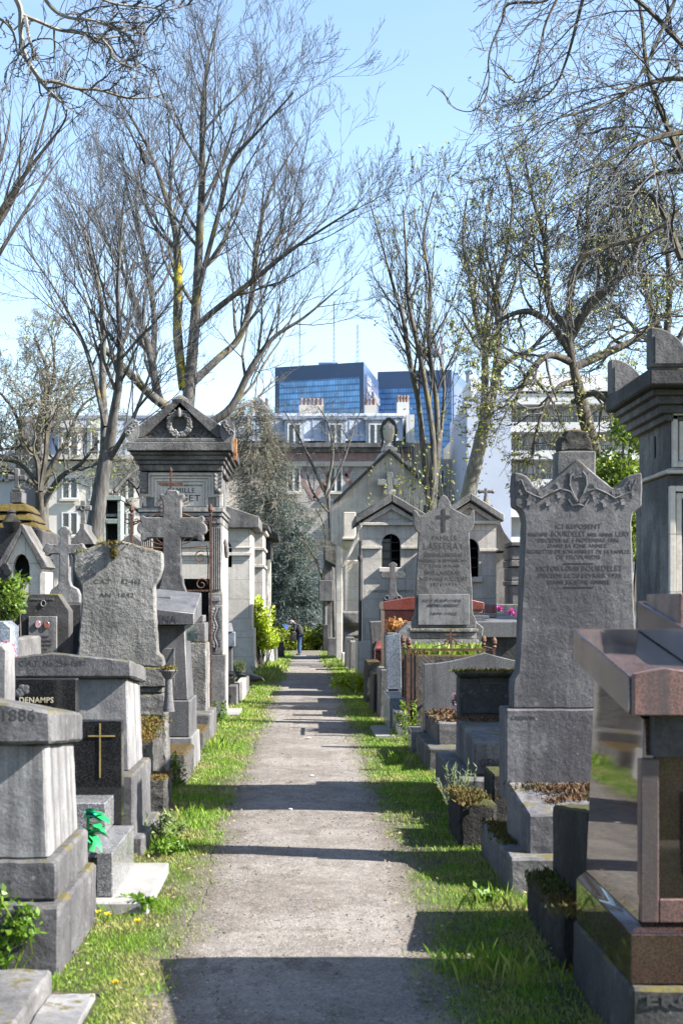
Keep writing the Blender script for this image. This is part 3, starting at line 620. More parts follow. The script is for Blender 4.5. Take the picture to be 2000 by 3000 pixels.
# ------------------------------------------------------------------ trees
class Tree:
    def __init__(s, seed): s.r = random.Random(seed); s.thick = []; s.thin = []; s.tips = []
    def rot(s, d, ang):
        ax = d.orthogonal().normalized(); ax = Matrix.Rotation(s.r.uniform(0, 6.283), 3, d) @ ax
        return (Matrix.Rotation(ang, 3, ax) @ d).normalized()
    def limb(s, pts, kids, P, lvl=0):
        """a hand-placed limb [(x,y,z,r)] and the boughs that grow out of it"""
        pv = [Vector(p[:3]) for p in pts]; rr = [p[3] for p in pts]
        sm, sr = [], []                              # smooth the polyline
        for i in range(len(pv) - 1):
            a, b = pv[i], pv[i + 1]; a0 = pv[i - 1] if i else a; b1 = pv[i + 2] if i + 2 < len(pv) else b
            for k in range(4):
                t = k / 4; sm.append(.5 * ((2 * a) + (b - a0) * t + (2 * a0 - 5 * a + 4 * b - b1) * t * t + (3 * a - a0 - 3 * b + b1) * t ** 3)); sr.append(rr[i] + (rr[i + 1] - rr[i]) * t)
        sm.append(pv[-1]); sr.append(rr[-1]); s.thick.append((sm, sr)); s.last = (list(sm), list(sr))
        L = sum((sm[i + 1] - sm[i]).length for i in range(len(sm) - 1)); n = len(sm)
        for j in range(kids):
            t = P.get('from', .25) + (1 - P.get('from', .25)) * (j + s.r.random()) / kids
            i = min(n - 2, int(t * (n - 1))); p = sm[i].lerp(sm[i + 1], t * (n - 1) - i); d = (sm[i + 1] - sm[i]).normalized()
            ln = P['len'] * s.r.uniform(.55, 1.15) * (1.15 - .55 * t)
            s.bough(p, s.rot(d, R(s.r.uniform(*P.get('ang', (28, 62))))), ln, max(.012, sr[i] * s.r.uniform(.35, .55)) if sr[i] < .15 else s.r.uniform(.04, .075), lvl + 1, P)
    def bough(s, p, d, L, r, lvl, P):
        n = max(3, min(9, int(L / P.get('step', .3)))); pts, rad = [p], [r]; wig = P.get('wig', .16); up = P.get('up', .06)
        rmin = P.get('rmin', .006); dirs = [d]
        for i in range(n):
            f = i / n
            d = (d + Vector((s.r.gauss(0, wig), s.r.gauss(0, wig), s.r.gauss(0, wig) + (up if lvl < 3 or not P.get('hook') else P['hook'] * (f * 2 - .7)))) ).normalized()
            p = p + d * (L / n); pts.append(p); rad.append(max(rmin, r * (1 - .75 * (i + 1) / n))); dirs.append(d)
        (s.thick if r > .03 else s.thin).append((pts, rad))
        if lvl >= P['max']: s.tips.append((pts[-1], d)); s.tips.append((pts[len(pts) // 2], d)); return
        k = P['kids'][min(lvl - 1, len(P['kids']) - 1)]
        for j in range(k):
            t = .18 + .82 * (j + s.r.random()) / k; i = min(n - 1, int(t * n))
            q = pts[i].lerp(pts[i + 1], t * n - i)
            s.bough(q, s.rot(dirs[i + 1], R(s.r.uniform(*P.get('ang', (28, 62))))), L * s.r.uniform(.35, .62) * (1.1 - .4 * t), max(rmin, rad[i] * s.r.uniform(.45, .7)), lvl + 1, P)
    def build(s, name, label, loc, bark_m, twig_m, leaf=None, group=None, extra=None):
        t = thing(name, label, 'tree', loc, group)
        m = MB()
        for p, r in s.thick: m.tube(p, r, 7 if max(r) > .09 else 5, cap=False)
        tr = m.build('trunk', bark_m, t, smooth=60)
        m = MB()
        for p, r in s.thin: m.tube(p, r, 3, cap=False)
        m.build('crown', twig_m, t, smooth=60)
        if leaf:
            lm, n, size = leaf; m = MB()
            for _ in range(n):
                p, d = s.tips[int(s.r.random() * len(s.tips))]; p = p + Vector((s.r.gauss(0, .05), s.r.gauss(0, .05), s.r.gauss(0, .05)))
                for _k in range(2):
                    u = Vector((s.r.gauss(0, 1), s.r.gauss(0, 1), s.r.gauss(0, 1))).normalized(); w = u.orthogonal(); q = size * s.r.uniform(.5, 1.3)
                    m.add([p, p + u * q * .5 + w * q * .3, p + u * q, p + u * q * .5 - w * q * .3], [(0, 1, 2, 3)])
            m.build('leaves', lm, t, smooth=0)
        if extra: extra(t)
        return t
def PL(pts, Y, dy=None, sc=1.):
    """limb given as photo pixels with half widths in pixels, at distance Y; dy adds depth along the limb"""
    n = len(pts); out = []
    for i, q in enumerate(pts):
        y = Y + (dy or 0) * i / max(1, n - 1); out.append((X(q[0], y), y, Z(q[1], y), q[2] * y / F * sc))
    return out

# big bare tree behind the pedimented tomb
Y0 = 37.0; T = Tree(11)
P = dict(len=4.1, kids=(6, 5, 3), max=4, step=.4, wig=.12, up=.13, ang=(20, 50), rmin=.0045)
T.limb(PL([(545, 1990, 44), (543, 1800, 38), (542, 1400, 33), (543, 1205, 29)], Y0), 0, P)
T.limb(PL([(548, 1215, 21), (562, 1050, 17), (575, 880, 14), (584, 700, 12), (592, 520, 10), (592, 350, 7), (604, 210, 4), (628, 90, 2)], Y0), 19, P)
T.limb(PL([(538, 1140, 14), (520, 980, 13), (522, 850, 13), (517, 700, 11), (495, 610, 8), (450, 470, 6), (400, 370, 4), (330, 260, 2)], Y0, 1.5), 17, P); yl = T.last
T.limb(PL([(575, 880, 9), (610, 740, 8), (650, 590, 7), (680, 470, 6), (760, 380, 4), (860, 270, 2)], Y0, -2.), 14, P)
T.limb(PL([(570, 960, 11), (640, 900, 9), (730, 830, 8), (835, 745, 6), (930, 680, 4), (1040, 610, 2)], Y0, -1), 14, P)
T.limb(PL([(565, 1120, 13), (640, 1050, 11), (700, 990, 10), (735, 880, 9), (752, 720, 7), (790, 560, 4), (880, 400, 2)], Y0, 3.), 15, P)
T.limb(PL([(560, 1290, 14), (610, 1245, 13), (680, 1190, 12), (735, 1080, 10), (800, 990, 6), (890, 930, 4), (985, 850, 2)], Y0, 0), 12, P)
T.limb(PL([(525, 1190, 15), (470, 1180, 14), (445, 1060, 12), (420, 960, 9), (375, 830, 7), (320, 720, 5), (240, 600, 2)], Y0, 2), 15, P)
T.limb(PL([(500, 1195, 15), (450, 1165, 14), (380, 1095, 12), (318, 1035, 10), (295, 1012, 9)], Y0, -1.5), 3, dict(P, len=1.5))
T.limb(PL([(446, 1060, 10), (452, 960, 9), (440, 830, 8), (410, 680, 6), (398, 560, 4), (420, 420, 2)], Y0 + .67, 3), 13, P)
def yellow(t):
    m = MB(); n_ = 12; m.tube(yl[0][0:n_], [q_ * (1.05 + .10 * noise.noise(Vector((i_ * .7, 2, 5)))) * (1 if i_ < n_ - 2 else .97) for i_, q_ in enumerate(yl[1][0:n_])], 10, False); m.build('lichen_patch', 'bark_yellow', t, smooth=60)
T.build('bare_tree', 'tallest bare tree with a yellow lichened stem behind the pedimented tomb', (X(545, Y0), Y0, gz(Y0)), 'bark_grey', 'twig', extra=yellow)

# dark forked tree left of it
Y0 = 28.0; T = Tree(12); P = dict(len=2.9, kids=(6, 4, 3), max=4, step=.35, wig=.12, up=.12, ang=(20, 48), rmin=.0038)
T.limb(PL([(268, 2000, 32), (272, 1640, 28), (285, 1500, 25), (300, 1400, 22), (313, 1320, 20)], Y0), 0, P)
T.limb(PL([(308, 1335, 17), (306, 1240, 12), (300, 1100, 10), (302, 960, 9), (285, 820, 6), (250, 690, 4), (190, 560, 2)], Y0, 1), 16, P)
T.limb(PL([(316, 1330, 17), (330, 1230, 14), (348, 1120, 12), (352, 1000, 9), (345, 860, 7), (352, 720, 5), (365, 560, 2)], Y0, -1), 16, P)
T.limb(PL([(318, 1350, 9), (355, 1290, 8), (395, 1215, 6), (430, 1120, 4), (470, 1010, 2)], Y0, -1), 10, P)
T.limb(PL([(308, 1250, 8), (270, 1080, 7), (225, 960, 5), (150, 830, 3), (70, 720, 2)], Y0, 1.5), 14, P)
T.limb(PL([(335, 1440, 7), (380, 1390, 6), (440, 1350, 5), (500, 1330, 3)], Y0, .5), 6, dict(P, len=1.5))
T.build('bare_tree', 'bare tree with a leaning dark forked trunk rising behind the rough headstone', (X(268, Y0), Y0, 0), 'bark_grey', 'twig')

# far-left whippy tree, its stems entering from the left edge
Y0 = 30.0; T = Tree(13); P = dict(len=2.2, kids=(5, 3), max=3, step=.4, wig=.07, up=.09, ang=(16, 38), rmin=.0045)
T.limb(PL([(-190, 1960, 26), (-180, 1400, 22), (-150, 1000, 18)], Y0), 0, P)
T.limb(PL([(-150, 1010, 12), (-60, 760, 9), (40, 580, 7), (110, 420, 4), (150, 260, 2)], Y0), 7, P)
T.limb(PL([(-150, 1000, 12), (-40, 700, 9), (60, 530, 7), (180, 370, 3), (195, 320, 2)], Y0, -1), 7, P)
T.limb(PL([(-152, 980, 10), (-60, 640, 7), (10, 440, 5), (30, 330, 2)], Y0, 1), 7, P)
T.limb(PL([(-150, 1010, 10), (-30, 790, 7), (110, 560, 4), (170, 470, 2)], Y0, 1), 7, P)
T.build('bare_tree', 'whippy bare tree with long straight shoots entering at the left edge', (X(-190, Y0), Y0, 0), 'bark_dark', 'twig_dark')

# gnarled small trees, lower left
def gnarled(seed, pxs, Y0, label, bm, tm, lens=1.9, leaf=None):
    T = Tree(seed); P = dict(len=lens * .9, kids=(6, 5, 3), max=4, step=.2, wig=.28, up=.05, ang=(30, 75), rmin=.0055)
    for pts, k in pxs: T.limb(PL(pts, Y0, T.r.uniform(-1, 1)), k, P)
    return T.build('bare_tree', label, (X(pxs[0][0][0][0], Y0), Y0, gz(Y0)), bm, tm, leaf)
gnarled(21, [([(115, 1990, 16), (118, 1600, 14), (115, 1440, 12)], 0), ([(115, 1450, 9), (110, 1350, 8), (70, 1290, 6), (40, 1200, 5), (-20, 1130, 3)], 14), ([(116, 1450, 9), (135, 1330, 8), (140, 1200, 6), (160, 1080, 4), (150, 980, 2)], 15), ([(112, 1420, 8), (60, 1360, 6), (-10, 1340, 4), (-80, 1280, 2)], 12), ([(138, 1260, 5), (190, 1170, 4), (250, 1100, 2)], 9)], 33, 'gnarled bare tree at the left in front of the grey gable wall', 'bark_dark', 'twig_olive', 2.1)
gnarled(22, [([(125, 1990, 22), (124, 1500, 20), (120, 1400, 18)], 0), ([(120, 1410, 13), (112, 1290, 11), (125, 1180, 8), (140, 1090, 6), (100, 990, 3)], 15), ([(122, 1420, 12), (160, 1350, 9), (200, 1280, 6), (240, 1190, 4), (300, 1150, 2)], 13), ([(124, 1480, 11), (175, 1400, 8), (235, 1360, 6), (290, 1290, 3)], 10), ([(120, 1430, 9), (50, 1390, 7), (0, 1360, 5), (-60, 1350, 3)], 10)], 44, 'twisted bare tree with lichen yellow twigs beside the mossy domed tomb', 'bark_grey', 'twig_olive', 2.4, ('leaf_bright', 220, .08))
gnarled(23, [([(985, 1990, 7), (965, 1500, 6), (950, 1420, 6)], 0), ([(950, 1440, 5), (900, 1330, 4), (860, 1250, 2.5), (830, 1200, 1.5)], 10), ([(952, 1450, 5), (975, 1330, 4), (960, 1240, 2.5), (930, 1190, 1.5)], 10), ([(955, 1460, 4), (1010, 1340, 3.5), (1040, 1240, 2), (1060, 1200, 1.5)], 10), ([(962, 1500, 4), (915, 1440, 3), (900, 1390, 2)], 6)], 80, 'slender bare tree in front of the brick house', 'bark_grey', 'twig', 2.6)
gnarled(24, [([(955, 1930, 5), (952, 1750, 4), (945, 1690, 4)], 0), ([(945, 1695, 4), (925, 1640, 3), (895, 1590, 2)], 7), ([(945, 1695, 4), (955, 1620, 3), (948, 1540, 2), (925, 1490, 1.3)], 9), ([(947, 1700, 4), (968, 1650, 3), (975, 1590, 2)], 7)], 72, 'small leafless bush tree beside the blue grey conifer', 'bark_dark', 'twig_olive', 1.5)
gnarled(25, [([(400, 1990, 9), (420, 1600, 8), (430, 1500, 8)], 0), ([(430, 1510, 7), (400, 1430, 5), (350, 1390, 3)], 9), ([(430, 1510, 6), (470, 1440, 5), (520, 1400, 3)], 9), ([(432, 1520, 6), (380, 1480, 5), (330, 1470, 3)], 8)], 50, 'low tangled bare tree in front of the white house', 'bark_dark', 'twig_olive', 2.4)

# overhanging bough, top left
Y0 = 13.0; T = Tree(31); P = dict(len=.85, kids=(5, 3), max=3, step=.09, wig=.30, up=-.01, ang=(25, 75), rmin=.0042)
T.limb([(X(-1500, Y0), Y0, 0, .26), (X(-1480, Y0), Y0, 3, .22), (X(-1300, Y0), Y0, 5.5, .17)], 0, P)
T.limb([(X(-1300, Y0), Y0, 5.5, .13), (X(-900, Y0), Y0, 6.6, .10), (X(-400, Y0), Y0, Z(-80, Y0), .07), (X(20, Y0), Y0, Z(-40, Y0), .04)], 6, P)
T.limb(PL([(15, -60, 10), (58, 20, 9), (60, 90, 8), (72, 160, 8), (105, 215, 7), (135, 255, 6), (178, 298, 4)], Y0), 5, P)
T.limb(PL([(118, 235, 6), (170, 240, 6), (225, 258, 6), (290, 262, 5), (370, 285, 4), (440, 284, 2.5), (490, 270, 1.5)], Y0), 6, dict(P, len=.42))
T.limb(PL([(58, 40, 7), (110, 60, 6), (170, 85, 6), (230, 95, 5), (290, 112, 4), (350, 105, 3), (430, 100, 2)], Y0, .4), 11, P)
T.limb(PL([(95, -60, 6), (150, 20, 6), (200, 50, 5), (280, 60, 4), (350, 90, 3), (395, 80, 2)], Y0, .3), 10, P)
T.limb(PL([(75, 50, 6), (85, 110, 5), (100, 150, 4), (110, 175, 3)], Y0, -.3), 5, dict(P, len=.5))
T.limb(PL([(185, -50, 5), (260, -20, 5), (340, 10, 4), (440, 20, 3), (490, 28, 2.5), (580, 5, 1.5)], Y0, .3), 7, dict(P, len=.5))
T.limb(PL([(-60, 30, 6), (10, 60, 4), (40, 95, 3), (30, 70, 2)], Y0, .2), 4, dict(P, len=.4))
T.limb(PL([(300, 115, 4), (325, 145, 4), (330, 170, 3), (385, 195, 2), (420, 190, 1.5)], Y0, .1), 5, dict(P, len=.4))
T.build('bare_tree', 'gnarled lichened bough hanging into the sky at the top left corner', (X(-1500, Y0), Y0, 0), 'bark_pale', 'twig')

# slender many-stemmed tree right of the path
Y0 = 44.0; T = Tree(41); P = dict(len=2.9, kids=(6, 4, 3), max=3, step=.35, wig=.11, up=.14, ang=(16, 42), rmin=.0065)
T.limb(PL([(1262, 1990, 26), (1262, 1600, 24), (1260, 1480, 22)], Y0), 0, P)
T.limb(PL([(1262, 1500, 12), (1240, 1330, 9), (1225, 1180, 8), (1200, 1060, 8), (1180, 930, 7), (1155, 850, 5), (1125, 740, 3), (1085, 600, 2)], Y0, 1), 15, P)
T.limb(PL([(1262, 1490, 12), (1268, 1300, 9), (1245, 1130, 8), (1225, 1020, 8), (1195, 880, 6), (1190, 760, 4), (1180, 600, 2)], Y0, -1), 14, P)
T.limb(PL([(1265, 1500, 11), (1280, 1300, 9), (1275, 1150, 8), (1255, 1000, 7), (1260, 830, 5), (1240, 700, 4), (1270, 560, 2)], Y0, 0), 15, P)
T.limb(PL([(1268, 1490, 8), (1290, 1280, 6), (1300, 1100, 5), (1250, 930, 3), (1250, 800, 2)], Y0, 2), 9, P)
def shoots(t):
    r = random.Random(5); m = MB(); l = MB()
    for i in range(38):
        x = X(1262, Y0) + r.gauss(0, .75); z = Z(1560, Y0) + r.uniform(0, .8); y = Y0 + r.gauss(0, .6); h = r.uniform(1.2, 3.4); lean = r.gauss(0, .12)
        pts = [(x, y, z), (x + lean * h * .5, y, z + h * .5), (x + lean * h + r.gauss(0, .1), y, z + h)]; m.tube(pts, [.012, .009, .005], 3, False)
        for j in range(8):
            f = r.uniform(.2, 1.05); q = Vector((x + lean * h * f, y, z + h * f)) + Vector((r.gauss(0, .07), r.gauss(0, .07), 0))
            u = Vector((r.gauss(0, 1), r.gauss(0, .6), r.uniform(0, 1.5))).normalized(); w = u.orthogonal(); s_ = r.uniform(.06, .13)
            l.add([q, q + u * s_ * .5 + w * s_ * .3, q + u * s_, q + u * s_ * .5 - w * s_ * .3], [(0, 1, 2, 3)])
    m.build('shoots', 'twig_olive', t, smooth=60); l.build('shoot_leaves', 'leaf_new', t, smooth=0)
T.build('budding_tree', 'slender many stemmed tree with yellow green shoots at its foot, before the towers', (X(1262, Y0), Y0, gz(Y0)), 'bark_grey', 'twig', ('leaf_new', 420, .09), extra=shoots)

# pale leaning twin-stem tree
Y0 = 40.0; T = Tree(42); P = dict(len=3.0, kids=(5, 4, 3), max=4, step=.32, wig=.14, up=.10, ang=(22, 52), rmin=.0062)
T.limb(PL([(1340, 1990, 28), (1352, 1600, 26), (1375, 1430, 23), (1400, 1320, 21), (1412, 1262, 20)], Y0), 0, P)
T.limb(PL([(1408, 1275, 14), (1418, 1180, 12), (1420, 1060, 11), (1418, 1020, 9), (1395, 940, 8), (1378, 830, 6), (1355, 700, 4), (1370, 560, 2)], Y0, .5), 15, P)
T.limb(PL([(1412, 1270, 15), (1438, 1180, 13), (1452, 1080, 12), (1460, 960, 10), (1450, 860, 8), (1485, 730, 5), (1500, 560, 3), (1470, 440, 2)], Y0, -.5), 17, P)
T.limb(PL([(1450, 1100, 8), (1490, 1055, 7), (1545, 1030, 6), (1600, 980, 4), (1660, 930, 2)], Y0, -1), 9, P)
T.limb(PL([(1420, 1020, 7), (1440, 930, 6), (1450, 850, 5), (1420, 700, 3), (1440, 560, 2)], Y0, 1), 10, P)
T.limb(PL([(1460, 960, 6), (1500, 850, 5), (1540, 720, 4), (1580, 600, 2)], Y0, 1), 11, P)
T.build('budding_tree', 'pale barked tree with twin leaning stems and tiny new leaves right of the towers', (X(1340, Y0), Y0, gz(Y0)), 'bark_pale', 'twig', ('leaf_olive', 1500, .085))

# dark spreading tree with olive buds
Y0 = 38.0; T = Tree(43); P = dict(len=2.6, kids=(5, 4, 3), max=4, step=.24, wig=.25, up=.02, ang=(30, 72), rmin=.0048)
T.limb(PL([(1790, 1990, 26), (1770, 1500, 24), (1715, 1230, 21), (1676, 1060, 12), (1655, 930, 13)], Y0), 0, P)
T.limb(PL([(1660, 960, 14), (1610, 900, 11), (1600, 800, 9), (1595, 700, 9), (1560, 580, 5), (1540, 480, 2)], Y0, 1), 15, P)
T.limb(PL([(1665, 1000, 13), (1720, 900, 16), (1770, 850, 13), (1840, 780, 9), (1880, 660, 5), (1890, 540, 2)], Y0, -1), 15, P)
T.limb(PL([(1668, 1030, 12), (1620, 960, 10), (1560, 915, 10), (1500, 920, 7), (1430, 960, 4), (1380, 990, 2)], Y0, 0), 14, P)
T.limb(PL([(1670, 1060, 12), (1610, 1040, 10), (1560, 1080, 10), (1520, 1150, 6), (1500, 1200, 3)], Y0, -1.5), 13, P)
T.limb(PL([(1675, 1080, 12), (1760, 1040, 14), (1850, 1000, 9), (1940, 930, 5), (2010, 900, 3)], Y0, 1), 14, P)
T.limb(PL([(1672, 1120, 10), (1640, 1130, 7), (1600, 1180, 5), (1570, 1270, 5), (1560, 1340, 3)], Y0, -1), 12, P)
T.limb(PL([(1660, 940, 10), (1680, 820, 8), (1720, 700, 8), (1720, 580, 4), (1740, 460, 2)], Y0, .5), 14, P)
T.limb(PL([(1675, 1180, 9), (1740, 1150, 10), (1790, 1180, 7), (1840, 1130, 4)], Y0, -1.5), 10, P)
T.build('budding_tree', 'dark spreading tree with crooked boughs and olive buds, right', (X(1700, Y0), Y0, gz(Y0)), 'bark_dark', 'twig_dark', ('leaf_olive', 5200, .085))

# tall tree at the right edge with drooping twigs
Y0 = 21.0; T = Tree(44); P = dict(len=2.2, kids=(7, 5, 3), max=3, step=.16, wig=.13, up=-.10, hook=.30, ang=(25, 60), rmin=.0042, **{'from': .1})
T.limb([(X(2330, Y0), Y0, 0, .3), (X(2300, Y0), Y0, 3, .27), (X(2240, Y0), Y0, 5.5, .22), (X(2180, Y0), Y0, Z(300, Y0), .14), (X(2120, Y0), Y0, Z(-150, Y0), .08)], 5, P)
T.limb(PL([(2235, 820, 13), (2090, 640, 10), (1980, 430, 9), (1900, 220, 7), (1880, 60, 5), (1860, -60, 4)], Y0, 1), 15, P)
T.limb(PL([(2200, 500, 12), (2080, 250, 10), (1960, 90, 8), (1800, -40, 6), (1560, -70, 3)], Y0, 0), 16, P)
T.limb(PL([(2150, 300, 9), (2000, 230, 8), (1880, 250, 7), (1780, 300, 5), (1690, 330, 4), (1630, 345, 2)], Y0, -1), 11, P)
T.limb(PL([(2200, 420, 9), (2040, 385, 9), (1930, 400, 8), (1850, 430, 6), (1760, 480, 4), (1690, 510, 2.5)], Y0, -1), 11, P)
T.limb(PL([(2220, 700, 9), (2060, 520, 8), (1960, 500, 6), (1870, 540, 5), (1800, 610, 3), (1770, 690, 2)], Y0, .3), 12, P)
T.limb(PL([(2000, -60, 6), (1950, 60, 5), (1900, 170, 4), (1850, 250, 3), (1790, 260, 2)], Y0, -.6), 10, dict(P, len=1.4))
T.limb(PL([(1640, -60, 5), (1600, 0, 4), (1490, 10, 4), (1470, 60, 3.5), (1440, 130, 3), (1430, 180, 2.5), (1432, 230, 2.2), (1418, 290, 2), (1380, 325, 1.7), (1330, 315, 1.5), (1310, 285, 1.2)], Y0, -.5), 10, dict(P, len=.85, kids=(2,), max=2))
T.limb(PL([(1660, -60, 5), (1600, 60, 4), (1580, 150, 3), (1560, 210, 2), (1510, 240, 1.5), (1465, 190, 1.2)], Y0, -.3), 8, dict(P, len=.8, kids=(3,), max=2))
T.limb(PL([(1720, -60, 6), (1690, 60, 5), (1660, 170, 4), (1620, 260, 3), (1560, 300, 2)], Y0, .5), 10, dict(P, len=1.3))
T.limb(PL([(1985, 620, 10), (1900, 690, 8), (1780, 720, 7), (1700, 760, 6), (1665, 850, 4), (1680, 960, 2.5)], Y0, -.5), 9, dict(P, len=1.4))
T.limb(PL([(1995, 760, 12), (1940, 620, 8), (1880, 560, 6), (1800, 590, 4), (1720, 640, 2)], Y0, .5), 10, dict(P, len=1.6))
T.build('bare_tree', 'tall tree at the right edge with drooping hooked twigs filling the top corner', (X(2200, Y0), Y0, 0), 'bark_dark', 'twig_dark', ('leaf_olive', 500, .05))
Y0 = 50.0; T = Tree(45); P = dict(len=3.4, kids=(8, 6, 3), max=4, step=.4, wig=.2, up=.07, ang=(25, 60), rmin=.008)
T.limb(PL([(1960, 1990, 26), (1960, 1300, 22), (1950, 1000, 18)], Y0), 0, P)
for q in ([(1950, 1020, 12), (1900, 880, 9), (1850, 700, 6), (1800, 560, 2)], [(1950, 1010, 12), (1960, 820, 9), (1940, 600, 5), (1900, 430, 2)], [(1955, 1050, 10), (1880, 980, 7), (1800, 900, 4), (1740, 840, 2)], [(1955, 1050, 10), (2030, 900, 7), (2060, 700, 3)]): T.limb(PL(q, Y0), 14, P)
T.build('budding_tree', 'farther tree with upright boughs and olive buds behind the right edge tree', (X(1960, Y0), Y0, gz(Y0)), 'bark_grey', 'twig', ('leaf_olive', 2200, .1))

# the conifer at the end of the path
Yc = 76.0; r = random.Random(51)
t = thing('conifer', 'blue grey conifer with brown upper twigs standing at the end of the path', 'tree', (X(800, Yc), Yc, gz(Yc)))
pts = [(X(792, Yc), Yc, gz(Yc)), (X(785, Yc), Yc, Z(1500, Yc)), (X(775, Yc), Yc, Z(1200, Yc))]; MB().tube(pts, [.28, .2, .05], 8).build('trunk', 'bark_dark', t)
mb, mt, br = MB(), MB(), MB()
def tuft(m, c, s, n, droop):
    for _ in range(n):
        u = Vector((r.gauss(0, 1), r.gauss(0, 1), r.gauss(0, .8) - droop)).normalized(); w = u.orthogonal().normalized(); w = Matrix.Rotation(r.uniform(0, 6.28), 3, u) @ w
        q = c + Vector((r.gauss(0, s * .55), r.gauss(0, s * .55), r.gauss(0, s * .40))); l = s * r.uniform(.35, .8); m.add([q - w * l * .07, q + w * l * .07, q + u * l], [(0, 1, 2)])
pro = [(1172, 690, 780), (1230, 660, 812), (1330, 650, 850), (1420, 650, 880), (1500, 670, 908), (1600, 700, 925), (1700, 730, 938), (1800, 725, 950), (1850, 740, 935)]
def span(py):
    for (a, l0, r0), (b, l1, r1) in zip(pro, pro[1:]):
        if py <= b: f = max(0, (py - a) / (b - a)); return l0 + (l1 - l0) * f, r0 + (r1 - r0) * f
    return pro[-1][1:]
for i in range(2300):                                   # boughs: each ends in a spray of needles, layered with gaps
    py = 1172 + 678 * r.random() ** .85; a, b = span(py); hw = (b - a) / 2 * Yc / F * (1 + .16 * noise.noise(Vector((py * .012, 3, 1)))); cx_ = X((a + b) / 2, Yc); an = r.uniform(math.pi * .95, math.pi * 2.05) if r.random() < .75 else r.uniform(0, 6.28)
    f = r.random() ** .45 * r.uniform(.85, 1.1); p = Vector((cx_ + math.cos(an) * hw * f, Yc + math.sin(an) * hw * .8 * f, Z(py, Yc)))
    k = noise.noise(Vector((p.x * .9, p.y * .9, p.z * 1.9)))
    if k < -.22: continue
    brown = (1500 - py) / 140 + r.gauss(0, .45) + k > 0
    q = Vector((cx_, Yc, p.z + .35)); d = p - q; tip = p + d.normalized() * .25 + Vector((0, 0, -.22))
    if brown:
        br.tube([q.lerp(p, .45), q.lerp(p, .75) + Vector((0, 0, .08)), p, tip], [.022, .016, .011, .006], 3, False)
        for _k in range(5):
            s0 = p.lerp(tip, r.random()); u = (d.normalized() * .6 + Vector((r.gauss(0, .6), r.gauss(0, .6), r.gauss(-.3, .5)))).normalized(); L = r.uniform(.25, .6)
            br.tube([s0, s0 + u * L * .5, s0 + u * L + Vector((0, 0, -.12 * L))], [.009, .007, .005], 3, False)
        if r.random() < .75: tuft(mt, p, .30, 16, .3)
    else:
        tuft(mb, p, r.uniform(.26, .44), 60, .35)
        if r.random() < .3: br.tube([q.lerp(p, .5), q.lerp(p, .8) + Vector((0, 0, .08)), p], [.025, .018, .01], 3, False)
mb.build('foliage', 'needle', t, smooth=0); mt.build('upper_foliage', 'needle_brown', t, smooth=0); br.build('branches', 'twig_olive', t, smooth=60)

# evergreen behind the tall headstone
def bush(name, label, cat, clumps, n, size, lm, base, stem=None, stem_m='bark_dark', seed=1, group=None):
    r = random.Random(seed); t = thing(name, label, cat, base, group); m = MB(); leaf_cloud(m, r, n, clumps, size); m.build('foliage', lm, t, smooth=0)
    m = MB()
    for c, rr in clumps: m.tube([base, ((base[0] + c[0]) / 2 + r.gauss(0, .05), (base[1] + c[1]) / 2, (base[2] + c[2]) / 2), c], [stem or .02, (stem or .02) * .7, .006], 5)
    m.build('stem', stem_m, t, smooth=60); return t
r = random.Random(3); Y0 = 21.0
cl = [((X(1800 + r.uniform(-62, 75), Y0), Y0 + r.uniform(-.6, .6), Z(1245 + r.uniform(0, 400), Y0)), (r.uniform(.22, .36),) * 3) for i in range(34)]
bush('evergreen_bush', 'glossy dark evergreen bush between the tall headstone and the framed tomb', 'bush', cl, 9000, .075, 'leaf_dark', (X(1810, Y0), Y0, 0), .05, seed=6)
r = random.Random(4); Y0 = 33.0
cl = [((X(r.uniform(745, 785) - (py - 1780) * .06, Y0), Y0 + r.uniform(-.25, .25), Z(py, Y0)), (r.uniform(.13, .24),) * 3) for py in (1770, 1790, 1805, 1820, 1835, 1850, 1862, 1875, 1888, 1840, 1825, 1870)] + [((X(800, Y0), Y0, Z(1880, Y0)), (.14,) * 3)]
bush('shrub', 'bright yellow green shrub against the cream tomb chapel left of the path', 'bush', cl, 1900, .085, 'leaf_bright', (X(765, Y0), Y0, gz(Y0)), .02, seed=7)
r = random.Random(8)
for i, (a, b, lb) in enumerate(((800, 850, 'rounded green hedge bush left of the man at the end of the path'), (850, 905, 'green hedge bush directly behind the man at the end of the path'), (895, 955, 'green hedge bush right of the man at the end of the path'))):
    Y0 = 66.0 + i * .6; cl = [((X(r.uniform(a, b), Y0), Y0 + r.uniform(-.5, .8), Z(r.uniform(1850, 1908), Y0)), (r.uniform(.3, .5),) * 3) for _ in range(14)]
    bush('hedge_bush', lb, 'bush', cl, 2600, .12, 'leaf_hedge', (X((a + b) / 2, Y0), Y0, gz(Y0)), .03, seed=20 + i, group='hedge closing the path')

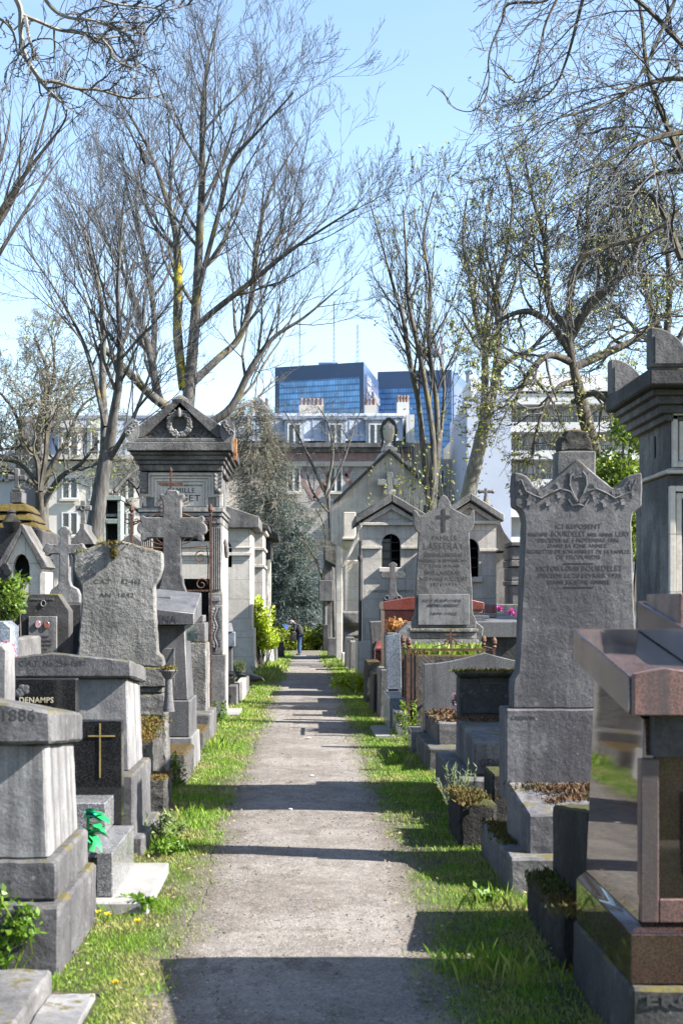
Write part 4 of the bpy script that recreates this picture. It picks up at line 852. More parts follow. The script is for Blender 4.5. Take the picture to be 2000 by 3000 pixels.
# ------------------------------------------------------------------ tombs: common pieces
def pbox(m, pl, pr, pt, pb, Y, d, y0=None):
    m.box(X(pl, Y), X(pr, Y), (Y if y0 is None else y0), Y + d, Z(pb, Y), Z(pt, Y)); return m
def fleuron(m, x, y, z, s):                           # small iron finial
    m.lathe([(.010 * s, z), (.022 * s, z + .02 * s), (.012 * s, z + .035 * s), (.034 * s, z + .07 * s), (.028 * s, z + .10 * s), (.006 * s, z + .145 * s)], x, y, 8)
def spiral(x, z, r, y, turns, d=1, a0=0, n=26):
    return [(x + d * r * (1 - .8 * i / n) * math.cos(a0 + turns * 6.283 * i / n), y, z + r * (1 - .8 * i / n) * math.sin(a0 + turns * 6.283 * i / n)) for i in range(n + 1)]
def tufts(name, label, pts, lm, cat='moss', n=90, s=.03, spread=.09, seed=1, tall=1.):
    r = random.Random(seed); m = MB()
    for (x, y, z, w) in pts:
        for _ in range(int(n * w)):
            q = Vector((x + r.gauss(0, spread * w), y + r.gauss(0, spread * w * 1.3), z - .006)); u = Vector((r.gauss(0, .6), r.gauss(0, .6), tall * r.uniform(.4, 1.2))).normalized(); v = Matrix.Rotation(r.uniform(0, 6.28), 3, u) @ u.orthogonal().normalized(); l = s * r.uniform(.5, 1.4)
            m.add([q - v * l * .25, q + v * l * .25, q + u * l], [(0, 1, 2)])
    o = m.build(name, lm, None, (pts[0][0], pts[0][1], pts[0][2] - .005), smooth=0); return tag(o, label, cat, kind='stuff')

# ================================================================== LEFT SIDE
o = MB().box(-2.2, -1.04, 4.3, 5.82, -.02, .10).build('tomb_slab', 'stone_grey', None, (-1.6, 5, 0), bevel=.012, rough=.012, size=.06); tag(o, 'low lichened tomb slab in the bottom left corner', 'tomb slab')
o = MB().box(-1.036, -.85, 4.2, 5.74, -.03, .022).build('paving_slab', 'concrete', None, (-.94, 5, 0), bevel=.006, rough=.006, size=.07); tag(o, 'flat weathered paving slab sunk in the grass at the bottom left', 'paving slab')

def capped_tomb(label, yf, yr, xr, xl, zt, text, t0, t1, tz, th, plinth):
    """block headstone with a shallow pedimented cap; plinth = list of (x right, y0, y1, z0, z1)"""
    cxm = (xl + xr) / 2; t = thing('capped_headstone', label, 'headstone', (cxm, yf, 0))
    zb, ze, za = zt                                     # cap bottom, cap end top, apex
    m = MB(); b = [(xl, zb), (xr, zb), (xr, ze), (cxm, za), (xl, ze)]
    m.prism(b, yf, yr, -.075); m.build('cap', 'stone_cap', t, bevel=.012, rough=.007, size=.05, flat=True)
    z0 = plinth[0][4]; e = .055
    m = MB().frus(xl + e * .4, xr - e * .35, yf + .05, yr - .02, z0, xl + e * .7, xr - e * .7, yf + .065, yr - .025, zb - .002)
    m.v = [(x, y, z - (.075 * (y - yf) / (yr - yf) if z > z0 + .1 else 0)) for x, y, z in m.v]
    m.build('body', 'concrete', t, bevel=.010, rough=.006, size=.06)
    for i, (px_, a, b_, q0, q1) in enumerate(plinth):
        MB().box(2 * cxm - px_, px_, a, b_, q0, q1).build('plinth' if i else 'base_course', 'stone_cap', t, bevel=.014, rough=.008, size=.06)
    letters(text, t0, t1, tz, th, yf - .0004, 'engraved', t, depth=.0008); return t
capped_tomb('grey capped headstone numbered 1886, nearest on the left', 6.15, 7.02, -1.105, -2.12, (.989, 1.129, 1.225), 'C.A.T. N  174-1886', X(-330, 6.15), X(104, 6.15), Z(2112, 6.15), .052,
            [(-1.082, 6.19, 7.06, .30, .48), (-1.055, 6.09, 7.14, -.02, .297)])
capped_tomb('grey capped headstone lettered 256-1887 behind the black granite stele', 9.05, 9.86, -1.112, -2.11, (1.124, 1.231, 1.285), 'C.A.T. No 256-1887', X(57, 9.05), X(253, 9.05), Z(1952, 9.05), .038,
            [(-1.085, 8.93, 9.92, .10, .52), (-1.03, 8.98, 10.05, -.02, .12)])
o = MB().prism(ol([(-120, 2300), (-120, 1900), (-90, 1888), (6, 1888), (20, 1905), (22, 2300)], 7.5), 7.5, 7.72).build('headstone', 'concrete', None, (X(-50, 7.5), 7.5, Z(2300, 7.5)), bevel=.012, rough=.006, size=.07)
for v in o.data.vertices:
    if v.co.z < .02: v.co.z = -Z(2300, 7.5)
tag(o, 'plain pale headstone cut by the left edge, behind the nearest capped headstone', 'headstone')

# Denamps tomb
t = thing('granite_tomb', 'polished black granite tomb with gilt cross and DENAMPS lettering', 'tomb', (-1.5, 8.0, 0))
MB().box(-2.25, -.812, 7.30, 8.42, -.02, .06).build('base_slab', 'slab_white', t, bevel=.008, rough=.003, size=.1)
MB().box(-2.1, -1.01, 7.42, 8.33, .062, .295).build('kerb', 'grey_granite', t, bevel=.005)
MB().box(-2.05, -1.09, 7.415, 7.418, .066, .27).build('kerb_front', 'black_granite', t)
ys = 8.36
st = MB().prism([(-2.03, .2), (-1.085, .2), (-1.085, Z(2112, ys)), (-1.352, Z(2112, ys)), (-1.352, Z(1990, ys)), (-2.03, Z(1990, ys))], ys, ys + .10).build('stele', 'black_granite', t, bevel=.004)
m = MB(); pbox(m, 291, 295, 2120, 2279, ys, .01, ys - .006); pbox(m, 258, 290.9, 2155, 2159, ys, .01, ys - .006); pbox(m, 295.1, 337, 2155, 2159, ys, .01, ys - .006); m.build('gilt_cross', 'gold', st)
letters('DENAMPS', X(57, ys), X(157, ys), Z(2059, ys), .033, ys - .003, 'gold_pale', st, bold=.012)
m = MB(); r = random.Random(2)
for i in range(9): m.ball((X(28 + r.uniform(0, 50), ys), ys - .002, Z(2040 - r.uniform(0, 26), ys)), (.022, .003, .018), 8, 5)
m.build('engraved_cloud', 'dull_granite', st)
MB().box(-1.95, -1.13, ys - .34, ys - .003, .297, .47).build('flower_box', 'grey_granite', t, bevel=.006)

# artificial leaves
t = thing('artificial_plant', 'teal and green plastic leaf arrangement on the black granite tomb', 'artificial plant', (X(275, 7.5), 7.5, .296))
def blade(m, p, d, L, w, droop, up=(0, 0, 1)):
    d = Vector(d).normalized(); sd = d.cross(Vector(up)).normalized(); pr = None; n = 6
    for i in range(n + 1):
        f = i / n; c = Vector(p) + d * L * f + Vector((0, 0, -droop * f * f)); ww = w * math.sin(math.pi * min(1, .12 + f * .88)) * .5
        m.v += [tuple(c - sd * ww + Vector((0, 0, .25 * ww))), tuple(c + Vector((0, 0, -.1 * ww))), tuple(c + sd * ww + Vector((0, 0, .25 * ww)))]
        b = len(m.v) - 3
        if i: m.f += [(b - 3, b - 2, b + 1, b), (b - 2, b - 1, b + 2, b + 1)]
x0, z0 = X(258, 7.5), .30
r = random.Random(77)
for i in range(16):
    a_ = r.uniform(-1.25, .9); up_ = r.uniform(-.1, .9); zz_ = r.uniform(.05, .20)
    m = MB(); blade(m, (x0 + r.uniform(-.02, .02), 7.5 + r.uniform(-.02, .02), z0 + zz_), (math.cos(a_), math.sin(a_), up_), r.uniform(.08, .15), r.uniform(.045, .085), r.uniform(.03, .09))
    m.build('teal_leaf' if i % 2 == 0 and zz_ > .09 else 'green_leaf', 'plastic_teal' if i % 2 == 0 and zz_ > .09 else 'plastic_green', t)
m = MB(); m.tube([(x0, 7.5, .296), (x0, 7.5, z0 + .2)], .008, 6); m.lathe([(.035, .296), (.045, .33), (.03, .335)], x0, 7.5, 10); m.build('stem', 'plastic_green', t)

# mossy stepped tomb and the rough headstone
t = thing('stepped_tomb', 'low stepped tomb thick with orange moss beside the rough headstone', 'tomb', (-1.5, 11, 0))
MB().box(-2.1, -1.055, 10.66, 11.15, -.03, .285).build('lower_step', 'mossy', t, bevel=.02, rough=.018, size=.05)
m = MB().hexa([(-2.1, 10.9, .0), (-1.19, 10.9, .0), (-1.19, 11.78, .0), (-2.1, 11.78, .0)], [(-2.1, 10.9, .54), (-1.19, 10.9, .54), (-1.19, 11.78, .675), (-2.1, 11.78, .675)])
m.build('upper_step', 'mossy', t, bevel=.02, rough=.02, size=.05)
tufts('moss', 'orange and green moss cushion on top of the stepped tomb', [(-1.26, 11.0 + .1 * i, .56 + .015 * i, .8) for i in range(8)] + [(-1.12, 10.75, .285, .6), (-1.1, 11.0, .285, .6)], 'moss_orange', n=260, s=.022, spread=.07, seed=4)
t = thing('stepped_tomb', 'small rust brown mossy kerb with a dark front, behind the orange mossed steps', 'tomb kerb', (-1.3, 12.6, 0))
MB().box(-1.75, -1.052, 12.45, 13.3, -.03, .285).build('kerb', 'mossy', t, bevel=.02, rough=.02, size=.06)
MB().box(-1.70, -1.10, 12.42, 12.447, -.02, .23).build('front_face', 'mossy_dark', t, rough=.004, size=.1)

YS = 11.9; cxs = 345
t = thing('headstone', 'broad rough pitted headstone with moss on its gabled top', 'headstone', (X(cxs, YS), YS, 0))
out = mirror([(345, 1583), (290, 1597), (216, 1617), (215, 1668), (222, 1690), (238, 1718), (236, 1800), (230, 1890), (227, 1915), (214, 1925), (212, 1955)], 345)
MB().prism(ol(out, YS), YS, YS + .17).build('stele', 'stone_rough', t, bevel=.012, rough=.012, size=.03, flat=True)
m = MB().box(X(206, YS), X(484, YS), YS - .06, YS + .24, Z(2012, YS), Z(1956, YS)); m.box(X(214, YS), X(478, YS), YS - .04, YS + .22, Z(2030, YS), Z(2014, YS))
m.build('pedestal_cornice', 'stone_rough', t, bevel=.01, rough=.012, size=.05)
MB().frus(X(200, YS), X(492, YS), YS - .06, YS + .3, 0, X(210, YS), X(484, YS), YS - .04, YS + .26, Z(2031, YS)).build('pedestal', 'stone_rough', t, bevel=.012, rough=.015, size=.05)
letters('C.A.T.    82-462', X(275, YS), X(412, YS), Z(1711, YS), .042, YS - .0004, 'engraved_soft', t, depth=.0008)
letters('AN  1842', X(290, YS), X(392, YS), Z(1750, YS), .038, YS - .0004, 'engraved_soft', t, depth=.0008)
tufts('moss', 'tufts of brown green moss along the gabled top of the rough headstone', [(X(335 + 12 * i, YS), YS + .05, Z(1590 + 1.2 * abs(i) ** 1.3, YS), .5) for i in range(-3, 4)] + [(X(335, YS), YS - .02, Z(1605 + 9 * i, YS), .25) for i in range(4)] + [(X(232, YS), YS + .04, Z(1616, YS), .4), (X(425, YS), YS + .05, Z(1610, YS), .4)], 'moss_tuft', n=200, s=.03, spread=.05, seed=9)
t = thing('stone_bowl', 'small stone bowl filled with orange moss beside the rough headstone', 'bowl', (X(494, 11.7), 11.7, Z(2085, 11.7)))
zb = Z(1962, 11.7); MB().lathe([(.05, Z(2085, 11.7)), (.035, zb - .22), (.03, zb - .08), (.045, zb - .06), (.075, zb - .01), (.07, zb)], X(494, 11.7), 11.7, 14).build('bowl', 'stone_grey', t)
m = MB(); leaf_cloud(m, random.Random(5), 300, [((X(494, 11.7), 11.7, zb + .005), (.075, .075, .025))], .022); m.build('moss_filling', 'moss_orange', t, smooth=0)

# ENA monument
YE = 13.5; xr = X(565, YE); xl = -1.95; cxm = (xr + xl) / 2
t = thing('granite_monument', 'dull grey granite monument with the letters ENA on its roof like cap', 'monument', (cxm, YE, 0))
MB().frus(2 * cxm - xr - .02, xr, YE, YE + 1.0, -.02, 2 * cxm - xr, xr - .012, YE + .01, YE + .98, Z(2162, YE)).build('base_course', 'concrete', t, bevel=.01, rough=.004, size=.08)
zz = Z(2162, YE); z2 = Z(2054, YE)
MB().box(2 * cxm - X(555, YE), X(555, YE), YE + .04, YE + .9, zz + .002, z2).build('plinth', 'dull_granite', t, bevel=.01)
m = MB().frus(2 * cxm - X(548, YE), X(548, YE), YE + .1, YE + .8, z2 + .002, 2 * cxm - X(537, YE), X(537, YE), YE + .14, YE + .72, Z(1832, YE)); m.build('body', 'dull_granite', t, bevel=.008)
m = MB(); ya = YE + .085
m.box(X(470, YE), X(509, YE), ya, ya + .02, Z(2012, YE), Z(1900, YE)); m.build('front_panel', 'dull_granite', t, bevel=.006)
zb, ze = Z(1831, YE - .08), Z(1797, YE - .08); zrr = ze + .20
xr2, xl2 = X(568, YE - .08), 2 * cxm - X(568, YE - .08)
MB().add([(xl2, YE - .08, zb), (xr2, YE - .08, zb), (xr2, YE + .9, zb + .08), (xl2, YE + .9, zb + .08), (xl2, YE - .08, ze), (cxm, YE - .08, ze + .05), (xr2, YE - .08, ze), (xr2, YE + .9, zrr), (cxm, YE + .9, zrr + .04), (xl2, YE + .9, zrr)],
         [(3, 2, 1, 0), (0, 1, 6, 5, 4), (1, 2, 7, 6), (2, 3, 9, 8, 7), (3, 0, 4, 9), (4, 5, 8, 9), (5, 6, 7, 8)]).build('cap', 'dull_granite', t, bevel=.007)
MB().box(X(440, YE + .4), X(500, YE + .4), YE + .45, YE + .7, Z(1775, YE + .4), Z(1748, YE + .4)).build('top_block', 'dull_granite', t, bevel=.006)
letters('LENA', X(450, YE - .08), X(520, YE - .08), Z(1822, YE - .08), .068, YE - .083, 'engraved', t)
t = thing('bronze_palm', 'green weathered bronze palm spray fixed to the grey granite monument', 'bronze palm', (X(556, YE), YE + .1, Z(1880, YE)))
m = MB()
for i in range(7): blade(m, (X(545, YE), YE + .06, Z(1876 - 4 * i, YE)), (1, -.5 + .1 * i, .1 + .22 * i), .13, .03, .03, (0, 1, 0))
m.build('palm_leaves', 'verdigris', t)

# tall stone cross
YK = 17.2; t = thing('stone_cross', 'tall rough stone cross with trefoil arms in front of the pedimented tomb', 'stone cross', (X(505, YK), YK, 0))
half = [(505, 1436), (490, 1436), (484, 1450), (474, 1447), (468, 1450), (472, 1460), (478, 1466), (478, 1516), (428, 1516), (420, 1510), (412, 1514), (411, 1524), (416, 1530), (405, 1538), (402, 1552), (408, 1564), (416, 1568), (412, 1578), (418, 1588), (430, 1584), (434, 1577), (478, 1577), (478, 1680), (474, 1690), (472, 1710), (462, 1738), (446, 1756), (440, 1772), (440, 1808)]
MB().prism(ol(mirror(half, 505), YK), YK - .07, YK + .09).build('cross_body', 'stone_grey', t, bevel=.012, rough=.007, size=.05)
m = MB(); pbox(m, 432, 598, 1803, 1822, YK, .3, YK - .16); pbox(m, 424, 604, 1824, 1880, YK, .36, YK - .2); pbox(m, 430, 600, 1810, 1812, YK, .1)
m.build('pedestal_cornice', 'stone_grey', t, bevel=.015, rough=.006, size=.08)
m = MB().box(X(420, YK), X(608, YK), YK - .22, YK + .4, 0, Z(1882, YK)); m.build('pedestal', 'stone_rough', t, bevel=.012, rough=.01, size=.07)
letters('N', X(578, YK - .2), X(588, YK - .2), Z(1864, YK - .2), .05, YK - .209, 'engraved', t)
t = thing('tomb_kerb', 'grey stone kerb block at the foot of the tall stone cross', 'kerb stone', (X(600, 16.5), 16.5, 0))
MB().box(-1.75, X(617, 16.5), 16.45, 17.6, -.02, Z(2092, 16.5)).build('kerb', 'stone_grey', t, bevel=.015, rough=.008, size=.08)
MB().box(-1.7, X(596, 15.5), 15.3, 16.4, -.02, .20).build('front_kerb', 'mossy', t, bevel=.015, rough=.015, size=.07)

# rusty iron arch
YI = 18.6; t = thing('iron_gate', 'tall rusty wrought iron frame with scrolls and a small cross on top', 'iron gate', (X(500, YI), YI, 0))
xa, xb, xm = X(386, YI), X(617, YI), X(500, YI)
for x in (xa, xb):
    m = MB().box(x - .015, x + .015, YI - .015, YI + .015, 0, Z(1512, YI)); fleuron(m, x, YI, Z(1512, YI), 1.1)
    for d in (-1, 1): m.tube(spiral(x + d * .055, Z(1525, YI), .05, YI, 1.0, d, 3.14), .008, 5)
    m.build('post', 'rust', t)
for s, x in ((1, xa), (-1, xb)):
    MB().tube([(x, YI, Z(1540, YI)), (x + s * .15, YI, Z(1523, YI)), (x + s * .35, YI, Z(1518, YI)), (xm - s * .03, YI, Z(1530, YI))], .011, 6).build('arch_bar', 'rust', t)
    MB().tube([(x + s * .02, YI, Z(1530, YI)), (x + s * .2, YI, Z(1518, YI)), (x + s * .42, YI, Z(1500, YI)), (xm, YI, Z(1470, YI))], .010, 6).build('arch_bar', 'rust', t)
    MB().tube(spiral(xm + s * .10, Z(1480, YI), .09, YI, 1.2, s, 0), .009, 5).build('arch_scroll', 'rust', t)
m = MB().box(xa, xb - .023, YI - .012, YI + .012, Z(1733, YI), Z(1728, YI)); 
for s, x in ((1, xa), (-1, xb)):
    m.tube(spiral(x + s * .12, Z(1712, YI), .085, YI, 1.3, -s, 0), .009, 5); m.tube([(x + s * .035, YI, Z(1712, YI)), (x + s * .03, YI, Z(1640, YI)), (x + s * .05, YI, Z(1600, YI)), (x + s * .2, YI, Z(1602, YI)), (xm, YI, Z(1608, YI))], .009, 5)
    m.tube(spiral(x + s * .13, Z(1632, YI), .085, YI, 1.4, -s, 1), .008, 5)
    for k in (.25, .6, 1.): m.tube([(xm, YI, Z(1604, YI)), (xm - s * .22 * k, YI, Z(1590, YI)), (xm - s * .40 * k, YI, Z(1560 + 20 * (1 - k), YI))], .007, 5)
m.build('scrollwork', 'rust', t)
m = MB().box(xm - .014, xm + .014, YI - .01, YI + .01, Z(1470, YI), Z(1385, YI)); m.box(xm - .16, xm - .0145, YI - .01, YI + .01, Z(1422, YI), Z(1414, YI)); m.box(xm + .0145, xm + .16, YI - .01, YI + .01, Z(1422, YI), Z(1414, YI)); fleuron(m, xm, YI, Z(1390, YI), .7)
m.build('top_cross', 'rust', t)

# FORGET monument
YF = 19.8; cxp = 530
def xs(px, Y=YF): return X(px, Y)
t = thing('tomb_monument', 'large carved tomb with wreathed pediment and the inscription FAMILLE FORGET', 'tomb monument', (xs(cxp), YF, 0))
DEP = 1.75; yb = YF + DEP; cxw = xs(cxp)
def fl(pl, pt, pb, yo=0., m=None, back=None):           # a course symmetrical about the axis, from left pixel pl
    m = m or MB(); a = xs(pl); m.box(a, 2 * cxw - a, YF + yo, back or yb - yo, Z(pb, YF), Z(pt, YF)); return m
pil = MB()
for s in (0, 1):
    def mx(a, b): return (xs(a), xs(b)) if not s else (2 * cxw - xs(b), 2 * cxw - xs(a))
    x0, x1 = mx(412, 446); m = MB(); m.box(x0, x1, YF + .03, YF + .30, Z(1735, YF), Z(1536, YF))
    for i in range(6):
        a = x0 + (x1 - x0) * (i + .5) / 6; w = (x1 - x0) / 6 * .30; m.box(a - w, a + w, YF + .003, YF + .028, Z(1728, YF), Z(1545, YF))
    m.build('pilaster', 'cornice', t, bevel=.004)
    m = MB(); x0, x1 = mx(408, 449); m.box(x0, x1, YF, YF + .32, Z(1772, YF), Z(1737, YF)); m.box(x0 + .03, x1 - .03, YF - .012, YF - .002, Z(1762, YF), Z(1748, YF))
    m.box(x0, x1, YF - .01, YF + .32, Z(1917, YF), Z(1774, YF)); m.box(x0 - .02, x1 + .04, YF - .03, YF + .34, 0, Z(1919, YF)); pd = m.build('pilaster_base', 'cornice', t, bevel=.008, rough=.003, size=.1)
    m = MB(); xc_ = (x0 + x1) / 2; pts = [(xc_ + .02 * math.sin(i * .9), YF - .02, Z(1905 - 125 * i / 16, YF)) for i in range(17)]; m.tube(pts, .012, 6)
    r = random.Random(60 + s)
    for i in range(1, 16):
        for d in (-1, 1): blade(m, pts[i], (d, -.25, .55), r.uniform(.06, .085), .038, .012, (0, -1, .2))
    m.build('carved_leaves', 'cornice', pd)
    yy = YF + .35                                       # outer wall behind each pilaster
    x0, x1 = mx(412, 436); MB().box(x0, x1, yy, yb, .0, Z(1536, YF)).build('side_wall', 'lime_warm', t, bevel=.006)
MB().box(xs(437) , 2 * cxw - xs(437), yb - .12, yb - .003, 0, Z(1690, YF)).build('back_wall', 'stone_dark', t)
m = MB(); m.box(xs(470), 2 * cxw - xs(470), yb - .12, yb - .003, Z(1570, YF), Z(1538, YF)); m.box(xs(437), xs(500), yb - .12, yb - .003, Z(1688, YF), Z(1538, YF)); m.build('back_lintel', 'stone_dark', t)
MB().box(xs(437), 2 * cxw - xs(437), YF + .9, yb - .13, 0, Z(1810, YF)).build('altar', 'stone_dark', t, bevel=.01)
m = fl(405, 1487, 1500, -.03); fl(408, 1502, 1512, -.01, m); fl(412, 1514, 1534, .01, m); m.build('architrave', 'cornice', t, bevel=.006)
m = fl(418, 1382, 1485, .06); m.build('frieze', 'cornice', t, bevel=.004)
fr = MB()                                               # eared frame: four nested steps
for i in range(4):
    w = 8; k = i * 9; yo = YF + .01 + .014 * i
    a0, a1, b0, b1 = 433 + k, 408 + k * 1.25, 1384 + k, 1446 + k * .3
    A, Bx, Cc, D = xs(a0), xs(a1), Z(b0, YF), Z(b1, YF); wv = xs(w) - xs(0); E = Z(1484, YF)
    for s in (0, 1):
        def mm(p, q): return (p, q) if not s else (2 * cxw - q, 2 * cxw - p)
        p, q = mm(A, A + wv); fr.box(p, q, yo, YF + .06, D - wv, Cc)
        if i < 2: p, q = mm(Bx, A - .001); fr.box(p, q, yo, YF + .06, D - wv, D); p, q = mm(Bx, Bx + wv); fr.box(p, q, yo, YF + .06, E, D - wv - .001)
        else: p, q = mm(A, A + wv); fr.box(p, q, yo, YF + .06, E, D - wv - .001)
    fr.box(A + wv + .001, 2 * cxw - A - wv - .001, yo, YF + .06, Cc - wv, Cc)
fr.build('panel_frame', 'lime_warm', t, bevel=.003)
pl_ = MB().box(xs(468), 2 * cxw - xs(468), YF + .045, YF + .0595, Z(1484, YF), Z(1424, YF)).build('name_plate', 'lime_warm', t)
letters('FAMILLE', xs(491), xs(570), Z(1443, YF), .072, YF + .043, 'engraved', pl_); letters('FORGET', xs(468), xs(586), Z(1467, YF), .088, YF + .043, 'engraved', pl_)
for s in (-1, 1):
    m = MB(); x = cxw + s * (cxw - xs(420)); 
    m.box(x - .05, x + .05, YF - .02, YF + .058, Z(1445, YF), Z(1384, YF))
    for i in range(4): blade(m, (x, YF - .03, Z(1432 - 12 * i, YF)), (-.8, -.3, .6), .07, .04, .0, (0, -1, .2)); blade(m, (x, YF - .03, Z(1432 - 12 * i, YF)), (.8, -.3, .6), .07, .04, .0, (0, -1, .2))
    m.ball((x, YF - .03, Z(1438, YF)), .035, 8, 6); m.build('console', 'cornice', t)
    m = MB()
    for k in range(5): m.ball((xs(660) if s > 0 else xs(400), YF + .1 + k * .06, Z(1590 + 8 * k, YF)), (.035, .03, .06), 8, 6)
    if s > 0: m.build('carved_garland', 'cornice', t)
m = MB()
for i, (pl, pt, pb) in enumerate(((402, 1362, 1380), (396, 1350, 1361), (390, 1336, 1349), (380, 1326, 1335))): fl(pl + 6, pt, pb, -.05 - .035 * i, m)
fl(378, 1300, 1325, -.24, m); fl(382, 1288, 1299, -.21, m); m.build('cornice', 'lime_old', t, bevel=.008, rough=.003, size=.12)
zb_ = Z(1287, YF); yo = YF - .2
m = MB(); m.prism([(xs(402), zb_ + .002), (2 * cxw - xs(402), zb_ + .002), (cxw, Z(1196, YF))], yo + .10, yb + .1); m.build('pediment', 'lime_old', t, rough=.006, size=.08)
m = MB()
for s in (-1, 1):
    a, b = cxw - s * (cxw - xs(392)), cxw
    m.prism([(a, zb_ + .002), (a, zb_ + .10), (b + s * .0, Z(1168, YF)), (b, Z(1186, YF)), (a + s * -.0 + (.15 if s > 0 else -.15), zb_ + .002)], yo, yb + .2)
m.build('raking_cornice', 'lime_old', t, bevel=.006, rough=.006, size=.1)
MB().lathe([(.11, Z(1185, YF)), (.12, Z(1175, YF)), (.07, Z(1166, YF)), (.02, Z(1160, YF))], cxw, YF - .1, 10).build('apex_stone', 'lime_old', t)
m = MB(); zw = Z(1245, YF); pts = [(cxw - .01 + .145 * math.cos(a), yo + .06, zw + .155 * math.sin(a)) for a in [6.283 * i / 28 for i in range(29)]]; m.tube(pts, .045, 8, False)
r = random.Random(8)
for p in pts[:-1]:
    for k in range(4): m.ball((p[0] + r.gauss(0, .018), p[1] - .036, p[2] + r.gauss(0, .018)), .019, 6, 4)
m.ball((cxw - .01, yo + .01, zw + .15), (.03, .03, .07), 8, 6); m.build('wreath', 'cornice', t)
m = MB()
for s in (-1, 1):
    pts = [(cxw + s * (.12 + .062 * i), yo + .08, zw - .16 + .035 * math.sin(i) - .006 * i) for i in range(9)]; m.tube(pts, [.02] * 5 + [.013] * 4, 6)
    for i, p in enumerate(pts):
        for d in (-1, 1): blade(m, p, (s, -.35, d * .8 + .2), .11 - .004 * i, .05, .02, (0, -1, 0))
m.build('laurel_branches', 'lime_old', t)
for s in (-1, 1):
    x = cxw + s * (cxw - xs(388)); m = MB(); m.prism([(x - s * .02 + .10 * math.cos(a) * 1.0, zb_ + .10 + .17 * math.sin(a)) for a in [6.283 * i / 18 for i in range(18)]], yo - .02, yo + .25)
    for k in range(4): m.tube(spiral(x + s * (.03 - .03 * k), zb_ + .06 + .05 * k, .04, yo - .03, 1.1, s, k), .014, 6)
    m.build('acroterion', 'cornice', t, smooth=50)
m = MB().box(xs(681), xs(692), YF + .1, YF + .3, Z(1345, YF), Z(1282, YF)); m.build('rotten_board', 'wood', t, rough=.02, size=.05)

# cream chapels on the left, receding
YC = 31.0
t = thing('chapel_tomb', 'cream limestone chapel tomb with arched opening left of the path', 'chapel tomb', (X(650, YC), YC, gz(YC)))
xr, xl = X(735, YC), X(735, YC) - 1.55; xm = (xl + xr) / 2
def arched_wall(m, x0, x1, z0, z1, xa, xb, za, y0, y1, zb=None):
    """wall with an arched opening between xa and xb, sill za, springing zb"""
    r_ = (xb - xa) / 2; c = (xa + xb) / 2; top = arc(c, zb, r_, 180, 0, 12)
    m.box(x0, xa, y0, y1, z0, z1); m.box(xb, x1, y0, y1, z0, z1); m.box(xa, xb, y0, y1, z0, za)
    for (a, za_), (b, zb_) in zip(top, top[1:]): m.prism([(a, za_), (b, zb_), (b, z1), (a, z1)], y0, y1)
    return m
arched_wall(MB(), xl, xr - .02, gz(YC), Z(1548, YC), X(630, YC), X(679, YC), Z(1662, YC), YC, YC + .18, Z(1608, YC)).build('front_wall', 'lime', t, smooth=0)
MB().box(xr - .16, xr - .0, YC + .183, YC + 2.0, gz(YC), Z(1548, YC)).build('side_wall', 'lime', t, bevel=.008)
MB().box(xl, xl + .16, YC + .183, YC + 2.0, gz(YC), Z(1548, YC)).build('side_wall', 'lime', t)
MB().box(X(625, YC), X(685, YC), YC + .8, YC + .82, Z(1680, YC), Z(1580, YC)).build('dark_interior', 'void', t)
m = MB(); m.box(xl - .02, xr + .035, YC - .05, YC - .003, Z(1628, YC), Z(1619, YC)); m.box(xl, xr + .02, YC - .03, YC - .003, Z(1606, YC), Z(1602, YC)); m.build('string_course', 'lime', t, bevel=.006)
m = MB().box(xl - .05, xr + .05, YC - .06, YC + 2.05, gz(YC) - .05, Z(1862 - 22, YC) - .02); m.build('plinth', 'lime', t, bevel=.01)
m = MB().prism([(xl - .18, Z(1548, YC) + .004), (xr + .18, Z(1548, YC) + .004), (xr + .18, Z(1515, YC)), (xm, Z(1472, YC)), (xl - .18, Z(1515, YC))], YC - .16, YC + 2.1); m.build('roof', 'stone_grey', t, bevel=.012)
t = thing('chapel_tomb', 'narrow cream chapel tomb with dark eaves just behind the arched cream one', 'chapel tomb', (X(700, 35), 35, gz(35)))
xr = X(771, 35); m = MB().box(xr - 1.4, xr, 35, 37, gz(35), Z(1552, 35)); m.build('wall', 'lime_warm', t, bevel=.01)
m = MB(); 
for pt, pb, e in ((1655, 1663, .05), (1604, 1612, .05), (1552, 1562, .08)): m.box(xr - 1.45, xr + e, 35 - e, 37 + e, Z(pb, 35) , Z(pt, 35))
m.build('mouldings', 'lime', t, bevel=.01)
MB().prism([(xr - 1.65, Z(1551, 35)), (xr + .14, Z(1551, 35)), (xr + .14, Z(1540, 35)), (xr - .75, Z(1500, 35)), (xr - 1.65, Z(1540, 35))], 34.75, 37.2).build('roof', 'stone_dark', t, bevel=.01)
t = thing('chapel_tomb', 'dark roofed chapel tomb with a round column, farthest of the row on the left', 'chapel tomb', (X(740, 40), 40, gz(40)))
xr = X(790, 40); MB().lathe([(.13, gz(40)), (.13, gz(40) + .5), (.10, gz(40) + .55), (.095, Z(1660, 40)), (.12, Z(1655, 40)), (.14, Z(1640, 40))], xr - .1, 40, 14).build('column', 'lime_warm', t)
m = MB().box(xr - 1.3, xr - .02, 40.4, 42.4, gz(40), Z(1580, 40)); m.build('wall', 'lime_warm', t, bevel=.01)
MB().box(xr - 1.4, xr + .03, 39.8, 42.5, Z(1638, 40), Z(1580, 40) - .003).build('entablature', 'stone_dark', t, bevel=.02)
MB().prism([(xr - 1.6, Z(1579, 40)), (xr + .24, Z(1579, 40)), (xr + .24, Z(1566, 40)), (xr - .75, Z(1508, 40)), (xr - 1.6, Z(1566, 40))], 39.6, 42.6).build('roof', 'roof_moss', t, bevel=.01)

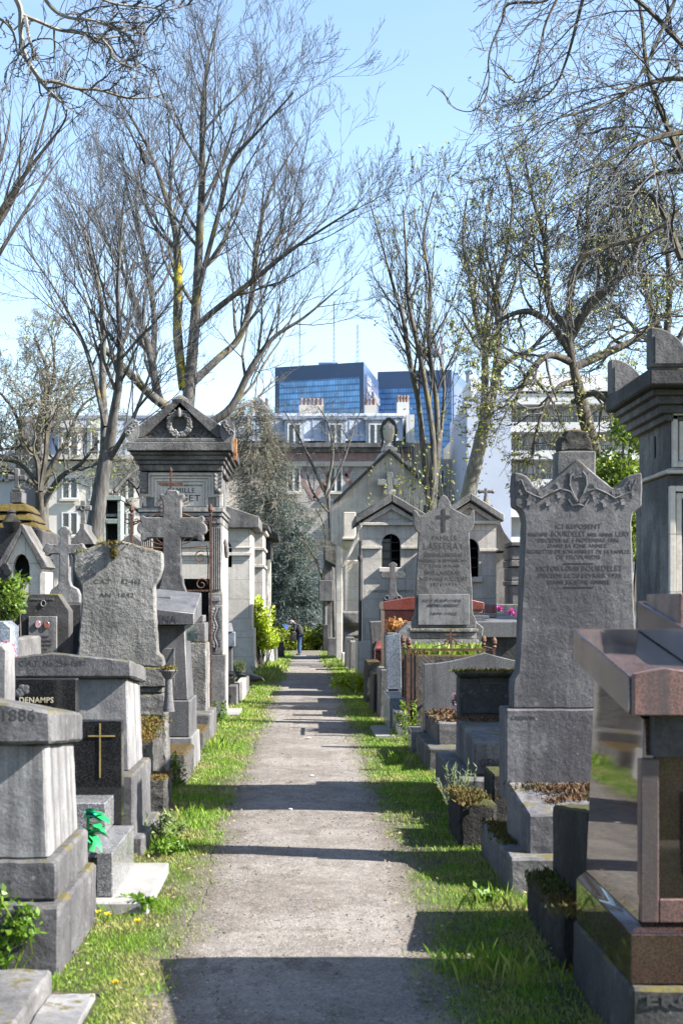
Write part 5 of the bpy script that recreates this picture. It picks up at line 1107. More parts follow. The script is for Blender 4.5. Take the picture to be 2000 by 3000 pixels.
# small things at the foot of the left row
t = thing('granite_headstone', 'small blue grey granite headstone with a projecting cap against the cream chapel', 'headstone', (X(672, 27.5), 27.5, 0))
MB().box(X(640, 27.5), X(688, 27.5), 27.5, 27.8, Z(1895, 27.5), Z(1852, 27.5)).build('body', 'blue_granite', t, bevel=.01)
MB().box(X(640, 27.5), X(680, 27.5), 27.55, 27.75, 0, Z(1896, 27.5)).build('foot', 'dull_granite', t, bevel=.01)
MB().frus(X(640, 27.5), X(682, 27.5), 27.48, 27.8, Z(1851, 27.5), X(640, 27.5), X(676, 27.5), 27.7, 27.8, Z(1826, 27.5)).build('sloping_top', 'grey_granite', t, bevel=.005)
t = thing('stone_planter', 'low stone planter bowl of dry stems in front of the cream chapel', 'planter', (X(702, 28), 28, 0))
z0 = Z(1985, 28); MB().lathe([(.07, 0), (.08, z0 - .05), (.05, z0), (.10, z0 + .08), (.12, z0 + .13), (.10, z0 + .13)], X(702, 28), 28, 14).build('bowl', 'stone_grey', t)
r = random.Random(14); m = MB()
for i in range(160): p = Vector((X(702, 28) + r.gauss(0, .045), 28 + r.gauss(0, .04), z0 + .1)); m.tube([p, p + Vector((r.gauss(0, .05), r.gauss(0, .05), r.uniform(.08, .26)))], .0035, 3)
m.build('dry_stems', 'lavender', t, smooth=0)
t = thing('stone_post', 'short round topped stone kerb post beside the carved tomb', 'kerb post', (X(675, 22.5), 22.5, 0))
m = MB(); pbox(m, 665, 686, 1986, 2012, 22.5, .12); m.box(X(663, 22.5), X(688, 22.5), 22.48, 22.64, 0, Z(2013, 22.5)); m.build('post', 'stone_grey', t, bevel=.01)
MB().ball((X(675, 22.5), 22.56, Z(1975, 22.5)), (.065, .065, .05), 12, 8).build('round_top', 'stone_grey', t)
for i, (a, b, y, tt, bb) in enumerate(((668, 694, 22.0, 2010, 2095), (694, 712, 23.2, 1996, 2070), (712, 722, 24.6, 1990, 2040))):
    o = MB().box(X(a, y), X(b, y), y, y + 1.2, -.02, Z(tt, y)).build('kerb_stone', 'stone_grey' if i != 1 else 'lime_warm', None, (X(a, y), y, 0), bevel=.012, rough=.005, size=.08); tag(o, ('dark upright kerb slab nearest the carved tomb', 'pale upright kerb slab, middle of three left of the crow', 'grey upright kerb slab right beside the crow')[i], 'kerb stone', 'kerb slabs near the crow')
o = MB().box(X(640, 20.3), X(702, 20.3), 19.95, 21.1, -.02, .035).build('threshold_slab', 'slab_white', None, (X(670, 20), 20, 0), bevel=.006); tag(o, 'pale blue grey stone slab on the ground before the carved tomb', 'stone slab')
for i, (a, b, y, tt, mt, lb) in enumerate(((738, 762, 34.0, 1890, 'stone_grey', 'grey kerb block under the bright green shrub'), (778, 800, 42, 1880, 'lime_warm', 'pale little tomb kerb beyond the bright shrub'), (800, 832, 54, 1882, 'stone_dark', 'dark low tomb near the man, left of the path'), (752, 776, 37, 1902, 'concrete', 'narrow pale kerb stone behind the green shrub'), (790, 812, 48, 1868, 'stone_grey', 'small grey headstone farthest along the left grass edge'))):
    o = MB().frus(X(a, y), X(b, y), y, y + .9, gz(y) - .02, X(a, y) + .02, X(b, y) - .02, y + .02, y + .88, Z(tt, y)).build('small_tomb', mt, None, (X(a, y), y, gz(y)), bevel=.02, rough=.01, size=.12); tag(o, lb, 'tomb')

# ================================================================== second row, far left
YN = 18.0; t = thing('niche_tomb', 'small steep gabled stone niche tomb with a dark pointed opening at the left edge', 'niche tomb', (X(68, YN), YN, 0))
def pointed(m, pl, pr, pt, pb, Y, y0, y1, wl, wr, wb, apex, eave):
    """gabled front with a pointed opening"""
    xa, xb, c = X(pl, Y), X(pr, Y), X((pl + pr) / 2, Y); zs = Z(pt, Y) - (xb - xa) * .8; za = Z(pt, Y)
    L = [(xa, zs), (xa + (c - xa) * .18, zs + (za - zs) * .5), (xa + (c - xa) * .55, zs + (za - zs) * .85), (c, za)]
    lt = [(X(wl, Y), Z(eave, Y))] ; xw0, xw1 = X(wl, Y), X(wr, Y); zE, zA = Z(eave, Y), Z(apex, Y); zB = Z(wb, Y); zP = Z(pb, Y)
    m.prism([(xw0, zB), (xa, zB), (xa, zs)] + L[1:] + [(c, zA), (xw0, zE)], y0, y1)
    R_ = [(2 * c - a, b) for a, b in L]; m.prism([(xw1, zB), (xb, zB), (xb, zs)] + R_[1:] + [(c, zA), (xw1, zE)], y0, y1)
    m.box(xa + .001, xb - .001, y0 + .002, y1, zB, zP); return m
pointed(MB(), 38, 87, 1622, 1705, YN, YN, YN + .12, 12, 122, 1742, 1552, 1668).build('front_wall', 'lime', t, smooth=0)
MB().box(X(117, YN), X(135, YN), YN - .03, YN + .5, Z(1742, YN), Z(1676, YN)).build('side_pier', 'lime', t, bevel=.006)
MB().box(X(0, YN), X(140, YN), YN - .05, YN + .6, 0, Z(1744, YN)).build('base', 'stone_grey', t, bevel=.01)
m = MB()
for s in (-1, 1):
    c = X(66, YN); e = X(142, YN) - c
    m.prism([(c, Z(1535, YN)), (c + s * e, Z(1662, YN)), (c + s * (e - .07), Z(1668, YN)), (c, Z(1556, YN))], YN - .06, YN + .55)
m.build('roof', 'stone_grey', t, bevel=.004)
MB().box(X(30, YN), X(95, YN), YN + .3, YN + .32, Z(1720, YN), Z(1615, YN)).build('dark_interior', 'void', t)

YQ = 14.5; t = thing('stone_cross', 'pale granular stone cross with trefoil ends, left of the rough headstone', 'stone cross', (X(188, YQ), YQ, 0))
half = [(188, 1541), (180, 1543), (177, 1551), (170, 1553), (169, 1562), (175, 1568), (174, 1594), (146, 1594), (142, 1590), (133, 1593), (132, 1602), (124, 1606), (123, 1614), (131, 1618), (132, 1627), (140, 1629), (146, 1623), (174, 1623), (173, 1700), (168, 1715), (150, 1726), (143, 1742), (143, 1768)]
MB().prism(ol(mirror(half, 188), YQ), YQ, YQ + .13).build('cross_body', 'stone_pale', t, bevel=.008, rough=.006, size=.05)
MB().box(X(135, YQ), X(245, YQ), YQ - .12, YQ + .3, 0, Z(1769, YQ)).build('base', 'stone_dark', t, bevel=.012)

YP = 13.6; t = thing('portrait_headstone', 'dark stained headstone with two oval portraits on a paler plaque', 'headstone', (X(132, YP), YP, 0))
outp = [(62, 1960), (62, 1805), (84, 1745), (90, 1740), (170, 1740), (203, 1790), (203, 1960)]
MB().prism(ol(outp, YP), YP, YP + .22).build('stele', 'stone_dark', t, bevel=.008)
MB().box(X(62, YP), X(203, YP), YP - .03, YP + .22, 0, Z(1961, YP)).build('base', 'stone_dark', t, bevel=.01)
pq = MB().box(X(85, YP), X(168, YP), YP - .03, YP - .003, Z(1930, YP), Z(1806, YP)).build('plaque', 'concrete', t, bevel=.004)
MB().prism([(X(113, YP) + .026 * math.cos(a), Z(1829, YP) + .036 * math.sin(a)) for a in [6.283 * i / 20 for i in range(20)]], YP - .043, YP - .031).build('oval_portrait', 'porcelain', pq, bevel=.002)
o = MB().prism([(X(139, YP) + .026 * math.cos(a), Z(1831, YP) + .036 * math.sin(a)) for a in [6.283 * i / 20 for i in range(20)]], YP - .043, YP - .031).build('oval_portrait', 'porcelain_red', pq, bevel=.002); o['label'] = 'red brown oval portrait'
m = MB(); m.tube([(X(127, YP) + .022 * math.cos(a), YP - .006, Z(1768, YP) + .028 * math.sin(a)) for a in [6.283 * i / 20 for i in range(21)]], .005, 6, False); m.build('medallion', 'concrete', t)
letters('CONCESSION DE DEUX', X(92, YP), X(160, YP), Z(1758, YP), .020, YP - .003, 'stone_pale', t)
for i, s in enumerate(('DERIEN', 'MARIE CONNAN', 'NEE LE BIHAN', '1930', 'PRIEZ POUR EUX')): letters(s, X(104 - 9 * (i in (1, 2, 4)), YP), X(146 + 9 * (i in (1, 2, 4)), YP), Z(1866 + 12 * i, YP), .020, YP - .033, 'engraved_soft', pq)

YD = 24.0; t = thing('domed_tomb', 'old tomb with a stepped roof thick with orange moss and a stone cross on top', 'tomb', (X(30, YD), YD, 0))
m = MB()
for i, (w, pt, pb) in enumerate(((42, 1474, 1500), (55, 1501, 1527), (68, 1528, 1550))): a = .006 * 0; m.frus(X(35 - w - 14, YD), X(35 + w + 14, YD), YD - .1 - .12 * i, YD + 1. + .12 * i, Z(pb, YD), X(35 - w + 5, YD), X(35 + w - 5, YD), YD + .12 - .12 * i, YD + .85 + .12 * i, Z(pt, YD))
m.build('roof', 'roof_moss', t, bevel=.02, rough=.02, size=.1)
m = MB(); m.box(X(-60, YD), X(128, YD), YD - .4, YD + 1.4, Z(1640, YD), Z(1552, YD)); m.box(X(-52, YD), X(120, YD), YD - .3, YD + 1.3, 0, Z(1642, YD)); m.build('body', 'stone_dark', t, bevel=.03, rough=.02, size=.15)
m = MB(); pbox(m, 30, 64, 1440, 1473, YD + .3, .4); pbox(m, 34, 60, 1431, 1439, YD + .3, .36); pbox(m, 42, 55, 1372, 1430, YD + .4, .14); pbox(m, 22, 41.8, 1392, 1406, YD + .4, .14); pbox(m, 55.2, 74, 1392, 1406, YD + .4, .14); m.build('cross', 'stone_grey', t, bevel=.01)
m = MB(); m.lathe([(.05, Z(1560, YD - .5)), (.12, Z(1548, YD - .5)), (.16, Z(1530, YD - .5)), (.10, Z(1515, YD - .5)), (.06, Z(1505, YD - .5)), (.08, Z(1500, YD - .5)), (.03, Z(1492, YD - .5))], X(34, YD - .5), YD - .5, 14); m.build('urn', 'stone_dark', t)

YX = 26.0; t = thing('stone_cross', 'dark old stone cross with a ringed centre standing on a small gabled tomb', 'stone cross', (X(243, YX), YX, 0))
m = MB(); pbox(m, 236, 250, 1466, 1534, YX, .12); pbox(m, 221, 235.8, 1480, 1495, YX, .12); pbox(m, 250.2, 266, 1480, 1495, YX, .12); m.build('cross_body', 'lime_old', t, bevel=.01); m = MB(); m.tube([(X(243, YX) + .04 * math.cos(a), YX - .01, Z(1488, YX) + .04 * math.sin(a)) for a in [6.283 * i / 16 for i in range(17)]], .014, 6, False); m.build('ring', 'lime_old', t)
m = MB(); c = X(243, YX); m.prism([(X(205, YX), Z(1596, YX)), (X(281, YX), Z(1596, YX)), (X(250, YX), Z(1550, YX)), (X(250, YX), Z(1534, YX)), (X(236, YX), Z(1534, YX)), (X(236, YX), Z(1550, YX))], YX - .1, YX + .8); m.build('gable', 'stone_grey', t, bevel=.01)
MB().box(X(210, YX), X(276, YX), YX, YX + .7, 0, Z(1597, YX)).build('body', 'stone_dark', t, bevel=.01)
t = thing('tomb', 'little gabled grey stone tomb top just left of the carved tomb', 'tomb', (X(385, 24.5), 24.5, 0))
m = MB().prism([(X(352, 24.5), Z(1600, 24.5)), (X(420, 24.5), Z(1600, 24.5)), (X(420, 24.5), Z(1590, 24.5)), (X(386, 24.5), Z(1562, 24.5)), (X(352, 24.5), Z(1590, 24.5))], 24.4, 25.3); m.build('gable', 'stone_grey', t, bevel=.01)
MB().box(X(360, 24.5), X(412, 24.5), 24.5, 25.2, 0, Z(1601, 24.5)).build('body', 'stone_grey', t, bevel=.01)
YV = 28.0; t = thing('metal_box_frame', 'tall pale green weathered metal shelter with dark openings behind the leaning trunk', 'box frame', (X(332, YV), YV, 0))  # tall box frame of pale green metal, its use not known
for q in ((344, 354), (300, 308)): pbox(MB(), q[0], q[1], 1466, 1800, YV, .5).build('upright', 'verdigris', t, bevel=.006)
for q in ((298, 356, 1452, 1465, YV - .03, .6), (308.5, 343.5, 1520, 1534, YV, .3), (308.5, 343.5, 1505, 1514, YV + .1, .3)): pbox(MB(), *q).build('crossbar', 'verdigris', t, bevel=.006)
m = MB(); pbox(m, 308.5, 343.5, 1466, 1800, YV + .42, .05); m.build('back_panel', 'stone_dark', t)
t = thing('tomb', 'stack of dark grey tomb slabs between the portrait headstone and the rough headstone', 'tomb', (X(190, 15.4), 15.4, 0))
m = MB(); 
for pt, pb, e in ((1768, 1782, 0), (1790, 1806, 4), (1830, 1845, 8)): m.box(X(60, 15.4) , X(250 + e, 15.4), 15.4 - .02 * e, 16.3, Z(pb, 15.4), Z(pt, 15.4))
m.box(X(64, 15.4), X(246, 15.4), 15.45, 16.2, 0, Z(1769, 15.4)); m.build('slabs', 'dull_granite', t, bevel=.008)
letters('BAUD', X(206, 15.4), X(232, 15.4), Z(1803, 15.4), .042, 15.447, 'engraved', t)
for i, (a, b, y, tt, mt, lb) in enumerate(((-60, 62, 16, 1742, 'stone_dark', 'long low dark tomb under the ivy at the left edge'), (150, 175, 20, 1620, 'lime_warm', 'narrow pale tomb edge seen behind the granular cross'), (0, 60, 12.5, 1870, 'stone_grey', 'low grey tomb left of the portrait headstone'), (205, 235, 22, 1640, 'stone_dark', 'dark upright tomb behind the granular cross'), (395, 415, 23, 1600, 'lime_warm', 'pale narrow tomb wall left of the carved tomb'), (280, 340, 24, 1640, 'stone_grey', 'grey tomb behind the rough headstone'))):
    o = MB().frus(X(a, y), X(b, y), y, y + 1.3, 0, X(a, y) + .02, X(b, y) - .02, y + .02, y + 1.28, Z(tt, y)).build('background_tomb', mt, None, (X(a, y), y, 0), bevel=.02, rough=.008, size=.15); tag(o, lb, 'tomb')
o = MB().prism(ol([(-60, 2000), (-60, 1822), (8, 1820), (32, 1838), (30, 2000)], 10.6), 10.6, 10.9).build('granite_headstone', 'blue_granite', None, (X(-20, 10.6), 10.6, Z(2000, 10.6)), bevel=.006)
for v in o.data.vertices:
    if v.co.z < .02: v.co.z = -Z(2000, 10.6)
tag(o, 'blue grey granite headstone corner at the left edge behind the capped headstone', 'headstone')
t = thing('iron_cross', 'dark iron cross arm with a trefoil end poking in at the left edge', 'iron cross', (X(-60, 12), 12, 0))
m = MB(); pbox(m, -68, -52, 1600, 1990, 12, .03); m.box(X(-68, 12), X(-52, 12), 12, 12.03, 0, Z(1991, 12)); pbox(m, -130, 8, 1660, 1692, 12, .03, 11.999)
for dx, dz in ((10, 0), (2, -14), (2, 14)): m.prism([(X(12 + dx, 12) + .034 * math.cos(a), Z(1676 + dz, 12) + .034 * math.sin(a)) for a in [6.283 * i / 14 for i in range(14)]], 11.998 - .001 * dx, 12.031)
m.build('cross_body', 'iron', t, bevel=.002)
r = random.Random(17); cl = [((X(r.uniform(-60, 55), 12.8), 12.8 + r.uniform(-.2, .4), Z(r.uniform(1705, 1815), 12.8)), (r.uniform(.07, .13),) * 3) for i in range(22)]
bush('ivy', 'ivy bush spilling over the low dark tomb at the left edge', 'ivy', cl, 2300, .045, 'leaf_ivy', (X(0, 12.9), 12.9, 0), .015, seed=9)
r = random.Random(18); cl = [((X(r.uniform(5, 42), 10.2), 10.2, Z(r.uniform(1888, 1915), 10.2)), (.03,) * 3) for i in range(10)]
bush('flowers', 'bunch of pale pink flowers at the left edge behind the capped headstone', 'flowers', cl, 260, .03, 'petal_pink', (X(20, 10.2), 10.2, Z(1990, 10.2)), .004, 'leaf_dark', seed=10)
r = random.Random(19); cl = [((-1.28 + r.uniform(-.14, .12), 6.02 + r.uniform(-.05, .05), .10 + r.uniform(0, .24)), (.05,) * 3) for i in range(13)]
bush('weed', 'bright round leaved weed growing at the foot of the nearest capped headstone', 'weed', cl, 520, .032, 'herb', (-1.25, 6.0, 0), .005, 'leaf_dark', seed=11)

# ================================================================== RIGHT SIDE
# red granite monument, nearest right
t = thing('granite_monument', 'polished red granite monument with sloping roof slabs at the right edge', 'monument', (1.9, 5.4, 0))
MB().box(1.125, 2.75, 4.93, 6.0, -.03, .262).build('plinth', 'stone_dark', t, bevel=.012, rough=.006, size=.07)
letters('EROUE', X(1893, 4.93), X(1893, 4.93) + .30, Z(2946, 4.93), .042, 4.924, 'engraved', t, bold=.02)
YA, YB2 = 4.97, 5.98
m = MB().box(1.135, 2.7, YA, YB2, .265, .44); m.frus(1.135, 2.7, YA, YB2, .4401, 1.168, 2.667, YA + .03, YB2 - .03, .475); m.build('base', 'pink_granite', t, bevel=.003)
zt0, zt1 = 1.185, 1.30
m = MB().hexa([(1.168, YA + .035, .476), (2.66, YA + .035, .476), (2.66, YB2 - .04, .476), (1.168, YB2 - .04, .476)], [(1.20, YA + .09, zt0), (2.63, YA + .09, zt0), (2.63, YB2 - .06, zt1), (1.20, YB2 - .06, zt1)])
body = m.build('body', 'pink_granite', t, bevel=.003)
m = MB(); ya = YA + .012
m.box(1.172, 1.235, ya, ya + .06, .477, 1.05); m.box(1.236, 1.9, ya, ya + .06, .477, .56); m.box(1.33, 1.9, ya - .006, ya + .055, .64, .93); m.build('front_frame', 'pink_rough', t, bevel=.004)
MB().box(1.236, 1.9, ya + .045, ya + .06, .562, 1.12).build('recess', 'pink_granite', t)
# sloping roof slabs: left profile as measured, sloping down towards the viewer
def roof_slab(x0, x1, dz, yf, yr, th, name, mt, bev=.004):
    s = (1.489 - 1.343) / (5.99 - 4.97); z = lambda y: 1.343 + (y - 4.97) * s + dz
    MB().hexa([(x0, yf, z(yf) - th), (x1, yf, z(yf) - th), (x1, yr, z(yr) - th), (x0, yr, z(yr) - th)], [(x0, yf, z(yf)), (x1, yf, z(yf)), (x1, yr, z(yr)), (x0, yr, z(yr))]).build(name, mt, t, bevel=bev)
roof_slab(1.125, 2.72, 0, YA, 6.0, .135, 'roof_slab', 'pink_sheen')
roof_slab(1.385, 2.5, .125, 5.15, 5.95, .123, 'upper_roof_slab', 'pink_sheen')
MB().box(1.405, 2.48, 5.35, 5.88, 1.50, 1.635).build('top_block', 'pink_rough', t, bevel=.004)
m = MB().prism([(1.134, 1.208), (2.7, 1.208), (2.7, 1.365), (1.30, 1.365), (1.24, 1.375), (1.134, 1.352)], YA - .045, YA - .002); m.build('roof_front', 'pink_rough', t, bevel=.004)
MB().box(1.22, 2.6, YA + .02, YA + .085, 1.06, 1.206).build('soffit', 'stone_dark', t)

# kerbs between it and the tall headstone
t = thing('mossy_kerb', 'rounded dark mossy kerb beside the red granite monument', 'tomb kerb', (1.3, 6.7, 0))
MB().box(1.115, 1.75, 6.18, 7.22, -.03, .245).build('kerb', 'mossy_dark', t, bevel=.035, rough=.015, size=.05, seg=2)
MB().hexa([(1.25, 6.32, .22), (1.9, 6.32, .22), (1.9, 7.22, .22), (1.25, 7.22, .22)], [(1.25, 6.32, .675), (1.9, 6.32, .675), (1.9, 7.22, .575), (1.25, 7.22, .575)]).build('upper_block', 'mossy_dark', t, bevel=.012, rough=.008, size=.06)
tufts('moss', 'dark moss growing along the rounded kerb by the red monument', [(1.18 + .03 * (i % 2), 6.25 + .12 * i, .245, .8) for i in range(8)], 'moss_tuft', n=260, s=.03, spread=.05, seed=31)
tufts('moss', 'orange lit moss tuft at the near end of the rounded kerb', [(1.20, 6.2, .235, .7), (1.16, 6.18, .02, .6)], 'moss_orange', n=240, s=.025, spread=.05, seed=32)

# Bourdelet headstone and its tomb
YS = 8.62
t = thing('headstone', 'tall horned headstone inscribed BOURDELET with carved ivy and a broken stub on top', 'headstone', (X(1693, YS), YS, 0))
half = [(1693, 1343), (1662, 1372), (1620, 1408), (1596, 1428), (1580, 1433), (1566, 1427), (1556, 1410), (1543, 1395), (1524, 1386), (1507, 1384), (1505, 1440), (1508, 1482), (1522, 1492), (1532, 1504), (1537, 1530), (1533, 1640), (1526, 1830), (1521, 1945), (1518, 1970), (1505, 1992), (1502, 2020), (1502, 2076)]
st = MB().prism(ol(mirror(half, 1693), YS), YS, YS + .19).build('stele', 'stone_stele', t, bevel=.008, rough=.006, size=.035, flat=True)
m = MB(); yb_ = YS + .05
m.box(X(1636, YS), X(1750, YS), yb_, yb_ + .16, Z(1400, YS), Z(1318, YS)); m.build('cross_stump', 'stone_grey', t, bevel=.008, rough=.006, size=.04)
m = MB().prism(ol([(1644, 1317), (1744, 1317), (1738, 1284), (1728, 1275), (1720, 1256), (1672, 1252), (1660, 1272), (1646, 1276)], YS), yb_ + .01, yb_ + .15); m.build('broken_top', 'mossy', t, bevel=.01, rough=.018, size=.03)
m = MB().box(1.205, 2.10, YS - .03, YS + .28, .40, Z(2077, YS)); m.build('base_block', 'stone_stele', t, bevel=.010, rough=.006, size=.045, flat=True)
m = MB().hexa([(1.24, 7.95, .18), (2.2, 7.95, .18), (2.2, 8.585, .18), (1.21, 8.585, .18)], [(1.24, 7.95, .415), (2.2, 7.95, .415), (2.2, 8.585, .515), (1.21, 8.585, .515)]); m.build('tomb_slab', 'stone_stele', t, bevel=.012, rough=.007, size=.05)
MB().box(1.115, 2.3, 7.80, 9.1, -.03, .198).build('kerb', 'stone_grey', t, bevel=.014, rough=.008, size=.06)
yt = YS - .0004
for s, a, b, y, h in (('ICI REPOSENT', 1626, 1760, 1549, .030), ('MADAME', 1548, 1604, 1571, .024), ('BOURDELET', 1615, 1714, 1571, .034), ('NEE ANNE', 1722, 1795, 1571, .022), ('LERY', 1803, 1845, 1571, .032), ('DECEDEE LE 3 NOVEMBRE 1886', 1576, 1812, 1588, .024), ('DANS SA 32ME ANNEE', 1606, 1776, 1604, .024), ('REGRETTEE DE SON MARI ET DE SA FAMILLE', 1543, 1844, 1621, .023), ('DE PROFUNDIS', 1630, 1758, 1638, .027), ('VICTOR LOUIS', 1570, 1696, 1672, .029), ('BOURDELET', 1704, 1822, 1672, .033), ('DECEDE LE 20 FEVRIER 1933', 1576, 1818, 1692, .026), ('DANS SA 87ME ANNEE', 1605, 1786, 1711, .026)):
    letters(s, X(a, YS), X(b, YS), Z(y, YS), h, yt, 'engraved_soft', st, depth=.0008)
letters('CRESSON', X(1497, YS - .03), X(1566, YS - .03), Z(2109, YS - .03), .022, YS - .0304, 'engraved_soft', t, depth=.0008)
for q in (1649, 1719): pbox(MB(), 1652, 1738, q, q + 2, YS, .01, yt - .002).build('incised_line', 'engraved_soft', st)
m = MB(); r = random.Random(41)                         # carved ivy
def vine(pts, leaves):
    q = ol(pts, YS); m.tube([(a, YS - .004, b) for a, b in q], .006, 5)
    for px, py, s in leaves:
        c = Vector((X(px, YS), YS - .004, Z(py, YS)))
        for k in range(5):
            an = R(90 + 72 * k + r.uniform(-20, 20)); blade(m, c, (math.cos(an), -.12, math.sin(an)), s * (.030 if k else .042), s * .022, 0, (0, -1, 0))
for s in (1, -1):
    f = lambda p: [(1693 + s * (a - 1693), b) for a, b in p]
    vine(f([(1693, 1470), (1680, 1450), (1668, 1420), (1670, 1395), (1680, 1382)]), [(1693 + s * (1678 - 1693), 1388, 1), (1693 + s * (1700 - 1693), 1392, .8)])
    vine(f([(1690, 1472), (1670, 1440), (1640, 1432), (1610, 1445), (1585, 1460), (1560, 1450), (1540, 1440), (1525, 1405)]), [(1693 + s * (q - 1693), w, z) for q, w, z in ((1640, 1420, 1), (1643, 1450, 1.1), (1612, 1472, 1.2), (1560, 1448, 1.1), (1530, 1440, 1), (1527, 1410, .9), (1555, 1470, 1.2), (1585, 1440, .9), (1537, 1425, .8))])
    vine(f([(1693, 1478), (1676, 1482), (1668, 1470), (1664, 1462)]), [])
m.build('carved_ivy', 'stone_stele', st)
tufts('dry_moss', 'rusty brown dry moss and leaves on the slab before the tall headstone', [(1.36 + .09 * i, 8.50 - .05 * (i % 3), .505, 1.) for i in range(9)] + [(1.5 + .1 * i, 8.3, .47, .8) for i in range(6)] + [(1.42, 8.2, .455, .4)], 'sedum', n=330, s=.026, spread=.06, seed=33)
t = thing('mossy_kerb', 'dark moss topped kerb block left of the tall horned headstone', 'tomb kerb', (1.1, 9.6, 0))
MB().box(1.0, 1.24, 9.25, 10.0, -.03, .30).build('kerb', 'mossy_dark', t, bevel=.02, rough=.015, size=.05)
tufts('moss', 'green brown moss on the dark kerb left of the tall horned headstone', [(1.05 + .05 * (i % 3), 9.3 + .1 * i, .30, .8) for i in range(7)] + [(1.2, 8.3 + .12 * i, .2, .7) for i in range(7)], 'moss_tuft', n=240, s=.03, spread=.05, seed=34)

# framed tomb at right
t = thing('tomb_monument', 'large dark tomb with horned cornice and white framed panels at the right edge', 'tomb monument', (3.6, 10.4, 0))
XW, Y0_, Y1_ = 2.645, 10.4, 11.42
MB().box(XW, 4.6, Y0_, Y1_, 0, Z(1390, Y0_)).build('lower_body', 'lime_old', t, bevel=.008)
MB().box(XW + .02, 4.58, Y0_ + .02, Y1_ - .02, Z(1386, Y0_) + .03, 3.06).build('upper_body', 'lime_old', t, bevel=.008)
m = MB().box(XW - .03, 4.63, Y0_ - .05, Y1_ + .03, Z(1389, Y0_), Z(1378, Y0_)); m.box(XW - .0, 4.6, Y0_ - .02, Y1_, Z(1377.5, Y0_), Z(1372, Y0_)); m.build('string_course', 'lime_warm', t, bevel=.006)
m = MB()
for i, (z0, z1, e) in enumerate(((2.93, 2.98, .03), (2.981, 3.04, .07), (3.041, 3.10, .11), (3.101, 3.145, .15))): m.box(XW - e, 4.6 + e, Y0_ - e, Y1_ + e, z0, z1)
m.build('cornice', 'lime_old', t, bevel=.012, seg=2)
MB().box(2.44, 4.8, 10.1, 11.6, 3.148, 3.275).build('cornice_slab', 'stone_dark', t, bevel=.012)
MB().prism([(2.62, 3.276), (4.62, 3.276), (3.62, 3.85)], 10.2, 11.5).build('pediment_roof', 'mossy', t, bevel=.01)
for y in (10.1, 11.42):
    q = [(2.445, 3.277), (2.445, 3.56)] + [(2.445 + .28 * math.sin(R(a)), 3.277 + .283 * math.cos(R(a))) for a in (12, 25, 38, 51, 64, 77, 90)]
    m = MB().prism(q, y, y + .14); ho = m.build('horn', 'stone_grey', t, bevel=.008)
    m = MB().prism([(2.475, 3.30), (2.475, 3.50)] + [(2.475 + .21 * math.sin(R(a)), 3.30 + .205 * math.cos(R(a))) for a in (15, 30, 45, 60, 75, 90)], y - .012, y - .002); m.build('horn_panel', 'stone_grey', ho)
def frame(x0, x1, z0, z1, y, w, mt='lime'):
    m = MB()
    for i, d in enumerate((0, .05)):
        a = d + .0; yy = y - .05 + .022 * i
        m.box(x0 + a, x0 + a + w, yy, y - .001, z0 + a, z1 - a); m.box(x1 - a - w, x1 - a, yy, y - .001, z0 + a, z1 - a); m.box(x0 + a + w, x1 - a - w, yy, y - .001, z1 - a - w, z1 - a); m.box(x0 + a + w, x1 - a - w, yy, y - .001, z0 + a, z0 + a + w)
    return m.build('panel_frame', mt, t, bevel=.003)
frame(X(1968, Y0_), 4.3, Z(1370, Y0_), Z(1210, Y0_), Y0_ + .02, .035); frame(X(1957, Y0_), 4.4, Z(1900, Y0_), Z(1425, Y0_), Y0_, .04)
MB().box(X(1987, Y0_), 4.25, Y0_ + .004, Y0_ + .018, Z(1358, Y0_), Z(1222, Y0_)).build('name_plate', 'render_cool', t)
letters('L', X(1992, Y0_), X(2004, Y0_), Z(1325, Y0_), .09, Y0_ + .002, 'engraved', t)
MB().box(X(1982, Y0_), 4.3, Y0_ - .012, Y0_ - .002, Z(1880, Y0_), Z(1450, Y0_)).build('door_panel', 'stone_dark', t)
MB().prismx([(10.86 + .018 * math.cos(a), Z(1310, 10.86) + .085 * math.sin(a)) for a in [6.283 * i / 16 for i in range(16)]], XW + .012, XW + .022).build('vent_slit', 'void', t)

# GENIN tomb
YG = 10.7; t = thing('stone_tomb', 'dark stone tomb lettered GENIN with grass on its low headstone', 'tomb', (1.6, YG, 0))
MB().hexa([(1.266, YG, .30), (2.15, YG, .30), (2.15, 12.05, .30), (1.266, 12.05, .30)], [(1.266, YG, .54), (2.15, YG, .54), (2.15, 12.05, .63), (1.266, 12.05, .63)]).build('tomb_slab', 'stone_grey', t, bevel=.012, rough=.006, size=.07)
letters('GENIN', X(1405, YG), X(1488, YG), Z(2248, YG), .066, YG - .010, 'engraved', t, bold=.012)
MB().box(1.30, 2.2, 12.1, 12.35, 0, Z(1985, 12.1)).build('headstone', 'stone_dark', t, bevel=.012, rough=.006, size=.08)
MB().box(1.285, 2.22, 12.05, 12.4, Z(1984, 12.1), Z(1968, 12.1)).build('headstone_cap', 'mossy_dark', t, bevel=.015, rough=.012, size=.07)
MB().box(1.33, 2.1, 12.083, 12.097, .66, Z(2000, 12.1)).build('headstone_panel', 'stone_dark', t, bevel=.004)
MB().box(1.134, 2.2, 10.48, 12.5, -.03, .297).build('kerb', 'stone_grey', t, bevel=.015, rough=.008, size=.07)
MB().box(1.30, 2.1, 9.95, 10.44, -.03, .40).build('front_block', 'mossy_dark', t, bevel=.015, rough=.008, size=.07)
tufts('grass_tuft', 'shaded grass growing on top of the GENIN headstone', [(1.33 + .075 * i, 12.2, Z(1968, 12.1), 1) for i in range(12)], 'moss_tuft', 'grass', n=120, s=.032, spread=.05, seed=35, tall=1.2)
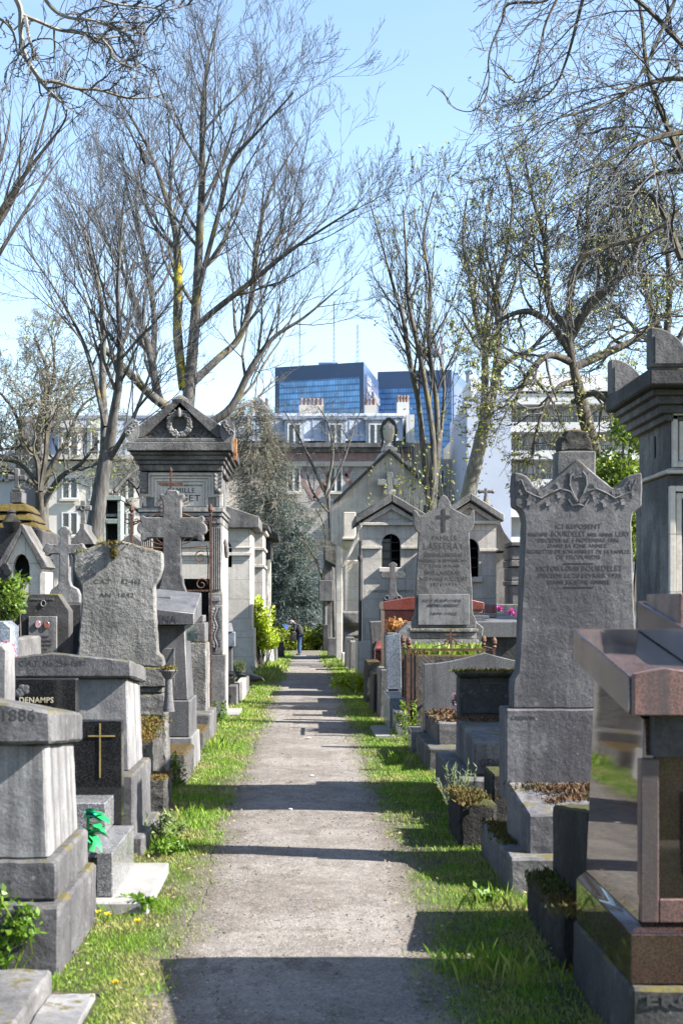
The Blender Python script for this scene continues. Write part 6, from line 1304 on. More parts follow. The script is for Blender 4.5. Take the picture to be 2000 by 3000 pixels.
tufts('dry_moss', 'reddish leaf litter on the back of the GENIN tomb slab', [(1.36 + .09 * i, 11.9 - .07 * (i % 2), .63, 1) for i in range(8)], 'sedum', n=120, s=.03, spread=.06, seed=36)
r = random.Random(37); m = MB(); t = thing('lavender', 'straggly grey green lavender growing beside the kerb left of the GENIN tomb', 'plant', (1.09, 10.3, 0))
st_, lv = MB(), MB()
for i in range(22):
    b = Vector((1.09 + r.gauss(0, .05), 10.3 + r.gauss(0, .08), 0)); d = Vector((r.gauss(-.06, .28), r.gauss(0, .25), 1)).normalized(); L = r.uniform(.22, .5); p = [b, b + d * L * .5 + Vector((0, 0, .01)), b + d * L * .8 + Vector((0, 0, .06 * L))]
    st_.tube(p, [.004, .003, .002], 3, False)
    for k in range(26):
        f = r.uniform(.35, 1.05); q = b + d * L * f * .9; u = (d + Vector((r.gauss(0, .55), r.gauss(0, .55), r.gauss(.1, .3)))).normalized(); w = u.orthogonal().normalized() * .004; l = r.uniform(.03, .06); lv.add([q - w, q + w, q + u * l], [(0, 1, 2)])
st_.build('stems', 'twig', t, smooth=0); lv.build('sprigs', 'lavender', t, smooth=0)

# ogee granite headstone
YO = 15.4; t = thing('granite_headstone', 'dark granite headstone with a concave peaked top, left of the tall horned headstone', 'headstone', (X(1420, YO), YO, 0))
half = [(1420, 1913), (1395, 1920), (1360, 1929), (1320, 1938), (1280, 1944), (1241, 1946), (1240, 2160)]
MB().prism(ol(mirror(half, 1420), YO), YO, YO + .12).build('stele', 'dull_granite', t, bevel=.006)
MB().box(1.24, 2.7, YO - .05, YO + .25, 0, Z(2161, YO)).build('base', 'dull_granite', t, bevel=.01)
t = thing('stone_tomb', 'low stone tomb box topped with reddish sedum before the dark peaked headstone', 'tomb', (1.5, 14.3, 0))
MB().box(1.27, 2.2, 13.75, 15.3, .2, .44).build('tomb_box', 'stone_grey', t, bevel=.015, rough=.01, size=.08)
MB().box(1.152, 2.3, 13.45, 15.34, -.03, .225).build('kerb', 'stone_grey', t, bevel=.015, rough=.012, size=.08)
m = MB(); leaf_cloud(m, random.Random(38), 2600, [((1.32 + .08 * i, 13.9 + .17 * j, .44), (.07, .1, .025)) for i in range(8) for j in range(8)], .035); m.build('sedum_bed', 'sedum', t, smooth=0)
o = MB().prismx([(15.0, 0), (15.5, 0), (15.5, Z(2132, 15.2)), (15.0, Z(2140, 15.2))], X(1200, 15.2), X(1236, 15.2)).build('granite_block', 'grey_granite', None, (X(1215, 15.2), 15.2, 0), bevel=.005); tag(o, 'small polished granite block at the grass edge below the rusty fence', 'granite block')
t = thing('flower', 'single dusty mauve artificial rose before the dark peaked headstone', 'flower', (X(1340, 13.4), 13.4, .44))
m = MB(); leaf_cloud(m, random.Random(39), 160, [((X(1340, 13.4), 13.4, Z(2050, 13.4)), (.045, .045, .05))], .04); m.build('bloom', 'petal_dusty', t, smooth=0)
MB().tube([(X(1340, 13.4), 13.4, .44), (X(1340, 13.4), 13.4, Z(2050, 13.4))], .008, 6).build('stem', 'leaf_dark', t)

# rusty iron fence around the Lasseray tomb
YI = 16.8; t = thing('iron_fence', 'low rusty iron fence with acorn finials and a small cross round the LASSERAY tomb', 'iron fence', (X(1320, YI), YI, 0))
xa, xb = X(1197, YI), X(1447, YI); zr = Z(1903, YI); yr = YI + 1.0
for x, y in ((xa, YI), (xb, YI), (xa, yr), (xb, yr)):
    m = MB().box(x - .015, x + .015, y - .015, y + .015, .15, zr - .017); m.lathe([(.014, zr + .013), (.030, zr + .03), (.016, zr + .05), (.034, zr + .075), (.030, zr + .10), (.034, zr + .105), (.018, zr + .135), (.004, zr + .15)], x, y, 10); m.build('post', 'rust', t)
for q in ((xa - .015, xb + .015, YI - .012, YI + .012, zr - .016, zr + .012), (xa - .012, xa + .012, YI + .013, yr, zr - .014, zr + .010), (xb - .012, xb + .012, YI + .013, yr, zr - .014, zr + .010), (xa + .015, X(1240, YI), YI - .008, YI + .008, Z(2057, YI), Z(2052, YI))): MB().box(*q).build('rail', 'rust', t)
for px in (1209, 1222): MB().box(X(px, YI) - .009, X(px, YI) + .009, YI - .008, YI + .008, Z(2050, YI), zr - .017).build('bar', 'rust', t)
for k in (.3, .6): MB().box(xa - .008, xa + .008, YI + k, YI + k + .016, .2, zr - .016).build('bar', 'rust', t)
MB().tube([(X(1226, YI), YI, Z(1908, YI)), (X(1275, YI), YI, Z(1948, YI))], .008, 5).build('brace', 'rust', t)
xm = X(1320, YI); m = MB().box(xm - .010, xm + .010, YI - .008, YI + .008, zr + .013, Z(1842, YI)); m.box(xm - .075, xm - .0105, YI - .008, YI + .008, Z(1862, YI), Z(1857, YI)); m.box(xm + .0105, xm + .075, YI - .008, YI + .008, Z(1862, YI), Z(1857, YI))
for s in (-1, 1):
    m.tube(spiral(xm + s * .05, zr + .09, .04, YI, 1.2, s, 2.0), .006, 5); m.tube([(xm + s * .02, YI, zr + .14), (xm + s * .08, YI, zr + .06), (xm + s * .20, YI, zr + .03)], .007, 5)
m.build('cross_ornament', 'rust', t)

# Lasseray headstone
YS = 18.5; t = thing('headstone', 'grey pointed headstone inscribed FAMILLE LASSERAY with an incised cross and plaque', 'headstone', (X(1300, YS), YS, 0))
half = [(1300, 1449), (1290, 1456), (1282, 1470), (1280, 1486), (1262, 1496), (1232, 1512), (1226, 1508), (1220, 1496), (1211, 1494), (1211, 1535), (1217, 1550), (1226, 1560), (1225, 1590), (1217, 1740), (1215, 1800), (1206, 1815), (1206, 1840)]
st = MB().prism(ol(mirror(half, 1300), YS), YS, YS + .14).build('stele', 'stone_grey', t, bevel=.008, rough=.005, size=.06, flat=True)
m = MB(); pbox(m, 1295, 1304, 1491, 1557, YS, .01, YS - .006); pbox(m, 1280, 1294.8, 1510, 1517, YS, .01, YS - .006); pbox(m, 1304.2, 1319, 1510, 1517, YS, .01, YS - .006); m.build('incised_cross', 'engraved', st)
pq = MB().box(X(1224, YS), X(1374, YS), YS - .03, YS - .006, Z(1831, YS), Z(1741, YS)).build('plaque', 'concrete', t, bevel=.004)
m = MB(); m.box(X(1198, YS), X(1398, YS), YS - .08, YS + .22, Z(1852, YS), Z(1841, YS)); m.box(X(1202, YS), X(1394, YS), YS - .05, YS + .2, Z(1872, YS), Z(1853, YS)); m.box(X(1196, YS), X(1400, YS), YS - .08, YS + .25, Z(1905, YS), Z(1873, YS)); m.build('base_mouldings', 'stone_rough', t, bevel=.015, seg=2)
for s, a, b, y, h in (('FAMILLE', 1265, 1338, 1583, .062), ('LASSERAY', 1240, 1358, 1609, .085), ('EUGENE LASSERAY', 1242, 1354, 1631, .048), ('DECEDE LE 28 SEPTEMBRE 1924', 1228, 1368, 1647, .036), ("A L'AGE DE 55 ANS", 1256, 1344, 1662, .036), ('MME LASSERAY', 1243, 1349, 1684, .050), ('NEE MARIE FLICOURT', 1229, 1369, 1702, .048), ('1876-1935', 1262, 1338, 1717, .044)):
    letters(s, X(a, YS), X(b, YS), Z(y, YS), h, YS - .0004, 'engraved' if h > .06 else 'engraved_soft', st, depth=.0008)
for s, a, b, y, h in (('ICI REPOSE', 1240, 1352, 1762, .032), ('ANDRE LASSERAY', 1252, 1346, 1776, .036), ('1899-1962', 1262, 1338, 1800, .030)): letters(s, X(a, YS), X(b, YS), Z(y, YS), h, YS - .033, 'engraved_soft', pq)
MB().box(X(1205, 17.6), X(1420, 17.6), 17.1, 18.8, 0, Z(1915, 17.6)).build('tomb_box', 'mossy', t, bevel=.015, rough=.008, size=.1)
tufts('grass_tuft', 'bright grass growing on the LASSERAY tomb box behind the fence rail', [(X(1215 + 17 * i, 17.4), 17.4 + .15 * (i % 3), Z(1915, 17.6), .9) for i in range(12)], 'grass', 'grass', n=60, s=.12, spread=.06, seed=43, tall=2.2)
YW = 19.7; o = MB().prism(ol([(1165, 2100), (1165, 1850), (1195, 1822), (1395, 1822), (1415, 1838), (1412, 1890), (1400, 1900), (1400, 2100)], YW), YW, YW + .25).build('rough_headstone', 'stone_pale', None, (X(1290, YW), YW, 0), bevel=.01, rough=.012, size=.07)
tag(o, 'rough hewn pale stone with cut corners directly behind the LASSERAY headstone base', 'headstone')
t = thing('granite_headstone', 'blue grey granite headstone with a slanted top at the right edge of the path', 'headstone', (X(1152, 19), 19, 0))
MB().prism(ol([(1133, 2020), (1131, 1864), (1172, 1856), (1176, 2020)], 19), 19, 19.14).build('stele', 'blue_granite', t, bevel=.005)
MB().box(X(1133, 18.2), X(1180, 18.2), 17.6, 18.98, 0, .42).build('tomb_step', 'blue_granite', t, bevel=.006)
MB().box(1.06, X(1190, 17.4), 16.9, 17.58, 0, .30).build('kerb', 'grey_granite', t, bevel=.006)
o = MB().box(X(1090, 17.6), 1.055, 16.8, 18.2, -.02, .03).build('paving_slab', 'slab_white', None, (.95, 17.5, 0), bevel=.005); tag(o, 'pale flat slab in the grass beside the blue grey granite headstone', 'paving slab')

# farther tombs, right of the path
t = thing('granite_tomb', 'wide brick red granite tomb with a low roof shaped lid behind the LASSERAY headstone', 'tomb', (X(1270, 24), 24, 0))
YR_ = 24.0; MB().box(X(1126, YR_), X(1412, YR_), YR_, YR_ + 1.2, 0, Z(1788, YR_)).build('body', 'red_granite', t, bevel=.008)
m = MB(); a, b = X(1122, YR_), X(1416, YR_); m.prism([(a, Z(1786, YR_)), (b, Z(1786, YR_)), (b, Z(1765, YR_)), (X(1300, YR_), Z(1742, YR_)), (X(1215, YR_), Z(1748, YR_)), (a, Z(1765, YR_))], YR_ - .06, YR_ + 1.25); m.build('lid', 'red_granite', t, bevel=.008)
letters('MAY BOAU', X(1352, YR_), X(1412, YR_), Z(1796, YR_), .04, YR_ - .003, 'gold_pale', t)
t = thing('granite_tomb', 'small red granite tomb with a chamfered top beside the path, under the stone cross', 'tomb', (X(1115, 25.5), 25.5, 0))
MB().frus(X(1097, 25.5), X(1150, 25.5), 25.5, 26.5, 0, X(1099, 25.5), X(1148, 25.5), 25.5, 26.5, Z(1908, 25.5)).build('body', 'red_granite', t, bevel=.01)
MB().frus(X(1097, 25.5), X(1150, 25.5), 25.45, 26.5, Z(1907, 25.5), X(1106, 25.5), X(1142, 25.5), 25.6, 26.4, Z(1880, 25.5)).build('lid', 'red_granite', t, bevel=.006)
YK = 26.6; t = thing('stone_cross', 'grey stone cross with scrolled foot in front of the chapel with the arched window', 'stone cross', (X(1150, YK), YK, 0))
half = [(1150, 1645), (1140, 1650), (1136, 1655), (1143, 1664), (1142, 1675), (1120, 1675), (1113, 1685), (1120, 1694), (1141, 1694), (1140, 1722), (1138, 1735), (1130, 1745), (1122, 1752), (1122, 1762)]
MB().prism(ol(mirror(half, 1150), YK), YK, YK + .12).build('cross_body', 'stone_grey', t, bevel=.006)
m = MB()
for s in (-1, 1): m.tube([(X(1150 + s * 18, YK) + .04 * math.cos(a), YK - .01, Z(1752, YK) + .04 * math.sin(a)) for a in [6.283 * i / 14 for i in range(15)]], .014, 6, False)
m.build('foot_scroll', 'stone_grey', t); MB().box(X(1112, YK), X(1190, YK), YK - .1, YK + .3, 0, Z(1763, YK)).build('pedestal', 'stone_grey', t, bevel=.01)
t = thing('tomb', 'grey slanted stone box beside the arched window chapel, holding no flowers', 'tomb', (X(1105, 26), 26, 0)); t['label'] = 'grey tilted stone lectern slab beside the arched window chapel'
MB().prism(ol([(1090, 1990), (1088, 1868), (1083, 1822), (1122, 1820), (1130, 1860), (1118, 1990)], 26), 26, 26.6).build('body', 'stone_grey', t, bevel=.01)
r = random.Random(45); cl = [((X(r.uniform(1138, 1180), 21), 21 + r.uniform(-.1, .1), Z(r.uniform(1824, 1848), 21)), (.06,) * 3) for _ in range(12)]
bush('dried_flowers', 'bunch of dried orange artificial flowers on the tomb beside the red granite', 'flowers', cl, 330, .06, 'petal_orange', (X(1160, 21), 21, Z(1900, 21)), .006, 'twig', seed=12)
o = MB().box(X(1128, 21.2), X(1195, 21.2), 20.8, 21.6, 0, Z(1852, 21.2)).build('small_tomb', 'stone_grey', None, (X(1160, 21.2), 21.2, 0), bevel=.015, rough=.008, size=.1); tag(o, 'grey tomb block carrying the dried orange flowers', 'tomb')

def gable_chapel(label, Y, cxp, wl, wr, apex, eave, zc_, win_, mats, roofw, depth=2.2, slab=24, string=None, text=None, base=None):
    g = gz(Y); t = thing('chapel_tomb', label, 'chapel tomb', (X(cxp, Y), Y, g)); x0, x1, c = X(wl, Y), X(wr, Y), X(cxp, Y); zw = Z(zc_, Y)
    arched_wall(MB(), x0, x1, g, zw, X(win_[0], Y), X(win_[1], Y), Z(win_[3], Y), Y, Y + .2, Z(win_[2], Y) - (X(win_[1], Y) - X(win_[0], Y)) / 2).build('front_wall', mats[0], t, smooth=0)
    MB().box(x0, x0 + .18, Y + .203, Y + depth, g, zw).build('side_wall', mats[0], t); MB().box(x1 - .18, x1, Y + .203, Y + depth, g, zw).build('side_wall', mats[0], t)
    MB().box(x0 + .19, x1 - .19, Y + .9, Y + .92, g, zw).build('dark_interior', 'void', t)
    m = MB(); q = (X(win_[0], Y) + X(win_[1], Y)) / 2; m.box(q - .012, q + .012, Y + .1, Y + .12, Z(win_[3], Y), Z(win_[2], Y))
    for k in range(1, 4): z = Z(win_[3], Y) + (Z(win_[2], Y) - Z(win_[3], Y)) * k / 4; m.box(X(win_[0], Y), X(win_[1], Y), Y + .103, Y + .117, z - .008, z + .008)
    m.build('window_bars', 'iron', t)
    MB().box(X(win_[0], Y) + .002, q - .014, Y + .13, Y + .135, Z(win_[3], Y) + .002, Z(win_[2], Y) - .1).build('window_pane', 'stain_glass', t)
    MB().box(X(win_[0], Y) - .06, X(win_[1], Y) + .06, Y - .07, Y - .003, Z(win_[3], Y) - .10, Z(win_[3], Y) - .004).build('sill', 'lime', t, bevel=.008)
    ze, za = Z(eave, Y), Z(apex, Y); th = slab * Y / F; a, b = X(cxp - roofw, Y), X(cxp + roofw, Y)
    MB().prism([(x0, zw + .003), (x1, zw + .003), (c, za - th * 1.1 - .05)], Y + .08, Y + depth).build('tympanum', mats[0], t, smooth=0)
    m = MB(); m.prism([(x0 - .03, zw + .07), (x0 + .12, zw + .07), (c, za - th * 1.9), (c, za - th * 1.2)], Y - .02, Y + .078); m.prism([(x1 + .03, zw + .07), (x1 - .12, zw + .07), (c, za - th * 1.9), (c, za - th * 1.2)], Y - .02, Y + .078)
    m.box(x0 - .07, x1 + .07, Y - .08, Y + .079, zw + .004, zw + .066); m.build('pediment_moulding', mats[0], t, bevel=.006)
    m = MB()
    m.prism([(a, ze - th), (a, ze), (c, za), (c, za - th)], Y - .16, Y + depth + .1); m.prism([(b, ze - th), (b, ze), (c, za), (c, za - th)], Y - .16, Y + depth + .1)
    m.build('roof', mats[1], t, bevel=.015)
    if string: MB().box(x0 - .03, X(win_[0], Y) - .0, Y - .05, Y - .003, Z(string + 8, Y), Z(string, Y)).build('string_course', 'lime', t, bevel=.006); MB().box(X(win_[1], Y), x1 + .03, Y - .05, Y - .003, Z(string + 8, Y), Z(string, Y)).build('string_course', 'lime', t, bevel=.006)
    if base: MB().box(x0 - .08, x1 + .05, Y - .09, Y + depth, g - .02, Z(base, Y)).build('plinth', mats[0], t, bevel=.012)
    for s, p, q, y, h in (text or ()): letters(s, X(p, Y), X(q, Y), Z(y, Y), h, Y - .004, 'engraved_soft', t)
    return t
tA = gable_chapel('cream gabled chapel tomb with arched window, behind the small stone cross', 29.8, 1146, 1062, 1230, 1447, 1511, 1540, (1118, 1173, 1564, 1662), ('lime_warm', 'stone_grey'), 106, 2.2, 24, 1600, (('CONCESSION PERPETUITE', 1081, 1210, 1736, .055),), 1878)
m = MB(); Yq = 29.78; m.tube([(X(1056, Yq), Yq, Z(1585, Yq)), (X(1053, Yq), Yq, Z(1990, Yq))], .035, 8); m.lathe([(.04, Z(1645, Yq)), (.055, Z(1640, Yq)), (.055, Z(1632, Yq)), (.04, Z(1628, Yq))], X(1055, Yq), Yq, 8); m.build('downpipe', 'stone_dark', tA)
gable_chapel('grey gabled chapel tomb right of the LASSERAY headstone', 26.5, 1375, 1298, 1453, 1445, 1508, 1536, (1350, 1403, 1578, 1690), ('lime_warm', 'stone_pale'), 98, 2.4, 22, 1608)
t = thing('stone_cross', 'small dark fleury cross on a short column behind the right gabled chapel', 'stone cross', (X(1423, 31), 31, 0))
m = MB().lathe([(.12, 0), (.11, Z(1475, 31)), (.09, Z(1472, 31)), (.05, Z(1462, 31)), (.045, Z(1452, 31))], X(1423, 31), 31, 10); m.build('column', 'stone_grey', t)
m = MB(); pbox(m, 1419, 1427, 1430, 1452, 31, .08, 30.96); pbox(m, 1405, 1418.8, 1436, 1444, 31, .08, 30.96); pbox(m, 1427.2, 1442, 1436, 1444, 31, .08, 30.96)
for px in (1404, 1443): m.ball((X(px, 31), 31, Z(1440, 31)), .05, 8, 6)
m.build('cross_body', 'lime_old', t, bevel=.01)
t = thing('chapel_tomb', 'dark slate roofed chapel side right of the grey gabled chapel', 'chapel tomb', (X(1480, 28.5), 28.5, 0))
MB().box(X(1440, 28.5), X(1498, 28.5), 28.5, 30.5, 0, Z(1620, 28.5)).build('wall', 'stone_grey', t, bevel=.01)
MB().prism(ol([(1400, 1480), (1440, 1480), (1475, 1560), (1505, 1600), (1505, 1612), (1490, 1615), (1400, 1615)], 28.5), 28.4, 30.6).build('roof', 'stone_dark', t, bevel=.01)
t = thing('granite_tomb', 'grey granite tomb slab with small plaques and magenta flowers, left of the tall horned headstone', 'tomb', (X(1460, 20), 20, 0))
MB().hexa([(X(1380, 20), 20, Z(1868, 20)), (X(1540, 20), 20, Z(1868, 20)), (X(1540, 20), 22, Z(1850, 20)), (X(1380, 20), 22, Z(1850, 20))], [(X(1380, 20), 20, Z(1822, 20)), (X(1540, 20), 20, Z(1822, 20)), (X(1540, 20), 22, Z(1800, 20)), (X(1380, 20), 22, Z(1800, 20))]).build('slab', 'dull_granite', t, bevel=.008)
MB().box(X(1395, 20), X(1530, 20), 20.1, 22, 0, Z(1869, 20)).build('body', 'stone_dark', t)
m = MB(); m.box(X(1388, 20), X(1440, 20), 20.3, 20.5, Z(1822, 20) + .05, Z(1810, 20) + .03); m.box(X(1410, 20), X(1480, 20), 20.9, 21.1, Z(1815, 20) + .02, Z(1798, 20)); m.build('plaque', 'grey_granite', t, bevel=.004)
for i, px in enumerate((1457, 1500)):
    r = random.Random(70 + i); cl = [((X(px + r.uniform(-8, 8), 23), 23, Z(r.uniform(1780, 1796), 23)), (.03,) * 3) for _ in range(3)]
    bush('flowers', ('magenta flowers, left of two bunches on the grey granite tomb', 'magenta flowers, right of two bunches on the grey granite tomb')[i], 'flowers', cl, 45, .04, 'petal_magenta', (X(px, 23), 23, Z(1830, 23)), .006, 'leaf_dark', seed=80 + i, group='magenta flowers on the granite tomb')
o = MB().box(X(1452, 24), X(1560, 24), 24, 25.5, 0, Z(1770, 24)).build('background_tomb', 'stone_grey', None, (X(1500, 24), 24, 0), bevel=.015); tag(o, 'pale low tomb behind the magenta flowers', 'tomb')
t = thing('chapel_tomb', 'stepped grey tomb wall seen between the slate roof and the tall horned headstone', 'tomb', (X(1515, 25.5), 25.5, 0))
m = MB()
for i, (pt, pb) in enumerate(((1588, 1600), (1602, 1640), (1642, 1660), (1662, 1700), (1702, 1715))): m.box(X(1498 - 3 * (i % 2 == 0), 25.5), X(1580, 25.5), 25.5 - .05 * (i % 2 == 0), 26.5, Z(pb, 25.5), Z(pt, 25.5))
m.box(X(1500, 25.5), X(1580, 25.5), 25.5, 26.5, 0, Z(1716, 25.5)); m.build('courses', 'stone_grey', t, bevel=.012)

# the big chapel
YB_ = 52.0; g = gz(YB_); t = thing('chapel', 'largest grey gabled chapel with a carved cross and a draped urn on its peak', 'chapel', (X(1140, YB_), YB_, g))
half = [(1140, 1318), (1110, 1328), (1098, 1350), (1060, 1392), (1010, 1445), (990, 1470), (968, 1462), (968, 1590), (985, 1600), (990, 1612), (990, 1965)]
hz = [(a, b) for a, b in half]; hz[-1] = (990, HY + (EYE - g) * F / YB_)
MB().prism(ol(mirror(hz, 1140), YB_), YB_, YB_ + .5).build('front_wall', 'lime_grey', t, bevel=.03)
MB().box(X(996, YB_), 2 * X(1140, YB_) - X(996, YB_), YB_ + .503, YB_ + 5, g, Z(1500, YB_)).build('nave', 'lime_warm', t)
m = MB(); c = X(1140, YB_)
for s in (-1, 1): m.prism([(c, Z(1326, YB_)), (c, Z(1314, YB_)), (c + s * (c - X(978, YB_)), Z(1478, YB_) + .14), (c + s * (c - X(978, YB_)), Z(1478, YB_))], YB_ - .15, YB_ + 5.2)
m.build('roof', 'stone_dark', t, bevel=.03)
m = MB(); pbox(m, 1131, 1150, 1383, 1452, YB_, .3, YB_ - .22); pbox(m, 1104, 1130.8, 1404, 1424, YB_, .3, YB_ - .22); pbox(m, 1150.2, 1174, 1404, 1424, YB_, .3, YB_ - .22); pbox(m, 1122, 1158, 1436, 1452.5, YB_, .3, YB_ - .3); m.build('carved_cross', 'lime', t, bevel=.04)
m = MB(); pbox(m, 1118, 1164, 1310, 1322, YB_ + .2, .6); m.build('urn_pedestal', 'lime', t, bevel=.03)
yu = YB_ + .5; s_ = YB_ / F; m = MB().lathe([(20 * s_, Z(1311, yu)), (9 * s_, Z(1303, yu)), (8 * s_, Z(1298, yu)), (15 * s_, Z(1285, yu)), (20 * s_, Z(1265, yu)), (21 * s_, Z(1250, yu)), (14 * s_, Z(1238, yu)), (9 * s_, Z(1230, yu)), (3 * s_, Z(1224, yu))], X(1138, yu), yu, 18)
ur = m.build('urn', 'lime_warm', t)
m = MB(); cxu = X(1138, yu)
for s in (-1, 1): m.tube([(cxu, yu - .1, Z(1226, yu)), (cxu + s * .17, yu - .12, Z(1240, yu)), (cxu + s * .27, yu - .05, Z(1262, yu)), (cxu + s * .22, yu, Z(1290, yu)), (cxu + s * .26, yu, Z(1308, yu))], [.06, .09, .07, .05, .03], 8)
m.build('drape', 'stone_dark', ur)
m = MB()                                               # lower left aisle: sloping coping, niche, pilasters
m.prism(ol([(1000, 1662), (1006, 1664), (1064, 1552), (1058, 1535)], 44), 44, 44.6); m.build('sloping_coping', 'lime', t, bevel=.02)
m = MB(); m.box(X(1010, 44), X(1052, 44), 44.3, 46, Z(1790, 44), Z(1640, 44)); m.build('aisle_panel', 'lime', t, bevel=.02)
MB().box(X(1008, 44), X(1060, 44), 44.2, 46, gz(44), Z(1880, 44)).build('aisle_base', 'stone_grey', t, bevel=.02)
m = MB().prismx([(44.3, Z(1880, 44)), (44.1, Z(1862, 44)), (44.25, Z(1845, 44)), (43.95, Z(1825, 44)), (43.95, Z(1795, 44)), (44.9, Z(1795, 44)), (44.9, Z(1880, 44))], X(1006, 44), X(1056, 44)); m.build('aisle_moulding', 'lime_old', t, bevel=.02)
m = MB(); m.box(X(1006, 48), X(1042, 48), 48, 49.5, Z(1582, 48), Z(1500, 48)); m.box(X(1001, 48), X(1050, 48), 47.8, 49.6, Z(1582, 48), Z(1574, 48)); m.lathe([(.02, Z(1612, 48)), (.22, Z(1600, 48)), (.3, Z(1583, 48))], X(1014, 48.4), 48.4, 12); m.build('niche', 'lime', t, bevel=.02)
MB().box(X(984, 51.5), X(1002, 51.5), 51.3, 51.98, g, Z(1600, 51.5)).build('pilaster', 'lime_warm', t, bevel=.02)

t = thing('chapel_tomb', 'far dark chapel tomb with a slim column at the right end of the path', 'chapel tomb', (X(950, 66), 66, gz(66)))
MB().box(X(950, 66), X(972, 66), 66.6, 69, gz(66), Z(1600, 66)).build('wall', 'stone_grey', t, bevel=.02)
MB().box(X(934, 66), X(975, 66), 65.9, 69, Z(1762, 66), Z(1700, 66)).build('entablature', 'stone_grey', t, bevel=.03)
MB().lathe([(.13, gz(66)), (.11, gz(66) + .4), (.10, Z(1770, 66)), (.15, Z(1763, 66))], X(951, 66.2), 66.2, 12).build('column', 'stone_grey', t)
MB().box(X(945, 66), X(962, 66), 65.95, 66.55, gz(66), Z(1830, 66)).build('kerb', 'stone_dark', t, bevel=.03)
MB().prism(ol([(950, 1610), (985, 1610), (985, 1660), (950, 1640)], 66), 65.8, 69).build('roof', 'mossy', t, bevel=.03)
for i, (a, b, y, tt, mt, lb) in enumerate(((1012, 1040, 36, 1868, 'dull_granite', 'dark granite plaque stone with gilt letters, right of the path beyond the green weed'), (1025, 1048, 34, 1880, 'stone_pale', 'pale small headstone beside the dark granite plaque stone'), (1072, 1118, 22.5, 1940, 'mossy', 'pale mossy tomb block at the foot of the arched window chapel'), (1092, 1120, 20.5, 1975, 'stone_dark', 'dark low tomb left of the blue grey granite headstone'), (1112, 1138, 19.6, 1962, 'stone_grey', 'grey pedestal block just left of the blue grey granite headstone'), (1002, 1018, 42, 1915, 'lime', 'little white kerb block right of the path'), (960, 985, 58, 1870, 'stone_grey', 'grey kerb tomb at the far right end of the path'))):
    o = MB().frus(X(a, y), X(b, y), y, y + 1.1, gz(y) - .02, X(a, y) + .01, X(b, y) - .01, y + .01, y + 1.08, Z(tt, y)).build('small_tomb', mt, None, (X(a, y), y, gz(y)), bevel=.015, rough=.008, size=.12); tag(o, lb, 'tomb')

# ------------------------------------------------------------------ the man reading at the end of the path
YM = 59.5; xm_, gm_ = X(878, YM), gz(YM)
man = thing('person', 'grey haired man in dark jacket and jeans bending over a blue sheet on the path', 'person', (xm_, YM, gm_))
def W3(p): return (xm_ + p[0], YM + p[1], gm_ + p[2])
bv = [(0, 0, .86), (-.02, 0, 1.02), (-.10, 0, 1.20), (-.20, 0, 1.33), (-.29, 0, 1.38), (-.37, 0, 1.37), (-.42, 0, 1.36),
      (.0, .09, .80), (-.01, .10, .46), (.01, .10, .09), (-.13, .10, .03), (.0, -.09, .80), (-.04, -.10, .46), (-.02, -.10, .09), (-.16, -.10, .03),
      (-.20, .18, 1.29), (-.24, .22, 1.03), (-.44, .13, 1.10), (-.20, -.18, 1.29), (-.24, -.22, 1.03), (-.44, -.13, 1.10)]
be = [(0, 1), (1, 2), (2, 3), (3, 4), (4, 5), (5, 6), (0, 7), (7, 8), (8, 9), (9, 10), (0, 11), (11, 12), (12, 13), (13, 14), (3, 15), (15, 16), (16, 17), (3, 18), (18, 19), (19, 20)]
brd = [.13, .12, .14, .13, .055, .085, .08, .085, .058, .042, .035, .085, .058, .042, .035, .055, .042, .03, .055, .042, .03]
for base, s in ((17, 1), (20, -1)):                    # hands: palm, four unequal fingers, thumb
    p = bv[base]; bv.append((p[0] - .07, p[1] - s * .02, p[2] + .02)); be.append((base, len(bv) - 1)); brd.append(.034); pm = len(bv) - 1
    for k, L in enumerate((.06, .075, .07, .055)):
        a = bv[pm]; o_ = (k - 1.5) * .018; bv.append((a[0] - L * .6, a[1] + s * o_ * .5, a[2] + o_ + .01)); be.append((pm, len(bv) - 1)); brd.append(.010)
        bv.append((a[0] - L, a[1] + s * o_ * .5 - s * .02, a[2] + o_)); be.append((len(bv) - 2, len(bv) - 1)); brd.append(.009)
    bv.append((p[0] - .05, p[1] - s * .03, p[2] + .06)); be.append((base, len(bv) - 1)); brd.append(.011)
body = skin('body', [W3(p) for p in bv], be, brd, 'skin', man, 2)
skin('jacket', [W3(p) for p in [(.0, 0, .80), (-.01, 0, .98), (-.08, 0, 1.19), (-.19, 0, 1.34), (-.20, .185, 1.30), (-.23, .23, 1.03), (-.41, .135, 1.09), (-.20, -.185, 1.30), (-.23, -.23, 1.03), (-.41, -.135, 1.09)]],
     [(0, 1), (1, 2), (2, 3), (3, 4), (4, 5), (5, 6), (3, 7), (7, 8), (8, 9)], [(.17, .19), (.18, .19), (.19, .19), (.16, .16), .085, .072, .05, .085, .072, .05], 'jacket', man, 2)
skin('trousers', [W3(p) for p in [(0, 0, .86), (0, .09, .78), (-.01, .10, .46), (.01, .10, .07), (0, -.09, .78), (-.04, -.10, .46), (-.02, -.10, .07)]], [(0, 1), (1, 2), (2, 3), (0, 4), (4, 5), (5, 6)], [.14, .105, .08, .062, .105, .08, .062], 'jeans', man, 2)
for y in (.10, -.10): skin('shoe', [W3(p) for p in [(.05, y, .045), (-.06, y, .045), (-.17, y, .03)]], [(0, 1), (1, 2)], [.045, .05, .038], 'shoe', man, 2)
m = MB(); m.ball(W3((-.355, 0, 1.415)), (.105, .095, .075), 14, 9); m.ball(W3((-.30, 0, 1.40)), (.07, .085, .075), 12, 8); m.build('hair', 'hair', man, smooth=60)
